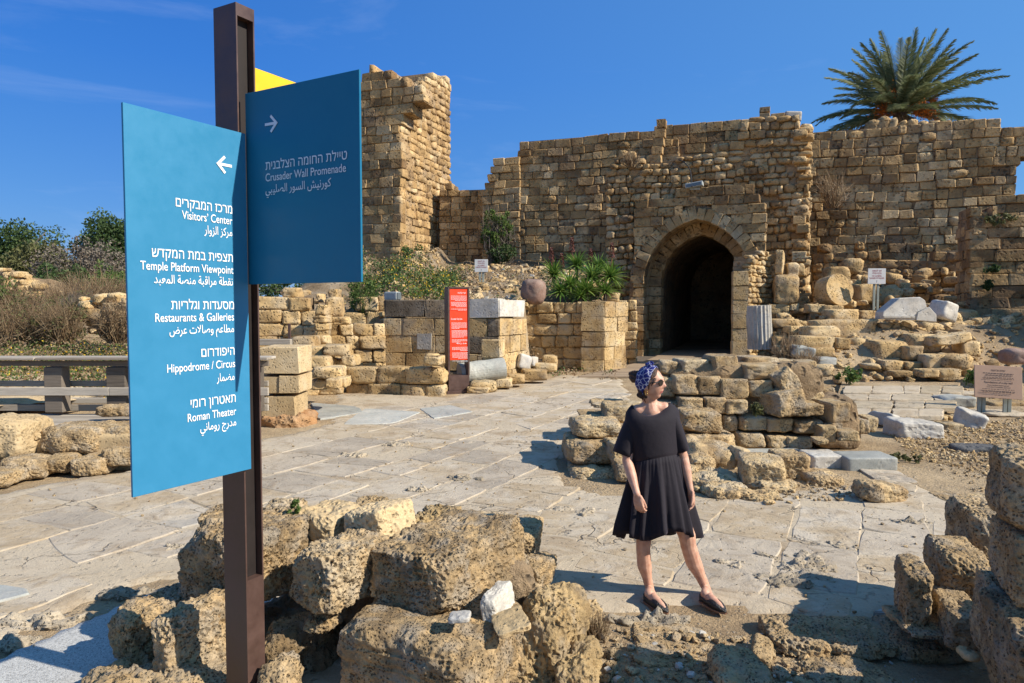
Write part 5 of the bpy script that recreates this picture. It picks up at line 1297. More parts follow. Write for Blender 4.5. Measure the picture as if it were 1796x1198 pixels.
def text_mesh(s, size, bold=0.):
    """lettering as thin flat shapes in XY; every outline is filled on its own, so strokes that cross stay solid"""
    c = bpy.data.curves.new('lettering', 'FONT'); c.body = s; c.size = size; c.fill_mode = 'NONE'
    o = bpy.data.objects.new('lettering', c); COL.objects.link(o)
    dg = bpy.context.evaluated_depsgraph_get(); me = bpy.data.meshes.new_from_object(o.evaluated_get(dg))
    COL.objects.unlink(o); bpy.data.objects.remove(o)
    co = [Vector((v.co.x, v.co.y, 0)) for v in me.vertices]; nx_ = {}
    for e in me.edges: nx_.setdefault(e.vertices[0], []).append(e.vertices[1]); nx_.setdefault(e.vertices[1], []).append(e.vertices[0])
    seen = set(); loops = []
    for st in range(len(co)):
        if st in seen or st not in nx_: continue
        L_ = [st]; seen.add(st); cur = st
        nb = sorted(nx_[st], key=lambda q: abs(q-st)); cur = nb[0] if nb[0] == st+1 or len(nb) < 2 else (nb[1] if nb[1] == st+1 else nb[0])
        while cur not in seen:
            seen.add(cur); L_.append(cur); n_ = [q for q in nx_[cur] if q not in seen]
            if not n_: break
            cur = n_[0]
        if len(L_) > 2: loops.append([co[i] for i in L_])
    def area(p): return .5*sum(p[i].x*p[(i+1) % len(p)].y-p[(i+1) % len(p)].x*p[i].y for i in range(len(p)))
    ar = [area(p) for p in loops]; own = {}
    for i, p in enumerate(loops):
        best = None
        for j, q in enumerate(loops):
            if i != j and ar[i]*ar[j] < 0 and abs(ar[j]) > abs(ar[i]) and all(inpoly(v.x, v.y, [(w.x, w.y) for w in q]) for v in p[::3]):
                if best is None or abs(ar[j]) < abs(ar[best]): best = j
        own[i] = best
    V = []; Fs = []
    for i, p in enumerate(loops):
        if own[i] is not None: continue
        grp = [p]+[loops[j] for j in range(len(loops)) if own[j] == i]
        flat = [v for g_ in grp for v in g_]; tris = tessellate_polygon(grp); o_ = len(V)
        V += [(v.x, v.y, .0004+.00003*(i % 7)) for v in flat]; Fs += [tuple(o_+k for k in t) for t in tris]
    V = np.array(V); 
    if bold:
        base = V.copy(); f0 = list(Fs)
        for k, (dx, dy) in enumerate(((bold, 0), (bold/2, bold/2), (bold/2, -bold/2))):
            off = len(V); q = base.copy(); q[:, 0] += dx; q[:, 1] += dy; q[:, 2] += .00025*(k+1); V = np.concatenate([V, q]); Fs += [tuple(i+off for i in f) for f in f0]
    return V, Fs
def put_text(par, items, Mx, mat, name='lettering'):
    """items: (string, size, x, y, align, target width or None)"""
    Vs = []; Fs = []; off = 0
    for (s, size, x, y, al, wdt) in items:
        V, F_ = text_mesh(s, size, bold=size*.014)
        w0, w1 = V[:, 0].min(), V[:, 0].max()
        if wdt: V[:, 0] = (V[:, 0]-w0)*(wdt/(w1-w0)); w0, w1 = 0, wdt
        V[:, 0] += x-(w1 if al == 'R' else w0 if al == 'L' else (w0+w1)/2); V[:, 1] += y
        Vs.append(V); Fs += [tuple(i+off for i in f) for f in F_]; off += len(V)
    V = np.concatenate(Vs); A_ = np.array(Mx); V = V@A_[:3, :3].T+A_[:3, 3]
    return link(name, mesh_np(name, V, Fs, mat), par)
def flatpoly(polys):
    V = []; Fs = []
    for p in polys:
        n = len(p); o = len(V); V += [(x, y, 0) for x, y in p]+[(x, y, .001) for x, y in p]
        Fs.append(tuple(range(o+n, o+2*n)))
        for i in range(n): Fs.append((o+i, o+(i+1) % n, o+n+(i+1) % n, o+n+i))
    return V, Fs
PA = R(-29.5); pa_ = Vector((math.cos(PA), math.sin(PA), 0)); pb_ = Vector((math.sin(PA), -math.cos(PA), 0))   # pa: towards the right panel, pb: towards the left panel
sg = thing('direction_sign', 'tall brown signpost with two blue direction panels and a yellow one', 'signpost', (-1.28, 3.4, 0))
C0 = W(424, 600, 3.42); C0.z = 0                                # near corner of the post
ztop = W(412, 3, 3.42).z; zs0 = W(436, 1020, 3.42).z; zs1 = W(414, 30, 3.45).z
Mp = frame_m(C0, pa_, -pb_, Vector((0, 0, 1)))                # x along pa, y backwards
pw_, pd_ = .158, .108
def pbox(name, dims, mat=M_brown, bev=.0015, par=sg): return link(name, bevbox(name, Mp, dims, mat, bev), par)
post_bm = bmesh.new()
for dms in ((-pw_, 0, 0, .008, zs0, zs1), (-pw_, 0, pd_-.008, pd_, zs0, zs1), (-pw_, -pw_+.008, .008, pd_-.008, zs0, zs1), (-pw_, 0, 0, pd_, -.05, zs0), (-pw_, 0, 0, pd_, zs1, ztop)):
    box(post_bm, Mp, *dms)
pm = bm_mesh('post', post_bm, M_brown); postp = link('post', pm, sg)
li = bevbox('slot_lining', Mp, (-.05, -.04, .009, pd_-.009, zs0+.001, zs1-.001), M_brown2, 0); link('slot_lining', li, postp)
# panels
def panel(o0, d, w, z0, z1, mat, th=.012, out=1):
    n = Vector((-d.y, d.x, 0))
    M = frame_m(o0, d, n, Vector((0, 0, 1)))
    return link('panel', bevbox('panel', M, (0, w, -th/2, th/2, z0, z1), mat, .001), sg)
def zat(x, y, P): return CAMZ+(W(x, y, P.y).z-CAMZ)
# left panel: from just behind the post corner outwards to the viewer
Lo = C0+pa_*.010-pb_*.03
lw_ = .575+.03
Lz1 = W(425, 235, Lo.y).z; Lz0 = W(437, 822, Lo.y).z
lp = panel(Lo, pb_, lw_, Lz0, Lz1, M_blue); lp['label'] = 'bright blue panel with five destinations'
# text frame for left panel: origin at post end, x towards post (right), z up
Ml = frame_m(Lo+Vector((0, 0, 0))+pa_*.0075, -pb_, Vector((0, 0, 1)), pa_)
def lxy(px, py):
    d = ray(px, py); c = Vector((0, 0, CAMZ)); o_ = Lo+pa_*.0075; t = (o_-c).dot(pa_)/d.dot(pa_); P = c+d*t
    return ((P-Lo).dot(-pb_), P.z)
rows = [('מרכז המבקרים', 'Visitors’ Center', 'مركز الزوار', (308, 355), (319, 377), (358, 404), 407),
        ('תצפית במת המקדש', 'Temple Platform Viewpoint', 'نقطة مراقبة منصّة المعبد', (266, 442), (246, 467), (270, 491), 408),
        ('מסעדות וגלריות', 'Restaurants & Galleries', 'مطاعم وصالات عرض', (300, 533), (272, 557), (297, 581), 410),
        ('היפודרום', 'Hippodrome / Circus', 'مضمار', (353, 620), (293, 647), (380, 666), 411.5),
        ('תאטרון רומי', 'Roman Theater', 'مدرج رومانيّ', (334, 706), (329, 733), (351, 752), 414)]
it = []
rts = [((407, 366), (407, 388), (407, 409)), ((408, 452), (409, 473), (408, 495)), ((410, 536), (410, 557), (410, 577)), ((411, 613), (412, 638), (411, 659)), ((413, 699), (414, 722), (414, 740))]
for (he, en, ar_, a, b_, c_, xr), rt in zip(rows, rts):
    for s, lt, r_, sz, bl in ((he[::-1], a, rt[0], .060, -.020), (en, b_, rt[1], .052, -.016), (shape_ar(ar_), c_, rt[2], .052, -.014)):
        x0, z0 = lxy(*lt); x1, z1 = lxy(*r_)
        it.append((s, sz, x1, (z1+z0)/2+bl, 'R', x1-x0))
put_text(lp, it, Ml, M_white)
ax_, az_ = lxy(393, 289)
def arrow(cx, cz, L_, t, sgn):
    h = L_/2; q = []
    tip = cx-sgn*h
    q.append([(tip+sgn*t*.8, cz-t/2), (cx+sgn*h, cz-t/2), (cx+sgn*h, cz+t/2), (tip+sgn*t*.8, cz+t/2)])
    for s2 in (1, -1):
        q.append([(tip, cz), (tip+sgn*h*1.0, cz+s2*h*.98), (tip+sgn*(h*1.0+t*.7), cz+s2*(h*.98-t*.7)), (tip+sgn*t*1.4, cz)])
    if True: q = [p if sum(p[i][0]*p[(i+1) % 4][1]-p[(i+1) % 4][0]*p[i][1] for i in range(4)) > 0 else p[::-1] for p in q]
    return q
def put_polys(par, polys, Mx, mat, name='arrow'):
    V, Fs = flatpoly(polys); V = np.array(V); k = 0
    for i, p in enumerate(polys):
        V[k:k+2*len(p), 2] += .0003*i; k += 2*len(p)
    A_ = np.array(Mx); V = V@A_[:3, :3].T+A_[:3, 3]
    return link(name, mesh_np(name, V, Fs, mat), par)
put_polys(lp, arrow(ax_, az_, .085, .0125, 1), Ml, M_white)
# right panel
Ro = C0-pb_*(pd_*.46)+pa_*.002
Rw = .715
Rz1 = W(430, 165, Ro.y).z; Rz0 = W(430, 499, Ro.y).z
rp_ = panel(Ro, pa_, Rw, Rz0, Rz1, M_blue_shade); rp_['label'] = 'shaded blue panel pointing to the promenade'
Mr = frame_m(Ro+pb_*.0075, pa_, Vector((0, 0, 1)), pb_)
def rxy(px, py):
    d = ray(px, py); c = Vector((0, 0, CAMZ)); o_ = Ro+pb_*.0075; t = (o_-c).dot(pb_)/d.dot(pb_); P = c+d*t
    return ((P-Ro).dot(pa_), P.z)
it = []
for s, lt, r_, sz, bl in (('טיילת החומה הצלבנית'[::-1], (466, 289), (609, 273), .060, -.020), ('Crusader Wall Promenade', (466, 310), (607, 297), .052, -.016), (shape_ar('كورنيش السور الصليبيّ'), (466, 333), (581, 322), .052, -.014)):
    x0, z0 = rxy(*lt); x1, z1 = rxy(*r_); it.append((s, sz, x0, (z1+z0)/2+bl, 'L', x1-x0))
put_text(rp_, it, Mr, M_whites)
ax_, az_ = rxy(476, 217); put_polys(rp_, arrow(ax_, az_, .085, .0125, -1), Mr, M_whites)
# yellow panel behind
Yo = C0-pb_*pd_+pa_*-.02
Yz1 = W(447, 118, Yo.y).z
yp = panel(Yo, -pb_, .62, Yz1-.45, Yz1, M_yel); yp['label'] = 'yellow panel seen edge on behind'

# red information panel
rs = thing('red_information_panel', 'tall red information panel with white text in a brown frame', 'information panel', G(800, 688))
ra = R(4); rbx = Vector((math.cos(R(-8)), math.sin(R(-8)), 0))
Rp = G(787, 690); Rp.z = 0
rx_ = Vector((math.cos(R(22)), math.sin(R(22)), 0)); ry_ = Vector((-rx_.y, rx_.x, 0))
Mq = frame_m(Rp, rx_, ry_, Vector((0, 0, 1)))
wR = .52; hR = W(787, 503, Rp.y).z
def rb_(name, dims, mat=M_brown, bev=.004, par=rs): return link(name, bevbox(name, Mq, dims, mat, bev), par)
rb_('base', (-.06, wR+.1, -.08, .40, -.02, .06)); rb_('plinth', (.0, wR, .0, .30, .06, .42))
rb_('side_post', (-.01, .035, .0, .30, .42, hR)); rb_('side_post', (wR-.03, wR+.01, .0, .30, .42, hR)); rb_('top_cap', (.036, wR-.031, .0, .30, hR-.04, hR))
pz0 = W(790, 632, Rp.y).z
rpn = rb_('panel', (.04, wR-.035, .02, .06, pz0, hR-.045), M_redp, .002)
Mt = frame_m(Rp+rx_*.04+ry_*.0185, rx_, Vector((0, 0, 1)), -ry_)
pwid = wR-.075
it = [('העיר הצלבנית'[::-1], .055, pwid*.9, hR-.16, 'R', .2), ('Crusader City Gate', .055, .03, hR-.78, 'L', .28), (shape_ar('مدينة'), .055, pwid*.93, hR-1.36, 'R', .25)]
put_text(rpn, it, Mt, M_white)
bars = []; rq = random.Random(3)
z = hR-.22
for blk, n in ((hR-.22, 5), (hR-.37, 5), (hR-.53, 2), (hR-.86, 6), (hR-1.04, 7), (hR-1.26, 3), (hR-1.44, 4), (hR-1.57, 6), (hR-1.76, 2)):
    for i in range(n):
        zz = blk-i*.026; x0 = .03; x1 = pwid*.93
        if i == n-1: x1 = pwid*rq.uniform(.4, .8) if blk < hR-.8 and blk > hR-1.4 else x1; x0 = x0 if blk < hR-.8 and blk > hR-1.4 else pwid*rq.uniform(.2, .6)
        x = x0
        while x < x1:           # greeked words
            w = rq.uniform(.015, .05); bars.append([(x, zz), (min(x+w, x1), zz), (min(x+w, x1), zz+.007), (x, zz+.007)]); x += w+.008
put_polys(rpn, bars, Mt, M_white, 'body_text')['kind'] = 'stuff'

# two warning signs
def warn(px, py0, py1, pxw, Y, base_py, label, yaw):
    c = W(px, (py0+py1)/2, Y); w = pxw/F*Y; h = (py1-py0)/F*Y; zb_ = W(px, base_py, Y).z
    t = thing('warning_sign', label, 'warning sign', (c.x, Y, zb_), 'warning signs against climbing')
    X = Vector((math.cos(R(yaw)), math.sin(R(yaw)), 0)); N = Vector((X.y, -X.x, 0)); M = frame_m(Vector((c.x, Y, c.z)), X, -N, Vector((0, 0, 1)))
    link('post', bevbox('post', M, (-.09, -.02, .03, .09, zb_-c.z-.2, h*.4), M_galv, .004), t); link('post', bevbox('post', M, (.03, .10, .03, .09, zb_-c.z-.2, h*.4), M_galv, .004), t)
    bd = link('board', bevbox('board', M, (-w/2, w/2, 0, .025, -h/2, h/2), M_signw, .004), t)
    Mt_ = frame_m(Vector((c.x, Y, c.z))+N*.002, X, Vector((0, 0, 1)), N)
    put_text(bd, [('אין לטפס'[::-1], h*.16, 0, h*.30, 'C', w*.52), ('סכנת נפילה'[::-1], h*.16, 0, h*.14, 'C', w*.52), ('NO CLIMBING', h*.14, 0, -h*.03, 'C', w*.52), ('DANGER OF FALLING', h*.14, 0, -h*.17, 'C', w*.82)], Mt_, M_lred)['kind'] = 'stuff'
    put_text(bd, [('!', h*.22, 0, -h*.42, 'C', None)], Mt_, M_lblack, 'exclamation_mark')
warn(844, 455, 477, 23, 26, 506, 'white warning notice on a post in front of the mound', -4)
warn(1538, 471, 498, 30, 23.6, 533, 'white warning notice on a post above the marble pediment', -4)
# beige notice
t = thing('beige_notice', 'tilted beige notice about foundations on two green posts', 'notice', G(1750, 722))
Yn = 13.4; cN = W(1751, 670, Yn); X = Vector((math.cos(R(-12)), math.sin(R(-12)), -.045)).normalized()
Nn = Vector((X.y, -X.x, 0)).normalized(); Zt = Nn.cross(X); Zt = X.cross(-Nn) if Zt.z < 0 else Zt
Zu = (Vector((0, 0, 1))*math.cos(R(12))+(-Nn)*math.sin(R(12))); Zu = (Zu-X*Zu.dot(X)).normalized(); Nt = X.cross(Zu)
Mb = frame_m(cN, X, -Nt, Zu); wN, hN = .81, .62
bd = link('board', bevbox('board', Mb, (-wN/2, wN/2, 0, .03, -hN/2, hN/2), M_beige, .004), t)
for x in (-.27, .17):
    for dx in (0, .075):
        P = cN+X*(x+dx); Mz = Matrix.Translation((P.x, P.y+.06, 0)) @ Matrix.Rotation(R(-12), 4, 'Z'); link('post', bevbox('post', Mz, (-.03, .03, 0, .05, -.1, cN.z-.2), M_galv, .003), t)
Mt_ = frame_m(cN+Nt*.002, X, Zu, Nt)
put_text(bd, [('יסודות של חומה'[::-1], .05, 0, .20, 'C', .24), ('Foundations of a city wall', .055, 0, -.03, 'C', .48), ('From the Early Islamic period', .03, 0, -.075, 'C', .36), ('and the Crusader period', .03, 0, -.11, 'C', .40)], Mt_, M_lblack)['kind'] = 'stuff'
bars = []
for zz, x0, x1 in ((.155, -.26, .26), (.12, -.22, .24), (.075, -.25, .26), (.05, -.26, .27), (-.15, -.28, .26), (-.185, -.3, .27), (-.205, -.28, .26), (-.26, -.08, .06)):
    x = x0
    while x < x1:
        w = rq.uniform(.02, .06); bars.append([(x, zz), (min(x+w, x1), zz), (min(x+w, x1), zz+.011), (x, zz+.011)]); x += w+.012
put_polys(bd, bars, Mt_, M_lblack, 'body_text')['kind'] = 'stuff'

# ---- lamp over the gate with its cable, lamp among the flowers, white block
GH.plane(1222, 28.9, 21)
u_, z_ = GH.uz(1218, 331)
lampT = thing('floodlight', 'grey floodlight lying on the ledge above the arch', 'floodlight', GH.P(u_, z_))
Ml2 = frame_m(GH.P(u_, z_, .12), GH.u, -GH.n, Vector((0, 0, 1)))
link('housing', bevbox('housing', Ml2 @ Matrix.Rotation(R(-8), 4, 'Y'), (-.33, .36, -.3, .1, .05, .24), M_lamp, .03, 2), lampT)
link('lens', bevbox('lens', Ml2 @ Matrix.Rotation(R(-8), 4, 'Y'), (-.29, .3, -.315, -.302, .08, .2), M_glass, .002), lampT)
link('bracket', bevbox('bracket', Ml2, (-.2, .2, -.05, .02, -.03, .05), M_lamp, .005), lampT)
def tube(name, pts, r, mat, parent=None, seg=7, taper=1.):
    bm = bmesh.new(); rings = []; n = len(pts)
    for i, p in enumerate(pts):
        p = Vector(p); d = (Vector(pts[min(i+1, n-1)])-Vector(pts[max(i-1, 0)])).normalized()
        a = d.orthogonal().normalized() if i == 0 else (a-d*a.dot(d)).normalized(); b_ = d.cross(a)
        rr = r*(1+(taper-1)*i/(n-1)) if not isinstance(r, (list, tuple)) else r[i]
        rings.append([bm.verts.new(p+(a*math.cos(t_)+b_*math.sin(t_))*rr) for t_ in [2*math.pi*k/seg for k in range(seg)]])
    for i in range(n-1):
        for k in range(seg): bm.faces.new((rings[i][k], rings[i][(k+1) % seg], rings[i+1][(k+1) % seg], rings[i+1][k]))
    bm.faces.new(rings[0][::-1]); bm.faces.new(rings[-1])
    return link(name, bm_mesh(name, bm, mat, True), parent)
Yk = 29.0
cab = tube('cable', [W(x, y, Yk+dy) for x, y, dy in ((1214, 328, -.25), (1213, 316, .1), (1211, 300, .4), (1207, 292, .5), (1200, 284, .7), (1190, 280, .8))], .022, M_cable)
tag(cab, 'black cable running down the gatehouse wall to the floodlight', 'cable')
lm = thing('floodlight', 'grey floodlight standing among the yellow flowers left of the forecourt wall', 'floodlight', W(688, 530, 19.4))
Ml3 = Matrix.Translation(W(688, 520, 19.4)) @ Matrix.Rotation(R(-25), 4, 'Z')
link('housing', bevbox('housing', Ml3, (-.28, .14, 0, .22, -.1, .13), M_lamp, .04, 2), lm); link('lens', bevbox('lens', Ml3, (.142, .16, .02, .2, -.08, .11), M_glass, .003), lm); link('bracket', bevbox('bracket', Ml3, (-.04, .04, .06, .16, -.35, -.1), M_cable, .004), lm)
loose('white_block', 'small white block standing alone on top of the gatehouse', 'white block', 1377, 195, 1407, 211, 30.8, .6, M_marble, 8, -8, 3, seed=97, p=14, amp=.01, top=.1)
tp = Masonry('turret_stub', 'two stacked squared blocks rising highest on the gatehouse top', 'stone stack', (11, 31, 10), seed=98)
tp.plane(1340, 31, 19)
for (x0, y0, x1, y1) in ((1332, 197, 1351, 210), (1332, 186, 1351, 197), (1352, 197, 1376, 209)):
    a = tp.uz(x0, y1); b_ = tp.uz(x1, y0); tp.stone(a[0], b_[0], a[1], b_[1], .5, 'farcrisp')
tp.finish()
print('foreground', len(bpy.data.objects))
# ================================================================== VEGETATION
def leaves_np(C, sz, rs, up=.0, narrow=.5, seed=0):
    """diamond leaves centred on the points C (n,3) with sizes sz (n,)"""
    n = len(C); a = rs.normal(size=(n, 3)); a[:, 2] = a[:, 2]*(1-up)+up*np.abs(a[:, 2])*2; a /= np.linalg.norm(a, axis=1)[:, None]
    b = rs.normal(size=(n, 3)); b -= (a*b).sum(1)[:, None]*a; b /= np.linalg.norm(b, axis=1)[:, None]; c = np.cross(a, b)
    s = sz[:, None]
    V = np.stack([C-a*s*.5, C+b*s*narrow*.5+c*s*.06, C+a*s*.5, C-b*s*narrow*.5+c*s*.06], 1).reshape(-1, 3)
    return V, np.arange(n*4).reshape(n, 4)
def blobs(center, rad, k, rs, sq=(1, 1, .8)):
    """clump centres spread over an ellipsoid's shell"""
    d = rs.normal(size=(k, 3)); d /= np.linalg.norm(d, axis=1)[:, None]; r = rs.uniform(.45, 1., k)[:, None]
    return np.array(center)+d*r*np.array(rad)*np.array(sq)
def foliage(name, center, rad, nclump, per, leaf, mat, parent=None, seed=0, clump=.28, narrow=.5, up=0., zmin=None):
    rs = np.random.RandomState(seed); cc = blobs(center, rad, nclump, rs, (1, 1, 1)); m = min(rad)
    P = np.repeat(cc, per, 0); q = rs.normal(size=P.shape); q /= np.linalg.norm(q, axis=1)[:, None]
    P = P+q*(rs.uniform(.3, 1, len(P))**.5*clump*m)[:, None]*np.repeat(rs.uniform(.6, 1.3, nclump), per)[:, None]
    if zmin is not None: P = P[P[:, 2] > zmin]
    V, Fs = leaves_np(P, leaf*rs.uniform(.6, 1.4, len(P)), rs, up, narrow)
    return link(name, mesh_np(name, V, Fs, mat), parent)
def tree(name, label, px, py, Y, w, h, trunk_h, mat, seed, leaf=.28, nclump=46, per=150, cat='tree', group=None):
    c = W(px, py, Y); rs = random.Random(seed); g = gz(c.x, c.y)
    t = thing(name, label, cat, (c.x, c.y, g), group)
    foliage('crown', (c.x, c.y, c.z), (w/2, w/2, h/2), nclump, per, leaf, mat, t, seed, .42)
    pts = [(c.x+rs.uniform(-.1, .1)*i, c.y, g-.2+(c.z-g)*i/4) for i in range(5)]
    tube('trunk', pts, [.22, .19, .16, .12, .06], M_bark, t)
    for k in range(6):
        a = rs.uniform(0, 6.28); e = Vector((c.x+math.cos(a)*w*.35, c.y+math.sin(a)*w*.35, c.z+rs.uniform(-.1, .35)*h)); s_ = Vector(pts[3])
        tube('limb', [s_, s_.lerp(e, .5)+Vector((0, 0, .2)), e], [.09, .06, .02], M_bark, t, 5)
    return t
def twiggy(name, label, px, py, Y, w, h, mat, seed, n=260, cat='shrub', group=None, leafmat=None, nl=0):
    c = W(px, py, Y); g = c.z-h/2; rs = np.random.RandomState(seed); Vs = []; Fs = []; o = 0
    for i in range(n):
        a = rs.uniform(0, 6.28); r = rs.uniform(.1, 1)**.6*w/2; p0 = np.array([c.x+r*.35*math.cos(a), c.y+r*.35*math.sin(a)*.7, g-.1]); p1 = np.array([c.x+r*math.cos(a), c.y+r*math.sin(a)*.7, g+h*rs.uniform(.45, 1.05)*(1-.35*(2*r/w)**2)])
        mid = (p0+p1)/2+rs.normal(size=3)*.08*h; th = rs.uniform(.006, .016)*(Y/20)
        for (q0, q1, t0, t1) in ((p0, mid, th, th*.7), (mid, p1, th*.7, th*.2), (mid, mid+(p1-mid)*.7+rs.normal(size=3)*.18*h, th*.6, th*.15), (mid+(p1-mid)*.5, p1+rs.normal(size=3)*.2*h, th*.5, th*.1)):
            d = q1-q0; s_ = np.cross(d, [rs.normal()*.3, 1, rs.normal()*.3]); s_ /= np.linalg.norm(s_)+1e-6; u_ = np.cross(d, s_); u_ /= np.linalg.norm(u_)+1e-6
            Vs += [q0+s_*t0, q0-s_*t0*.5+u_*t0, q0-s_*t0*.5-u_*t0, q1+s_*t1, q1-s_*t1*.5+u_*t1, q1-s_*t1*.5-u_*t1]
            Fs += [(o, o+1, o+4, o+3), (o+1, o+2, o+5, o+4), (o+2, o, o+3, o+5)]; o += 6
    me = mesh_np('twigs', np.array(Vs), np.array(Fs), mat)
    if leafmat is None:
        ob = link(name, me); return tag(ob, label, cat, group)
    t = thing(name, label, cat, (c.x, c.y, g), group); link('twigs', me, t)
    foliage('leaves', (c.x, c.y, c.z), (w/2, w*.35, h/2), max(6, nl//60), 60, .07*Y/20, leafmat, t, seed, .4)
    return t
# -- trees beyond the left ruins
tree('evergreen_tree', 'dark green tree at the far left with a bare branch rising beside it', 28, 470, 62, 8.5, 6.8, 2, M_leafd, 1, nclump=90, per=230)
tree('evergreen_tree', 'tall dark tree just beside the left edge of the bright blue panel', 206, 450, 60, 5.5, 6.4, 2, M_leafd, 2, nclump=80, per=230)
tree('evergreen_tree', 'mid green bushy tree behind the rubble wall, right of the darkest one', 78, 490, 56, 6.4, 4.6, 1.5, M_leafo, 3, nclump=80, per=220)
tree('bare_tree', 'greyish half bare tree between the two dark green ones', 148, 485, 54, 6.6, 4.8, 1.5, M_grey, 4, leaf=.2, nclump=70, per=180)
tree('bushy_tree', 'dark bush line tree below the half bare one', 118, 515, 50, 8, 3.2, 1, M_leafd, 5, nclump=70, per=200)
tree('bushy_tree', 'green bush growing under the tall dark tree', 206, 510, 42, 3.6, 2.9, 1, M_leafg, 6, leaf=.16, nclump=34, per=140)
tree('distant_tree', 'distant tree hidden mostly behind the sign panels', 330, 500, 66, 14, 4.5, 1.5, M_leafd, 7, nclump=60, per=120)
tree('distant_tree', 'dark green shrubbery glimpsed under the shaded blue panel', 520, 508, 30, 6, 1.4, .5, M_leafd, 8, leaf=.13, nclump=40, per=120, cat='shrub')
p0 = W(52, 470, 60); br = tube('bare_branch', [W(50, 446, 60), W(60, 428, 60), W(72, 415, 60), W(80, 408, 60)], [.09, .07, .05, .03], M_grey); tag(br, 'bare dead branch rising against the sky at the far left', 'branch')
# -- ruined walls in the brush at left
bl = Pile('rubble_wall', 'crumbling rubble wall sloping down through brush at the far left', 'wall', (-18, 26, 1), seed=41)
rr = random.Random(8)
for k in range(90):
    t = rr.random(); x = -14+t*118; top = 462+t*46; y = top+rr.uniform(0, 26+18*(1-t)); w = rr.uniform(8, 20)
    bl.box(x, y, x+w, y+w*.62, 27+rr.uniform(-.4, .4), .6, 'rub', rr.uniform(-40, 40), rr.uniform(-20, 20))
Mx, d = pxbox(-30, 485, 100, 620, 27.4, 1.2, 0, 14, 0); bl.put(rock_mesh('fill', d, 24, M_mortar, 9, p=4, amp=.08), Mx, 'rubble_fill')
for q in ((58, 522, 84, 534), (56, 538, 76, 548), (60, 548, 88, 566), (88, 538, 108, 556)): bl.box(*q, 26.2, .7, 'rub')
bl2 = Pile('rubble_wall', 'low broken wall among yellow flowers beside the bright blue panel', 'wall', (-14, 22, 1), seed=42)
for q in ((138, 528, 166, 542), (164, 516, 190, 533), (188, 514, 218, 532), (135, 541, 186, 562), (184, 532, 222, 552), (176, 550, 214, 564), (205, 545, 240, 560), (158, 573, 176, 588), (192, 560, 222, 574), (200, 570, 216, 584), (150, 560, 180, 572), (215, 525, 250, 560), (225, 555, 260, 580)):
    bl2.box(*q, 22+rr.uniform(-.3, .3), .8, rr.choice(['mid', 'rub']))
for k in range(50):
    x = rr.uniform(135, 300); y = rr.uniform(520, 580); w = rr.uniform(6, 16); bl2.box(x, y, x+w, y+w*.62, 22.2, .4, 'rub', rr.uniform(-40, 40), rr.uniform(-20, 20))
# -- brush
for i, (px, py, Y, w, h, mt, lm_, nl, lb) in enumerate([
    (30, 560, 22, 3.2, 2.0, M_dry, M_leafo, 1700, 'tall brown dry brush below the sloping rubble wall'),
    (115, 520, 24.5, 3.4, 1.5, M_dry, None, 0, 'pale leafless thicket in front of the half bare tree'),
    (165, 505, 27, 3.4, 1.4, M_dry, None, 0, 'thin upright dry twigs above the broken wall'),
    (110, 560, 21.5, 1.6, 1.3, M_dry, M_leafo, 700, 'dense brown thorn bush between the two broken walls'),
    (138, 535, 23, 1.4, .9, M_grey, M_leafo, 300, 'grey green sprawling bush leaning over the broken wall'),
    (10, 530, 24, 1.6, 1.7, M_dry, M_leafg, 900, 'green creeper on the sloping rubble wall'),
    (205, 560, 19.5, 1.4, 1.1, M_dry, M_dry, 600, 'dry weeds against the edge of the bright blue panel')]):
    twiggy('dry_shrub', lb, px, py, Y, w, h, mt, 20+i, leafmat=lm_, nl=nl)
def cover(name, pts, per, leaf, mat, seed, spread=.14, lift=.12, label=None):
    rs = np.random.RandomState(seed); C = np.array([list(p) for p in pts]); P = np.repeat(C, per, 0)+rs.normal(size=(len(C)*per, 3))*np.array([spread, spread, lift*.6]); P[:, 2] += np.abs(rs.normal(size=len(P)))*lift
    V, Fs = leaves_np(P, leaf*rs.uniform(.6, 1.4, len(P)), rs, 0, .45); o = link(name, mesh_np(name, V, Fs, mat)); o['kind'] = 'stuff'; return o
def pts_px(x0, x1, y0, y1, Ya, Yb, n, seed, dz=0):
    r_ = random.Random(seed); out = []
    while len(out) < n:
        Y = r_.uniform(Ya, Yb); px = r_.uniform(x0, x1); x = (px-CX)/F*Y; z = gz(x, Y)
        out.append(Vector((x, Y, z+dz)))
    return out
cover('weed_cover', pts_px(-60, 260, 0, 0, 13, 22, 420, 1), 30, .075, M_leafg, 1, .2, .16)
cover('dry_weed_cover', pts_px(-60, 300, 0, 0, 12.6, 22, 620, 2), 26, .07, M_dry, 2, .2, .2)
cover('yellow_flower_cover', pts_px(-60, 260, 0, 0, 12.8, 20, 300, 3), 7, .05, M_flow, 3, .2, .22)
cover('ochre_weed_cover', pts_px(-60, 260, 0, 0, 12.8, 22, 300, 4), 16, .06, M_leafo, 4, .2, .2)
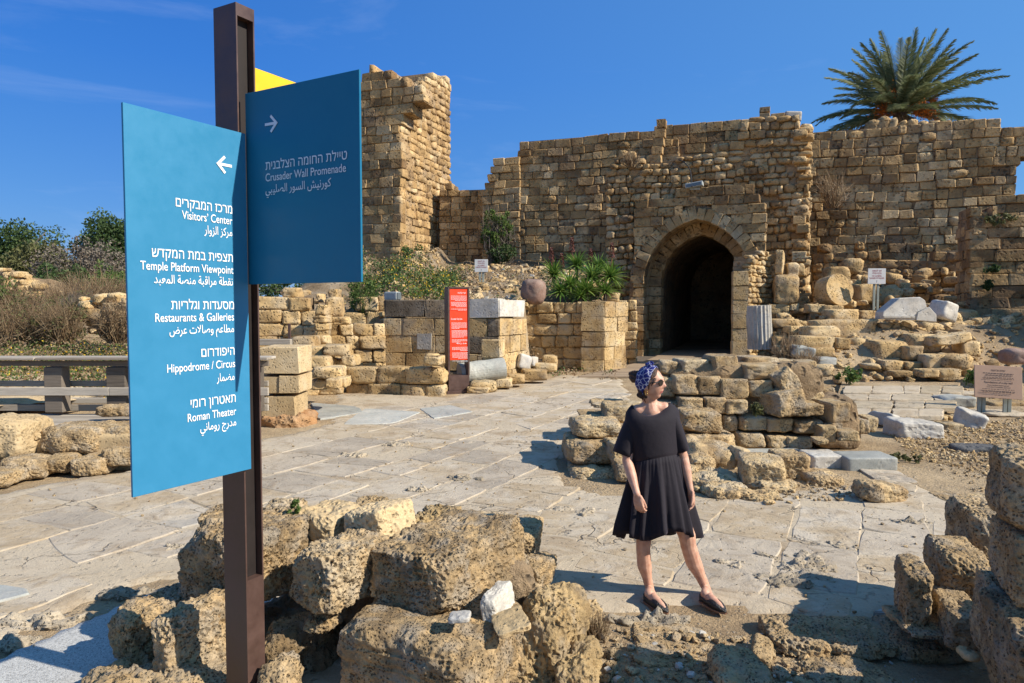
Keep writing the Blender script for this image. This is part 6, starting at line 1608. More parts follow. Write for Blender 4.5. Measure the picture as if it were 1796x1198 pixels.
# -- flower bed left of the mound
cover('flower_bed_leaves', pts_px(628, 800, 0, 0, 21.5, 26.5, 150, 5), 34, .10, M_leafg, 5, .2, .16)
cover('flower_bed_dark_leaves', pts_px(610, 800, 0, 0, 22, 29, 110, 15), 36, .10, M_leafd, 15, .2, .2)
cover('flower_bed_blossoms', pts_px(650, 800, 0, 0, 21.5, 26, 190, 6), 6, .06, M_flow, 6, .22, .26)
cover('flower_bed_dry_leaves', pts_px(600, 830, 0, 0, 20.5, 30, 170, 7), 22, .08, M_dry, 7, .25, .1)
cover('mound_dry_grass', pts_px(560, 1080, 0, 0, 20.3, 34, 420, 8), 20, .09, M_dry, 8, .22, .06)
cover('mound_green_tufts', pts_px(620, 1080, 0, 0, 21, 33, 60, 9), 26, .08, M_leafg, 9, .16, .08)
twiggy('leafy_weed', 'green leafy weed hanging over the low wall beside the floodlight', 638, 512, 20.6, 1.0, 1.2, M_leafg, 41, n=50, leafmat=M_leafg, nl=1400, cat='weed')
twiggy('creeping_weed', 'green creeper climbing the foot of the bright tower corner', 722, 462, 32.2, 1.3, 2.0, M_leafo, 42, n=60, leafmat=M_leafg, nl=1300, cat='weed')
c_ = W(868, 405, 33)
twiggy('wall_shrub', 'green upright shrub growing against the stepped wall', 866, 408, 32.9, 1.3, 2.5, M_grey, 43, n=60, leafmat=M_leafg, nl=2600, cat='shrub')
twiggy('wall_shrub', 'smaller green shrub right of the upright one by the stepped wall', 888, 405, 33.2, .8, 1.7, M_grey, 44, n=40, leafmat=M_leafg, nl=1500, cat='shrub')
twiggy('wall_shrub', 'dark shrub at the foot of the stepped wall corner', 880, 445, 32.6, 1.5, 1.1, M_grey, 45, n=40, leafmat=M_leafd, nl=1500, cat='shrub')
for i, (px, py, Y, w, h, mt, lb) in enumerate([(1460, 330, 29.6, 1.6, 1.4, M_dry, 'tangle of dry twigs hanging beside the broken gatehouse edge'), (1107, 276, 29.9, 1.0, .6, M_dry, 'tuft of dry grass on the gatehouse ledge'), (1390, 245, 29.8, 1.6, 1.1, M_dry, 'dry climber on the upper corner of the gatehouse'),
                                              (1385, 606, 19.6, 1.1, .9, M_dry, 'leafless dry bush behind the block wall remnant'), (1215+200, 625, 18.8, .8, .5, M_dry, 'dry twigs beside the grey marble slab'), (1050, 1090, 4.35, .16, .14, M_dry, 'small dry tuft at the right foot of the rock pile')]):
    twiggy('dry_bush', lb, px, py, Y, w, h, mt, 60+i, n=90)
for i, (px, py, Y, w, h, lb, ml) in enumerate([(1262+67, 717, 9.55, .16, .2, 'small green weed in the gap of the block wall remnant', M_leafo), (516, 895, 4.4, .07, .18, 'tiny upright green weed on top of the rock pile', M_leafg), (1000+590, 803, 9.4, .6, .08, 'low green weed at the end of the marble kerb', M_leafo), (1490, 658, 17.6, .7, .3, 'green weed at the foot of the rubble bank', M_leafg), (1708, 660, 17.2, .5, .3, 'green weed behind the beige notice', M_leafg), (955, 648, 21.9, .4, .5, 'dark green weed at the foot of the planter wall', M_leafg),
    (1741, 472, 23.8, .5, .25, 'green tuft in an upper joint of the ashlar wall', M_leafd), (1733, 500, 23.8, .35, .35, 'green tuft lower in the joints of the ashlar wall', M_leafd), (1755, 385, 23.8, 1.0, .3, 'green growth on the ashlar wall top', M_leafo)]):
    c = W(px, py, Y); t = tag(foliage('weed', tuple(c), (w/2, w/3, h/2), 16, 22, .035*min(Y/6, 3.2) if Y > 6 else .022, ml, None, 70+i, .6, zmin=-.0), lb, 'weed')
# -- spiky aloe rosettes
def rosette_mesh(seed, L_=.74, n=84):
    rs = random.Random(seed); V = []; Fs = []
    for i in range(n):
        az = i*2.39996+rs.uniform(-.15, .15); el = R(6+80*(1-i/n)**.8) if False else R(-18+92*(i/n)); ln = L_*rs.uniform(.75, 1.05); d = Vector((math.cos(az), math.sin(az), 0)); s_ = Vector((-d.y, d.x, 0)); o = len(V); K = 5
        p = Vector((0, 0, 0)); e = el
        for k in range(K+1):
            w = .036*(1-(k/K)**1.6)+.003; tn = d*math.cos(e)+Vector((0, 0, math.sin(e))); nm = tn.cross(s_)
            V += [p-s_*w-nm*w*.35, p, p+s_*w-nm*w*.35]
            p = p+tn*ln/K; e -= R(7)*rs.uniform(.6, 1.4)
        for k in range(K):
            a = o+3*k; Fs += [(a, a+1, a+4, a+3), (a+1, a+2, a+5, a+4)]
    return mesh_np('rosette', V, Fs, M_yuc, True)
RM = [rosette_mesh(i) for i in range(4)]
def spike_mesh():
    rs = np.random.RandomState(5); P = []; 
    for i in range(220):
        t = rs.rand(); a = rs.uniform(0, 6.28); r = .075*(1-t*.75)+.01; P.append((math.cos(a)*r, math.sin(a)*r, .15+t*.42))
    V, Fs = leaves_np(np.array(P), np.full(220, .055), rs, 0, .5); 
    return mesh_np('flower_head', V, Fs, M_spike)
SM = spike_mesh()
stalk_me = None
ALAB = ['spiky green aloe with a brown flower head, leftmost on the planter', 'tallest standing aloe with a brown flower head, second from the left', 'spiky aloe near the front whose brown flower head leans left', 'central spiky aloe with a brown flower head at mid height', 'rightmost spiky aloe with a brown flower head', 'aloe rosette without flower, low in the middle of the clump', 'aloe rosette without flower, low at the right of the clump', 'small aloe rosette without flower, low at the left of the clump', 'aloe rosette without flower behind the central flowering one', 'smallest aloe rosette spilling over the front of the planter wall']
ros = [(972, 482, 24.6, 1.), (1012, 466, 25.2, 1.), (1000, 502, 23.9, 1.), (1038, 488, 24.2, 1.05), (1070, 486, 24.0, 1.05), (1030, 510, 23.6, .95), (1062, 512, 23.5, .9), (983, 512, 23.7, .85), (1050, 470, 24.9, .9), (1018, 520, 23.5, .7)]
spk = [(967, 470, 24.9), (1003, 452, 25.3), (985, 480, 25.), (1036, 472, 25.0), (1073, 462, 24.6), None, None, None, None, None]
for i, ((px, py, Y, s_), sk) in enumerate(zip(ros, spk)):
    c = W(px, py, Y); t = thing('aloe_plant', ALAB[i], 'aloe', (c.x, c.y, c.z-.5), 'aloes growing on the planter wall')
    o = bpy.data.objects.new('rosette', RM[i % 4]); COL.objects.link(o); o.parent = t; o.location = (0, 0, .5); o.rotation_euler = (random.uniform(-.25, .1), random.uniform(-.2, .2), i*1.3); o.scale = (s_,)*3
    tube('stem', [(c.x, c.y, c.z-.6), (c.x, c.y, c.z+.02)], .05, M_bark, t)
    if sk:
        q = W(*sk); tube('stalk', [(c.x, c.y, c.z), ((c.x+q.x)/2, (c.y+q.y)/2, (c.z+q.z)/2+.05), (q.x, q.y, q.z+.15)], .018, M_spike, t)
        o = bpy.data.objects.new('flower_head', SM); COL.objects.link(o); o.parent = t; o.location = (q.x-c.x, q.y-c.y, q.z-c.z+.5); o.scale = (1.25,)*3
# -- date palm
pc = W(1578, 205, 38); palm = thing('palm_tree', 'date palm rising behind the curtain wall with orange fruit stalks', 'palm tree', (pc.x, pc.y, gz(pc.x, pc.y)))
tube('trunk', [(pc.x, pc.y, gz(pc.x, pc.y)-.2), (pc.x+.1, pc.y, 6), (pc.x, pc.y, pc.z-.2), (pc.x, pc.y, pc.z+.5)], [.38, .33, .36, .3], M_bark, palm, 12)
rp = random.Random(21)
def frond(az, el, ln, droop, seed, mat=None):
    rs = random.Random(seed); d = Vector((math.cos(az), math.sin(az), 0)); s_ = Vector((-d.y, d.x, 0)); K = 16; p = Vector((pc.x, pc.y, pc.z+.15))+d*.2; e = el; V = []; Fs = []
    rot = rs.uniform(-.6, .6); spine = []
    for k in range(K+1):
        tn = d*math.cos(e)+Vector((0, 0, math.sin(e))); spine.append((p.copy(), tn.copy())); p = p+tn*ln/K; e -= droop/K*(.5+k/K)
    for k in range(K):
        (a, ta), (b_, tb) = spine[k], spine[k+1]; nm = ta.cross(s_).normalized(); r = .035*(1-k/K)+.006; o = len(V)
        V += [a-s_*r, a+nm*r, a+s_*r, b_-s_*r*.8, b_+nm*r*.8, b_+s_*r*.8]; Fs += [(o, o+1, o+4, o+3), (o+1, o+2, o+5, o+4), (o+2, o, o+3, o+5)]
        if k < 2: continue
        for j in range(8):
            f = j/8; c = a.lerp(b_, f); t = (k+f)/K; L_ = .60*math.sin(math.pi*min(1, .12+t*.86))**.6*rs.uniform(.8, 1.1)
            for sd in (1, -1):
                dr_ = (s_*sd*math.cos(rot*.3)*.62+ta*.72-nm*(.10 if sd > 0 else .10)+Vector((0, 0, rs.uniform(-.12, .12)))+nm*rs.uniform(-.25, .25)).normalized()
                w_ = nm*.013+ta*.010; o = len(V); m_ = c+dr_*L_*.5-Vector((0, 0, .01)); e_ = c+dr_*L_-Vector((0, 0, .05*L_))
                V += [c-w_, c+w_, m_+w_*1.2, m_-w_*1.2, e_]; Fs += [(o, o+1, o+2, o+3), (o+3, o+2, o+4)]
    return link('frond', mesh_np('frond', V, Fs, mat or M_palm), palm)
k = 0
for ring, (n, e0, e1, ln, dr_) in enumerate([(12, 74, 88, 3.9, .3), (17, 54, 74, 4.1, .6), (17, 32, 52, 4.3, .9), (17, 12, 30, 4.4, 1.0), (15, -10, 10, 4.2, .7)]):
    for i in range(n):
        az = 2*math.pi*(i+.37*ring)/n+rp.uniform(-.18, .18); frond(az, R(rp.uniform(e0, e1)), ln*rp.uniform(.88, 1.08), dr_*rp.uniform(.7, 1.3), k); k += 1
for i in range(9):
    frond(i*.7+.2, R(rp.uniform(-38, 5)), 2.6, 1.3, 200+i, M_dry)
for (px, py, s_) in ((1624, 196, .55), (1612, 188, .4), (1547, 195, .42), (1558, 168, .35), (1636, 180, .3)):
    c = W(px, py, 37.2); rs = np.random.RandomState(px); P = np.array(c)+rs.normal(size=(420, 3))*np.array([.5, .4, .6])*s_; V, Fs = leaves_np(P, np.full(420, .1), rs, 0, .5)
    link('date_cluster', mesh_np('date_cluster', V, Fs, M_date), palm)['kind'] = 'stuff'
    tube('fruit_stalk', [(pc.x, pc.y, pc.z+.3), ((pc.x+c.x)/2, (pc.y+c.y)/2, max(pc.z, c.z)+.5), tuple(c)], .03, M_date, palm, 5)

# ================================================================== THE WOMAN
YB = 4.94
def P(px, py, dy=0.): return W(px, py, YB+dy)
M_skin, t_, b_ = new_mat('skin', .5, (.56, .31, .21), spec=.35)
b_.inputs['Subsurface Weight'].default_value = .12; b_.inputs['Subsurface Radius'].default_value = (.012, .005, .003); b_.inputs['Subsurface Scale'].default_value = 1.
n_ = nd(t_, 'ShaderNodeTexNoise', Scale=28., Detail=4.); g_ = nd(t_, 'ShaderNodeNewGeometry'); t_.links.new(g_.outputs['Position'], n_.inputs['Vector'])
r_ = ramp(t_, [(.3, (.50, .25, .165)), (.6, (.60, .345, .235)), (.8, (.64, .39, .28))]); t_.links.new(n_.outputs['Fac'], r_.inputs['Fac']); t_.links.new(r_.outputs['Color'], b_.inputs['Base Color'])
M_lip, _, _ = new_mat('lips', .45, (.42, .13, .11), spec=.4)
M_dress, t_, b_ = new_mat('black_cloth', .8, (.016, .013, .017), spec=.25)
b_.inputs['Sheen Weight'].default_value = .14; b_.inputs['Sheen Tint'].default_value = (.5, .4, .5, 1)
n_ = nd(t_, 'ShaderNodeTexNoise', Scale=22., Detail=4.); g_ = nd(t_, 'ShaderNodeNewGeometry'); t_.links.new(g_.outputs['Position'], n_.inputs['Vector']); bu = nd(t_, 'ShaderNodeBump', Strength=.5, Distance=.006); t_.links.new(n_.outputs['Fac'], bu.inputs['Height']); t_.links.new(bu.outputs['Normal'], b_.inputs['Normal'])
M_hair, t_, b_ = new_mat('brown_hair', .55, (.06, .026, .014), spec=.4)
n_ = nd(t_, 'ShaderNodeTexNoise', Scale=55., Detail=5., Distortion=1.2); g_ = nd(t_, 'ShaderNodeNewGeometry'); t_.links.new(g_.outputs['Position'], n_.inputs['Vector']); r_ = ramp(t_, [(.35, (.02, .010, .007)), (.6, (.085, .036, .018)), (.75, (.15, .07, .035))]); t_.links.new(n_.outputs['Fac'], r_.inputs['Fac']); t_.links.new(r_.outputs['Color'], b_.inputs['Base Color'])
bu = nd(t_, 'ShaderNodeBump', Strength=1., Distance=.01); t_.links.new(n_.outputs['Fac'], bu.inputs['Height']); t_.links.new(bu.outputs['Normal'], b_.inputs['Normal'])
M_scarf, t_, b_ = new_mat('patterned_scarf', .7, (.02, .03, .2), spec=.3)
g_ = nd(t_, 'ShaderNodeNewGeometry'); v_ = nd(t_, 'ShaderNodeTexVoronoi', feature='DISTANCE_TO_EDGE', Scale=30.); n_ = nd(t_, 'ShaderNodeTexNoise', Scale=20.); t_.links.new(g_.outputs['Position'], n_.inputs['Vector'])
vm_ = nd(t_, 'ShaderNodeVectorMath', operation='MULTIPLY_ADD'); vm_.inputs[1].default_value = (.03, .03, .03); t_.links.new(n_.outputs['Color'], vm_.inputs[0]); t_.links.new(g_.outputs['Position'], vm_.inputs[2]); t_.links.new(vm_.outputs[0], v_.inputs['Vector'])
r_ = ramp(t_, [(.0, (.55, .55, .62)), (.030, (.45, .45, .55)), (.055, (.015, .022, .15)), (1, (.012, .018, .12))]); t_.links.new(v_.outputs['Distance'], r_.inputs['Fac']); t_.links.new(r_.outputs['Color'], b_.inputs['Base Color'])
M_shoe, t_, b_ = new_mat('black_woven_leather', .45, (.012, .010, .010), spec=.5)
g_ = nd(t_, 'ShaderNodeNewGeometry'); v_ = nd(t_, 'ShaderNodeTexVoronoi', Scale=130.); t_.links.new(g_.outputs['Position'], v_.inputs['Vector']); bu = nd(t_, 'ShaderNodeBump', Strength=1., Distance=.004); t_.links.new(v_.outputs['Distance'], bu.inputs['Height']); t_.links.new(bu.outputs['Normal'], b_.inputs['Normal'])
M_sole = paint('tan_sole', (.20, .10, .06), .6)
M_lens, _, _ = new_mat('dark_lens', .08, (.008, .006, .006), spec=.8)
M_gold, _, _ = new_mat('gold', .25, (.75, .48, .16), metal=1)
wm = thing('person', 'woman in a loose black dress, blue patterned headscarf and sunglasses standing on the street', 'woman', P(1190, 1065))
acc = bmesh.new()
def ell(bm, c, r, M=None, n=12):
    V, Fq = gcube(n); D = V/np.linalg.norm(V, axis=1)[:, None]
    vs = []
    for d in D:
        q = Vector((d[0]*r[0], d[1]*r[1], d[2]*r[2]))
        vs.append(bm.verts.new((M @ q if M else q)+Vector(c)))
    for f in Fq: bm.faces.new([vs[i] for i in f])
def chain(bm, pts, rad, seg=14, sx=1., capn=8):
    """tapered limb through the points with round joints"""
    n = len(pts); S = []
    for i in range(n-1):
        a, b2 = Vector(pts[i]), Vector(pts[i+1]); k = max(2, int((b2-a).length/.012))
        for j in range(k): 
            t = j/k; S.append((a.lerp(b2, t), rad[i]+(rad[i+1]-rad[i])*(t*t*(3-2*t))))
    S.append((Vector(pts[-1]), rad[-1])); rings = []; ax = None
    for i, (p, r) in enumerate(S):
        d = (S[min(i+1, len(S)-1)][0]-S[max(i-1, 0)][0]).normalized()
        ax = d.orthogonal().normalized() if ax is None else (ax-d*ax.dot(d)).normalized(); bx = d.cross(ax)
        rings.append([bm.verts.new(p+(ax*math.cos(q)+bx*math.sin(q))*r) for q in [2*math.pi*m/seg for m in range(seg)]])
    for i in range(len(rings)-1):
        for m in range(seg): bm.faces.new((rings[i][m], rings[i][(m+1) % seg], rings[i+1][(m+1) % seg], rings[i+1][m]))
    bm.faces.new(rings[0][::-1]); bm.faces.new(rings[-1])
    ell(bm, S[0][0], (rad[0],)*3, None, capn); ell(bm, S[-1][0], (rad[-1],)*3, None, capn)
# head
fwd = Vector((.86, -.50, .07)).normalized(); upv = Vector((-.06, -.02, 1)).normalized(); lft = upv.cross(fwd).normalized(); upv = fwd.cross(lft)
HC = P(1141, 673, .0); Mh = frame_m(HC, fwd, lft, upv)
V, Fq = gcube(34); D = V/np.linalg.norm(V, axis=1)[:, None]
def gs(y, z, y0, z0, wy, wz): return np.exp(-((y-y0)/wy)**2-((z-z0)/wz)**2)
Q = D*np.array([.094, .073, .118]); low = np.clip(-Q[:, 2]/.118, 0, 1)
Q[:, 1] *= 1-.30*low**1.3; Q[:, 0] = np.where(Q[:, 0] < 0, Q[:, 0]*(1-.45*low), Q[:, 0]*(1-.06*low))
fr = np.clip(D[:, 0], 0, 1)**.5*(D[:, 0] > 0); y, z = Q[:, 1], Q[:, 2]
dx = .006*gs(y, z, 0, .035, .05, .014)-.010*(gs(y, z, .031, .012, .015, .012)+gs(y, z, -.031, .012, .015, .012))
dx += .009*gs(y, z, 0, .006, .009, .020)+.017*gs(y, z, 0, -.018, .013, .014)+.005*gs(y, z, 0, -.024, .020, .010)
dx += .007*gs(y, z, 0, -.051, .022, .006)+.007*gs(y, z, 0, -.063, .019, .006)-.004*gs(y, z, 0, -.057, .024, .003)-.004*gs(y, z, 0, -.076, .02, .008)+.011*gs(y, z, 0, -.098, .026, .016)
dx += .004*(gs(y, z, .045, -.015, .018, .02)+gs(y, z, -.045, -.015, .018, .02))
Q[:, 0] += dx*fr
vs = [acc.verts.new(Mh @ Vector(q)) for q in Q]
for f in Fq: acc.faces.new([vs[i] for i in f])
for sd in (1, -1): ell(acc, Mh @ Vector((-.008, sd*.074, -.006)), (.017, .008, .030), Mh.to_3x3() @ Matrix.Rotation(R(-12), 3, 'Y'), 8)
# neck, torso
chain(acc, [Mh @ Vector((-.028, 0, -.055)), P(1140, 705, .03), P(1142, 722, .02)], [.055, .050, .060])
chain(acc, [P(1119, 720, .03), P(1165, 716, .03)], [.043, .043]); chain(acc, [P(1141, 712, .03), P(1114, 723, .03)], [.05, .034]); chain(acc, [P(1141, 712, .03), P(1172, 719, .03)], [.05, .034]); ell(acc, P(1142, 727, .03), (.095, .062, .05)); chain(acc, [P(1112, 736, .03), P(1176, 732, .03)], [.038, .038])
ell(acc, P(1144, 760, .03), (.125, .080, .125)); ell(acc, P(1147, 800, .03), (.115, .08, .16)); ell(acc, P(1152, 860, .04), (.155, .105, .14))
ell(acc, P(1142, 739, .015), (.108, .066, .075))
# arms
def hand(bm, wrist, tip_dir, across, nrm, thumb_side, curl, seed):
    """palm + five fingers; tip_dir: towards the fingertips, across: palm width axis, nrm: palm normal (curl direction)"""
    d, a, n = tip_dir.normalized(), across.normalized(), nrm.normalized(); M3 = Matrix((a, n, d)).transposed()
    pc_ = wrist+d*.048; ell(bm, pc_, (.036, .014, .048), M3, 10); ell(bm, wrist+d*.02, (.027, .018, .03), M3, 8)
    for i, (off, ln) in enumerate(((-.027, .052), (-.009, .065), (.009, .070), (.027, .062))):
        off *= -thumb_side if False else 1
        b0 = pc_+a*off*1.0+d*(.036-.004*abs(i-1.6)); c1 = R(curl+5*i); p1 = b0+(d*math.cos(c1*.5)+n*math.sin(c1*.5)+a*off*.12)*ln*.45; p2 = p1+(d*math.cos(c1*1.3)+n*math.sin(c1*1.3))*ln*.32; p3 = p2+(d*math.cos(c1*2)+n*math.sin(c1*2))*ln*.25
        chain(bm, [b0-d*.02, b0, p1, p2, p3], [.009, .0088, .0082, .0074, .0062], 10, capn=5)
    ts = a*thumb_side; b0 = wrist+d*.018+ts*.022; p1 = b0+(d*.88+ts*.32+n*.35).normalized()*.038; p2 = p1+(d*.95+ts*.15+n*.35).normalized()*.030; p3 = p2+(d+n*.4).normalized()*.020
    chain(bm, [b0, p1, p2, p3], [.013, .0108, .0092, .0075], 10, capn=5)
sR, eR, wR_ = P(1109, 740, .03), P(1100, 808, -.02), P(1117, 866, -.17)
chain(acc, [sR, eR, eR.lerp(wR_, .35), wR_], [.036, .036, .036, .0235])
hand(acc, wR_, Vector((.16, -.10, -1)), Vector((.80, -.62, .05)), Vector((.5, .6, -.1)), 1, 30, 1)
sL, eL, wL_ = P(1178, 738, .03), P(1199, 803, .04), P(1211, 858, -.02)
chain(acc, [sL, eL, eL.lerp(wL_, .35), wL_], [.035, .035, .034, .022])
hand(acc, wL_, Vector((.08, -.10, -1)), Vector((.45, -1, 0)), Vector((-1, -.3, -.1)), 1, 20, 2)
# legs and feet
ground_foot = .022
aR, aL = P(1140, 1034, .06), P(1239, 1033, .05)
chain(acc, [P(1134, 872, .03), P(1129, 948, -.005), P(1128, 962, .0), P(1130, 990, .03), P(1136, 1018, .05), aR], [.082, .054, .050, .051, .034, .031])
chain(acc, [P(1178, 872, .03), P(1205, 940, -.01), P(1207, 956, .0), P(1216, 985, .03), P(1231, 1016, .045), aL], [.086, .060, .055, .056, .037, .031])
hR_, tR = G(1133, 1052, .02), G(1168, 1073, .02); hL_, tL = G(1231, 1052, .02), G(1277, 1077, .02)
def footparts(bm, ank, heel, toe):
    d = (toe-heel); d.z = 0; d.normalize(); s_ = Vector((d.y, -d.x, 0)); h0 = Vector((heel.x, heel.y, ground_foot))
    chain(bm, [ank, h0+d*.035+Vector((0, 0, .055))], [.031, .033]); chain(bm, [h0+d*.03+Vector((0, 0, .035)), h0+d*.10+Vector((0, 0, .040)), h0+d*.17+Vector((0, 0, .024)), h0+d*.20+Vector((0, 0, .02))], [.028, .031, .024, .012])
    chain(bm, [ank, h0+d*.085+Vector((0, 0, .048)), h0+d*.14+Vector((0, 0, .030))], [.029, .026, .022])
footparts(acc, aR, hR_, tR); footparts(acc, aL, hL_, tL)
me = bpy.data.meshes.new('body'); bmesh.ops.recalc_face_normals(acc, faces=acc.faces); acc.to_mesh(me); acc.free()
o = bpy.data.objects.new('body', me); COL.objects.link(o)
md = o.modifiers.new('r', 'REMESH'); md.mode = 'VOXEL'; md.voxel_size = .0036; md.use_smooth_shade = True
m2 = o.modifiers.new('s', 'SMOOTH'); m2.factor = .5; m2.iterations = 3
dg = bpy.context.evaluated_depsgraph_get(); nm_ = bpy.data.meshes.new_from_object(o.evaluated_get(dg)); COL.objects.unlink(o); bpy.data.objects.remove(o)
nm_.materials.clear(); nm_.materials.append(M_skin); nm_.materials.append(M_lip); inv = Mh.inverted()
nv = len(nm_.polygons); cen = np.empty(nv*3, np.float32); nm_.polygons.foreach_get('center', cen); cen = cen.reshape(-1, 3); Ai = np.array(inv); loc = cen@Ai[:3, :3].T+Ai[:3, 3]
mi = ((loc[:, 0] > .05) & (np.abs(loc[:, 1]) < .024) & (np.abs(loc[:, 2]+.057) < .0115-.25*np.abs(loc[:, 1]))).astype(np.int32)
nm_.polygons.foreach_set('material_index', mi); nm_.polygons.foreach_set('use_smooth', np.ones(nv, bool)); nm_.update(); nm_.name = 'body'
link('body', nm_, wm)
# shoes
def shoe(heel, toe, name):
    d = (toe-heel); d.z = 0; L_ = .245; d.normalize(); s_ = Vector((-d.y, d.x, 0)); h0 = Vector((heel.x, heel.y, ground_foot-.006))-d*.008
    prof = [(0, .016, .040), (.03, .026, .062), (.10, .032, .064), (.22, .034, .058), (.36, .037, .050), (.46, .041, .060), (.56, .044, .062), (.70, .044, .050), (.84, .034, .036), (.94, .019, .025), (1., .005, .016)]
    bm = bmesh.new(); rings = []; N = 20
    for t, w, h in prof:
        c = h0+d*L_*t; r = []
        for k in range(N):
            a = 2*math.pi*k/N; x = math.cos(a)*w; zz = math.sin(a); hz = h*.5+h*.5*(abs(zz)**.7)*(1 if zz > 0 else -1)
            if t < .40 and zz > .45 and t > .05: hz = h*.55
            r.append(bm.verts.new(c+s_*x+Vector((0, 0, max(.004, hz)))))
        rings.append(r)
    for i in range(len(rings)-1):
        for k in range(N): bm.faces.new((rings[i][k], rings[i][(k+1) % N], rings[i+1][(k+1) % N], rings[i+1][k]))
    bm.faces.new(rings[0][::-1]); bm.faces.new(rings[-1])
    sh = link('shoe', bm_mesh('shoe', bm, M_shoe, True), wm)
    bm = bmesh.new(); top = []; bot = []
    for t, w, h in prof: 
        c = h0+d*L_*t
        for sg_ in (1,): top.append(c+s_*(w+.002))
    out = [h0+d*L_*t+s_*(w+.002) for t, w, h in prof]+[h0+d*L_*t-s_*(w+.002) for t, w, h in prof[::-1]]
    vb = [bm.verts.new(p+Vector((0, 0, -.006))) for p in out]; vt = [bm.verts.new(p+Vector((0, 0, .005))) for p in out]; m = len(out)
    for i in range(m): bm.faces.new((vb[i], vb[(i+1) % m], vt[(i+1) % m], vt[i]))
    bm.faces.new(vt); bm.faces.new(vb[::-1]); link('sole', bm_mesh('sole', bm, M_sole), sh)
shoe(hR_, tR, 'a'); shoe(hL_, tL, 'b')
# dress
def ringpts(cx, cyf, hw, dep, N, fold=0., k=0, ph=0., yoff=.03, zfun=None, asym=None):
    out = []
    for i in range(N):
        a = 2*math.pi*i/N; ca, sa = math.cos(a), math.sin(a)      # sa > 0: towards the back
        f = 1+(fold(a) if callable(fold) else fold*math.cos(k*a+ph))
        py = cyf(ca, sa); px = cx+hw*ca*f; q = P(px, py, yoff+dep*sa*f); out.append(q)
    return out
def fold_f(t):
    def f(a): return t*(.12*math.cos(9*a+.6)+.10*math.cos(14*a+2.1+.8*math.sin(a))+.06*math.cos(23*a+1.))
    return f
N = 160; RG = []
RG.append(ringpts(1141, lambda c, s: 708+(-2*c)+(21 if s < 0 else 6)*abs(s)**1.5, 32.5, .066, N))
RG.append(ringpts(1141.5, lambda c, s: 709+(-2*c)+(21.5 if s < 0 else 6)*abs(s)**1.5, 34, .080, N))
RG.append(ringpts(1143, lambda c, s: 713-2*c+(19 if s < 0 else 4)*abs(s), 39.5, .104, N))
RG.append(ringpts(1144, lambda c, s: 721-2*c+(17 if s < 0 else 0)*abs(s), 46, .116, N))
RG.append(ringpts(1144, lambda c, s: 736-2*c+(9 if s < 0 else 0)*abs(s), 48, .124, N))
RG.append(ringpts(1145, lambda c, s: 756-3*c, 46, .128, N, lambda a: .008*math.cos(5*a)))
RG.append(ringpts(1147, lambda c, s: 780-5*c, 43.5, .125, N, lambda a: .012*math.cos(6*a+1)))
RG.append(ringpts(1149, lambda c, s: 798-7*c, 41.5, .122, N, lambda a: .014*math.cos(7*a+2)))
RG.append(ringpts(1149, lambda c, s: 802.5-7.5*c, 41, .120, N))
RG.append(ringpts(1149, lambda c, s: 804-7.5*c, 39.6, .113, N))
RG.append(ringpts(1149, lambda c, s: 805.5-7.5*c, 41, .120, N, lambda a: .012*math.cos(46*a)))
def gath(t):
    f0 = fold_f(t)
    return lambda a: f0(a)+.035*math.cos(46*a)*max(0, 1-t*1.6)+.02*t
hemz = lambda c, s: 941-3*c+7*math.cos(math.atan2(s, c)*4+1.2)-(0 if s < 0 else 8)
for j in range(1, 15):
    t = j/14; te = t**.85
    RG.append(ringpts(1149+4*t, (lambda c, s, t=t: (806.5-7.5*c)*(1-t)+hemz(c, s)*t), 41+25*te, .118+.085*te, N, gath(min(1, .15+t))))
bm = bmesh.new(); vr = [[bm.verts.new(p) for p in r] for r in RG]
for i in range(len(vr)-1):
    for k in range(N): bm.faces.new((vr[i][k], vr[i][(k+1) % N], vr[i+1][(k+1) % N], vr[i+1][k]))
dm = bm_mesh('dress', bm, M_dress, True); dro = link('dress', dm, wm)
s_ = dro.modifiers.new('thickness', 'SOLIDIFY'); s_.thickness = .004; s_.offset = 0
def sleeve(c0, c1, r0, r1, ax1, K=9, N=36, seed=0):
    bm = bmesh.new(); rr_ = []; d = (c1-c0).normalized(); a = (ax1-d*ax1.dot(d)).normalized(); b = d.cross(a)
    for i in range(K+1):
        t = i/K; c = c0.lerp(c1, t)+Vector((0, 0, .012*math.sin(t*math.pi))); ra = r0[0]+(r1[0]-r0[0])*t**.8; rb2 = r0[1]+(r1[1]-r0[1])*t
        rr_.append([bm.verts.new(c+a*math.cos(q)*ra*(1+.05*t*math.cos(3*q+seed))+b*math.sin(q)*rb2*(1+.06*t*math.cos(4*q+seed))) for q in [2*math.pi*k/N for k in range(N)]])
    for i in range(K):
        for k in range(N): bm.faces.new((rr_[i][k], rr_[i][(k+1) % N], rr_[i+1][(k+1) % N], rr_[i+1][k]))
    bm.faces.new(rr_[0][::-1])
    so = link('sleeve', bm_mesh('sleeve', bm, M_dress, True), wm); m_ = so.modifiers.new('thickness', 'SOLIDIFY'); m_.thickness = .004; m_.offset = 0
sleeve(P(1115, 731, .03), P(1092.5, 797, .01), (.056, .068), (.074, .068), Vector((1, 0, .35)), seed=1)
sleeve(P(1174, 728, .03), P(1196.5, 790, .03), (.054, .066), (.052, .060), Vector((1, 0, -.3)), seed=2)
ell_bm = bmesh.new()
for (px, py, r) in ((1113, 724, .05), (1176, 721, .047)): pass
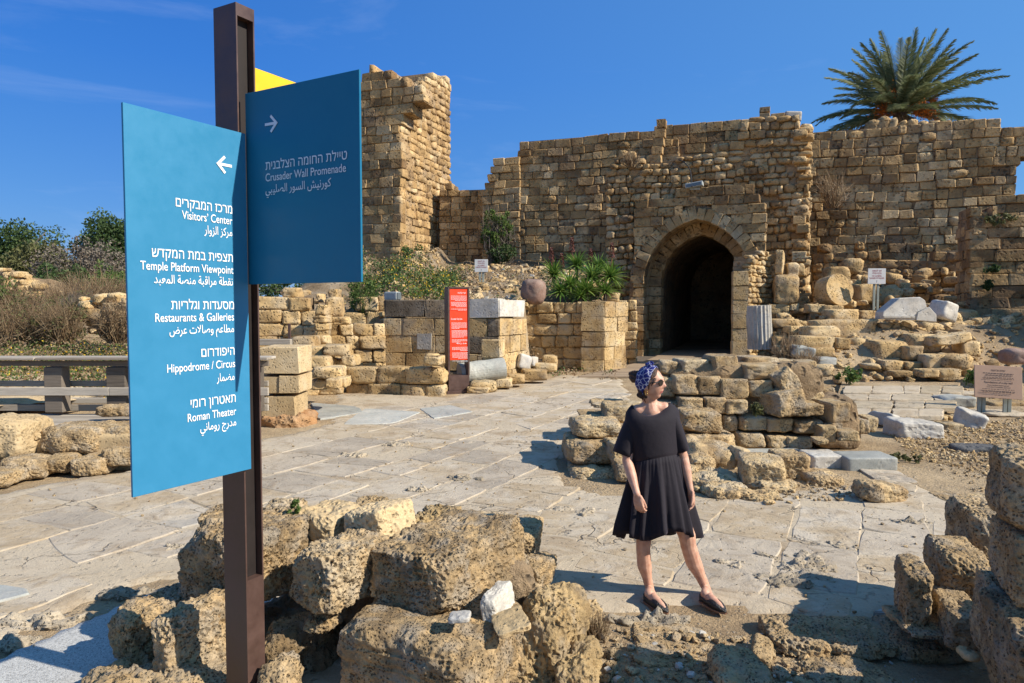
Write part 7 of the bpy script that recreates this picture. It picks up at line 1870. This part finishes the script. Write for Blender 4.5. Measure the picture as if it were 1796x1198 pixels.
# hair: cap over the skull + side lock + curly bun
def shell(name, scale, cond, mat, n=30, off=(0, 0, 0), nz=.0):
    V, Fq = gcube(n); D = V/np.linalg.norm(V, axis=1)[:, None]; Q = D*np.array([.094, .073, .118])*np.array(scale)+np.array(off); low = np.clip(-Q[:, 2]/.118, 0, 1); Q[:, 0] = np.where(Q[:, 0] < 0, Q[:, 0]*(1-.35*low), Q[:, 0]); Q[:, 1] *= 1-.22*low
    if nz: Q = Q+D*(fbm(Q*28, 3, 3)*nz)[:, None]
    cen = Q[Fq].mean(1); keep = cond(cen); A_ = np.array(Mh); Q = Q@A_[:3, :3].T+A_[:3, 3]
    Fk = Fq[keep]; used = np.unique(Fk); mp_ = -np.ones(len(Q), int); mp_[used] = np.arange(len(used))
    ob = link(name, mesh_np(name, Q[used], mp_[Fk], mat, True), wm); m_ = ob.modifiers.new('thickness', 'SOLIDIFY'); m_.thickness = .006; m_.offset = .6; return ob
shell('hair', (1.03, 1.06, 1.03), lambda c: (c[:, 0] < .060-.5*np.clip(.055-c[:, 2], 0, 1)) & (c[:, 0] < .012+1.15*(c[:, 2]-.02)) | (c[:, 0] < -.028) & (c[:, 2] > -.075), M_hair, 34, nz=.004)
shell('headscarf', (1.10, 1.15, 1.09), lambda c: (c[:, 0] < .028+.35*(c[:, 2]-.05)) & (c[:, 0] > -.078-.25*c[:, 2]-.0) & (c[:, 2] > -.02-.9*(-.01-c[:, 0])) | (c[:, 0] < -.035) & (c[:, 2] > -.085) & (c[:, 2] < .055), M_scarf, 40, nz=.004)
bm = bmesh.new(); rs = random.Random(3)
BC = Mh @ Vector((-.112, .0, .050))
ell(bm, BC, (.040, .040, .042))
for k in range(26):
    a = rs.uniform(0, 6.28); e = rs.uniform(-1, 1.3); d = Vector((math.cos(a)*math.cos(e), math.sin(a)*math.cos(e), math.sin(e))); ell(bm, BC+d*.034, (rs.uniform(.010, .019),)*3, None, 5)
link('hair_bun', bm_mesh('hair_bun', bm, M_hair, True), wm)
bm = bmesh.new()          # knot of the scarf on top
for (x, y_, z, r) in ((.012, -.012, .137, .016), (.020, .008, .140, .013), (-.010, -.004, .136, .017)): ell(bm, Mh @ Vector((x, y_, z)), (r, r, r*.75), Mh.to_3x3(), 6)
link('scarf_knot', bm_mesh('scarf_knot', bm, M_scarf, True), wm)
bm = bmesh.new(); rs = random.Random(8)
for k in range(22):
    ell(bm, Mh @ Vector((-.055+rs.uniform(-.02, .03), -.045+rs.uniform(-.02, .03), -.065+rs.uniform(-.03, .03))), (rs.uniform(.008, .016),)*3, None, 5)
link('nape_curls', bm_mesh('nape_curls', bm, M_hair, True), wm)
tk = tube('scarf_twist', [Mh @ Vector((.012+.02*math.cos(q), -.01+.014*math.sin(q), .139+.013*math.sin(q))) for q in np.linspace(0, 5.4, 12)], .006, M_scarf, wm)
# loose strands at the temple and nape
for (a, b, c) in (((.058, -.058, .045), (.048, -.071, .02), (.03, -.076, -.005)), ((.03, -.072, .035), (.014, -.079, .008), (.012, -.079, -.035)), ((-.03, -.06, -.05), (-.035, -.06, -.09), (-.025, -.058, -.125))):
    tube('hair_strand', [Mh @ Vector(a), Mh @ Vector(b), Mh @ Vector(c)], [.009, .007, .002], M_hair, wm, 6)
# sunglasses
sgl = None
for sd in (1, -1):
    bm = bmesh.new(); cM = Mh @ Matrix.Translation((.093-.008*1, sd*.032, .010)) @ Matrix.Rotation(R(14*sd), 4, 'Z') @ Matrix.Rotation(R(4), 4, 'Y')
    r1 = []; r2 = []
    for k in range(24):
        a = 2*math.pi*k/24; w_, h_ = .026, .0235; r1.append(bm.verts.new(cM @ Vector((0, math.cos(a)*w_, math.sin(a)*h_)))); r2.append(bm.verts.new(cM @ Vector((.005, math.cos(a)*w_*.93, math.sin(a)*h_*.93))))
    for k in range(24): bm.faces.new((r1[k], r1[(k+1) % 24], r2[(k+1) % 24], r2[k]))
    bm.faces.new(r2); bm.faces.new(r1[::-1]); m_ = bm_mesh('lens', bm, M_lens)
    if sgl is None: sgl = link('sunglasses', m_, wm)
    else: link('lens', m_, sgl)
    tube('temple_arm', [Mh @ Vector((.084, sd*.057, .018)), Mh @ Vector((.05, sd*.076, .016)), Mh @ Vector((-.01, sd*.079, .012))], .0032, M_cable, sgl, 6)
tube('bridge', [Mh @ Vector((.097, .010, .014)), Mh @ Vector((.101, 0, .017)), Mh @ Vector((.097, -.010, .014))], .0022, M_gold, sgl, 6)
for sd in (1, -1):
    tube('earring', [Mh @ Vector((-.006+.009*math.cos(q), sd*.080, -.052+.017*math.sin(q))) for q in np.linspace(0, 6.1, 14)], .0028, M_gold, wm, 6)
print('all', len(bpy.data.objects))
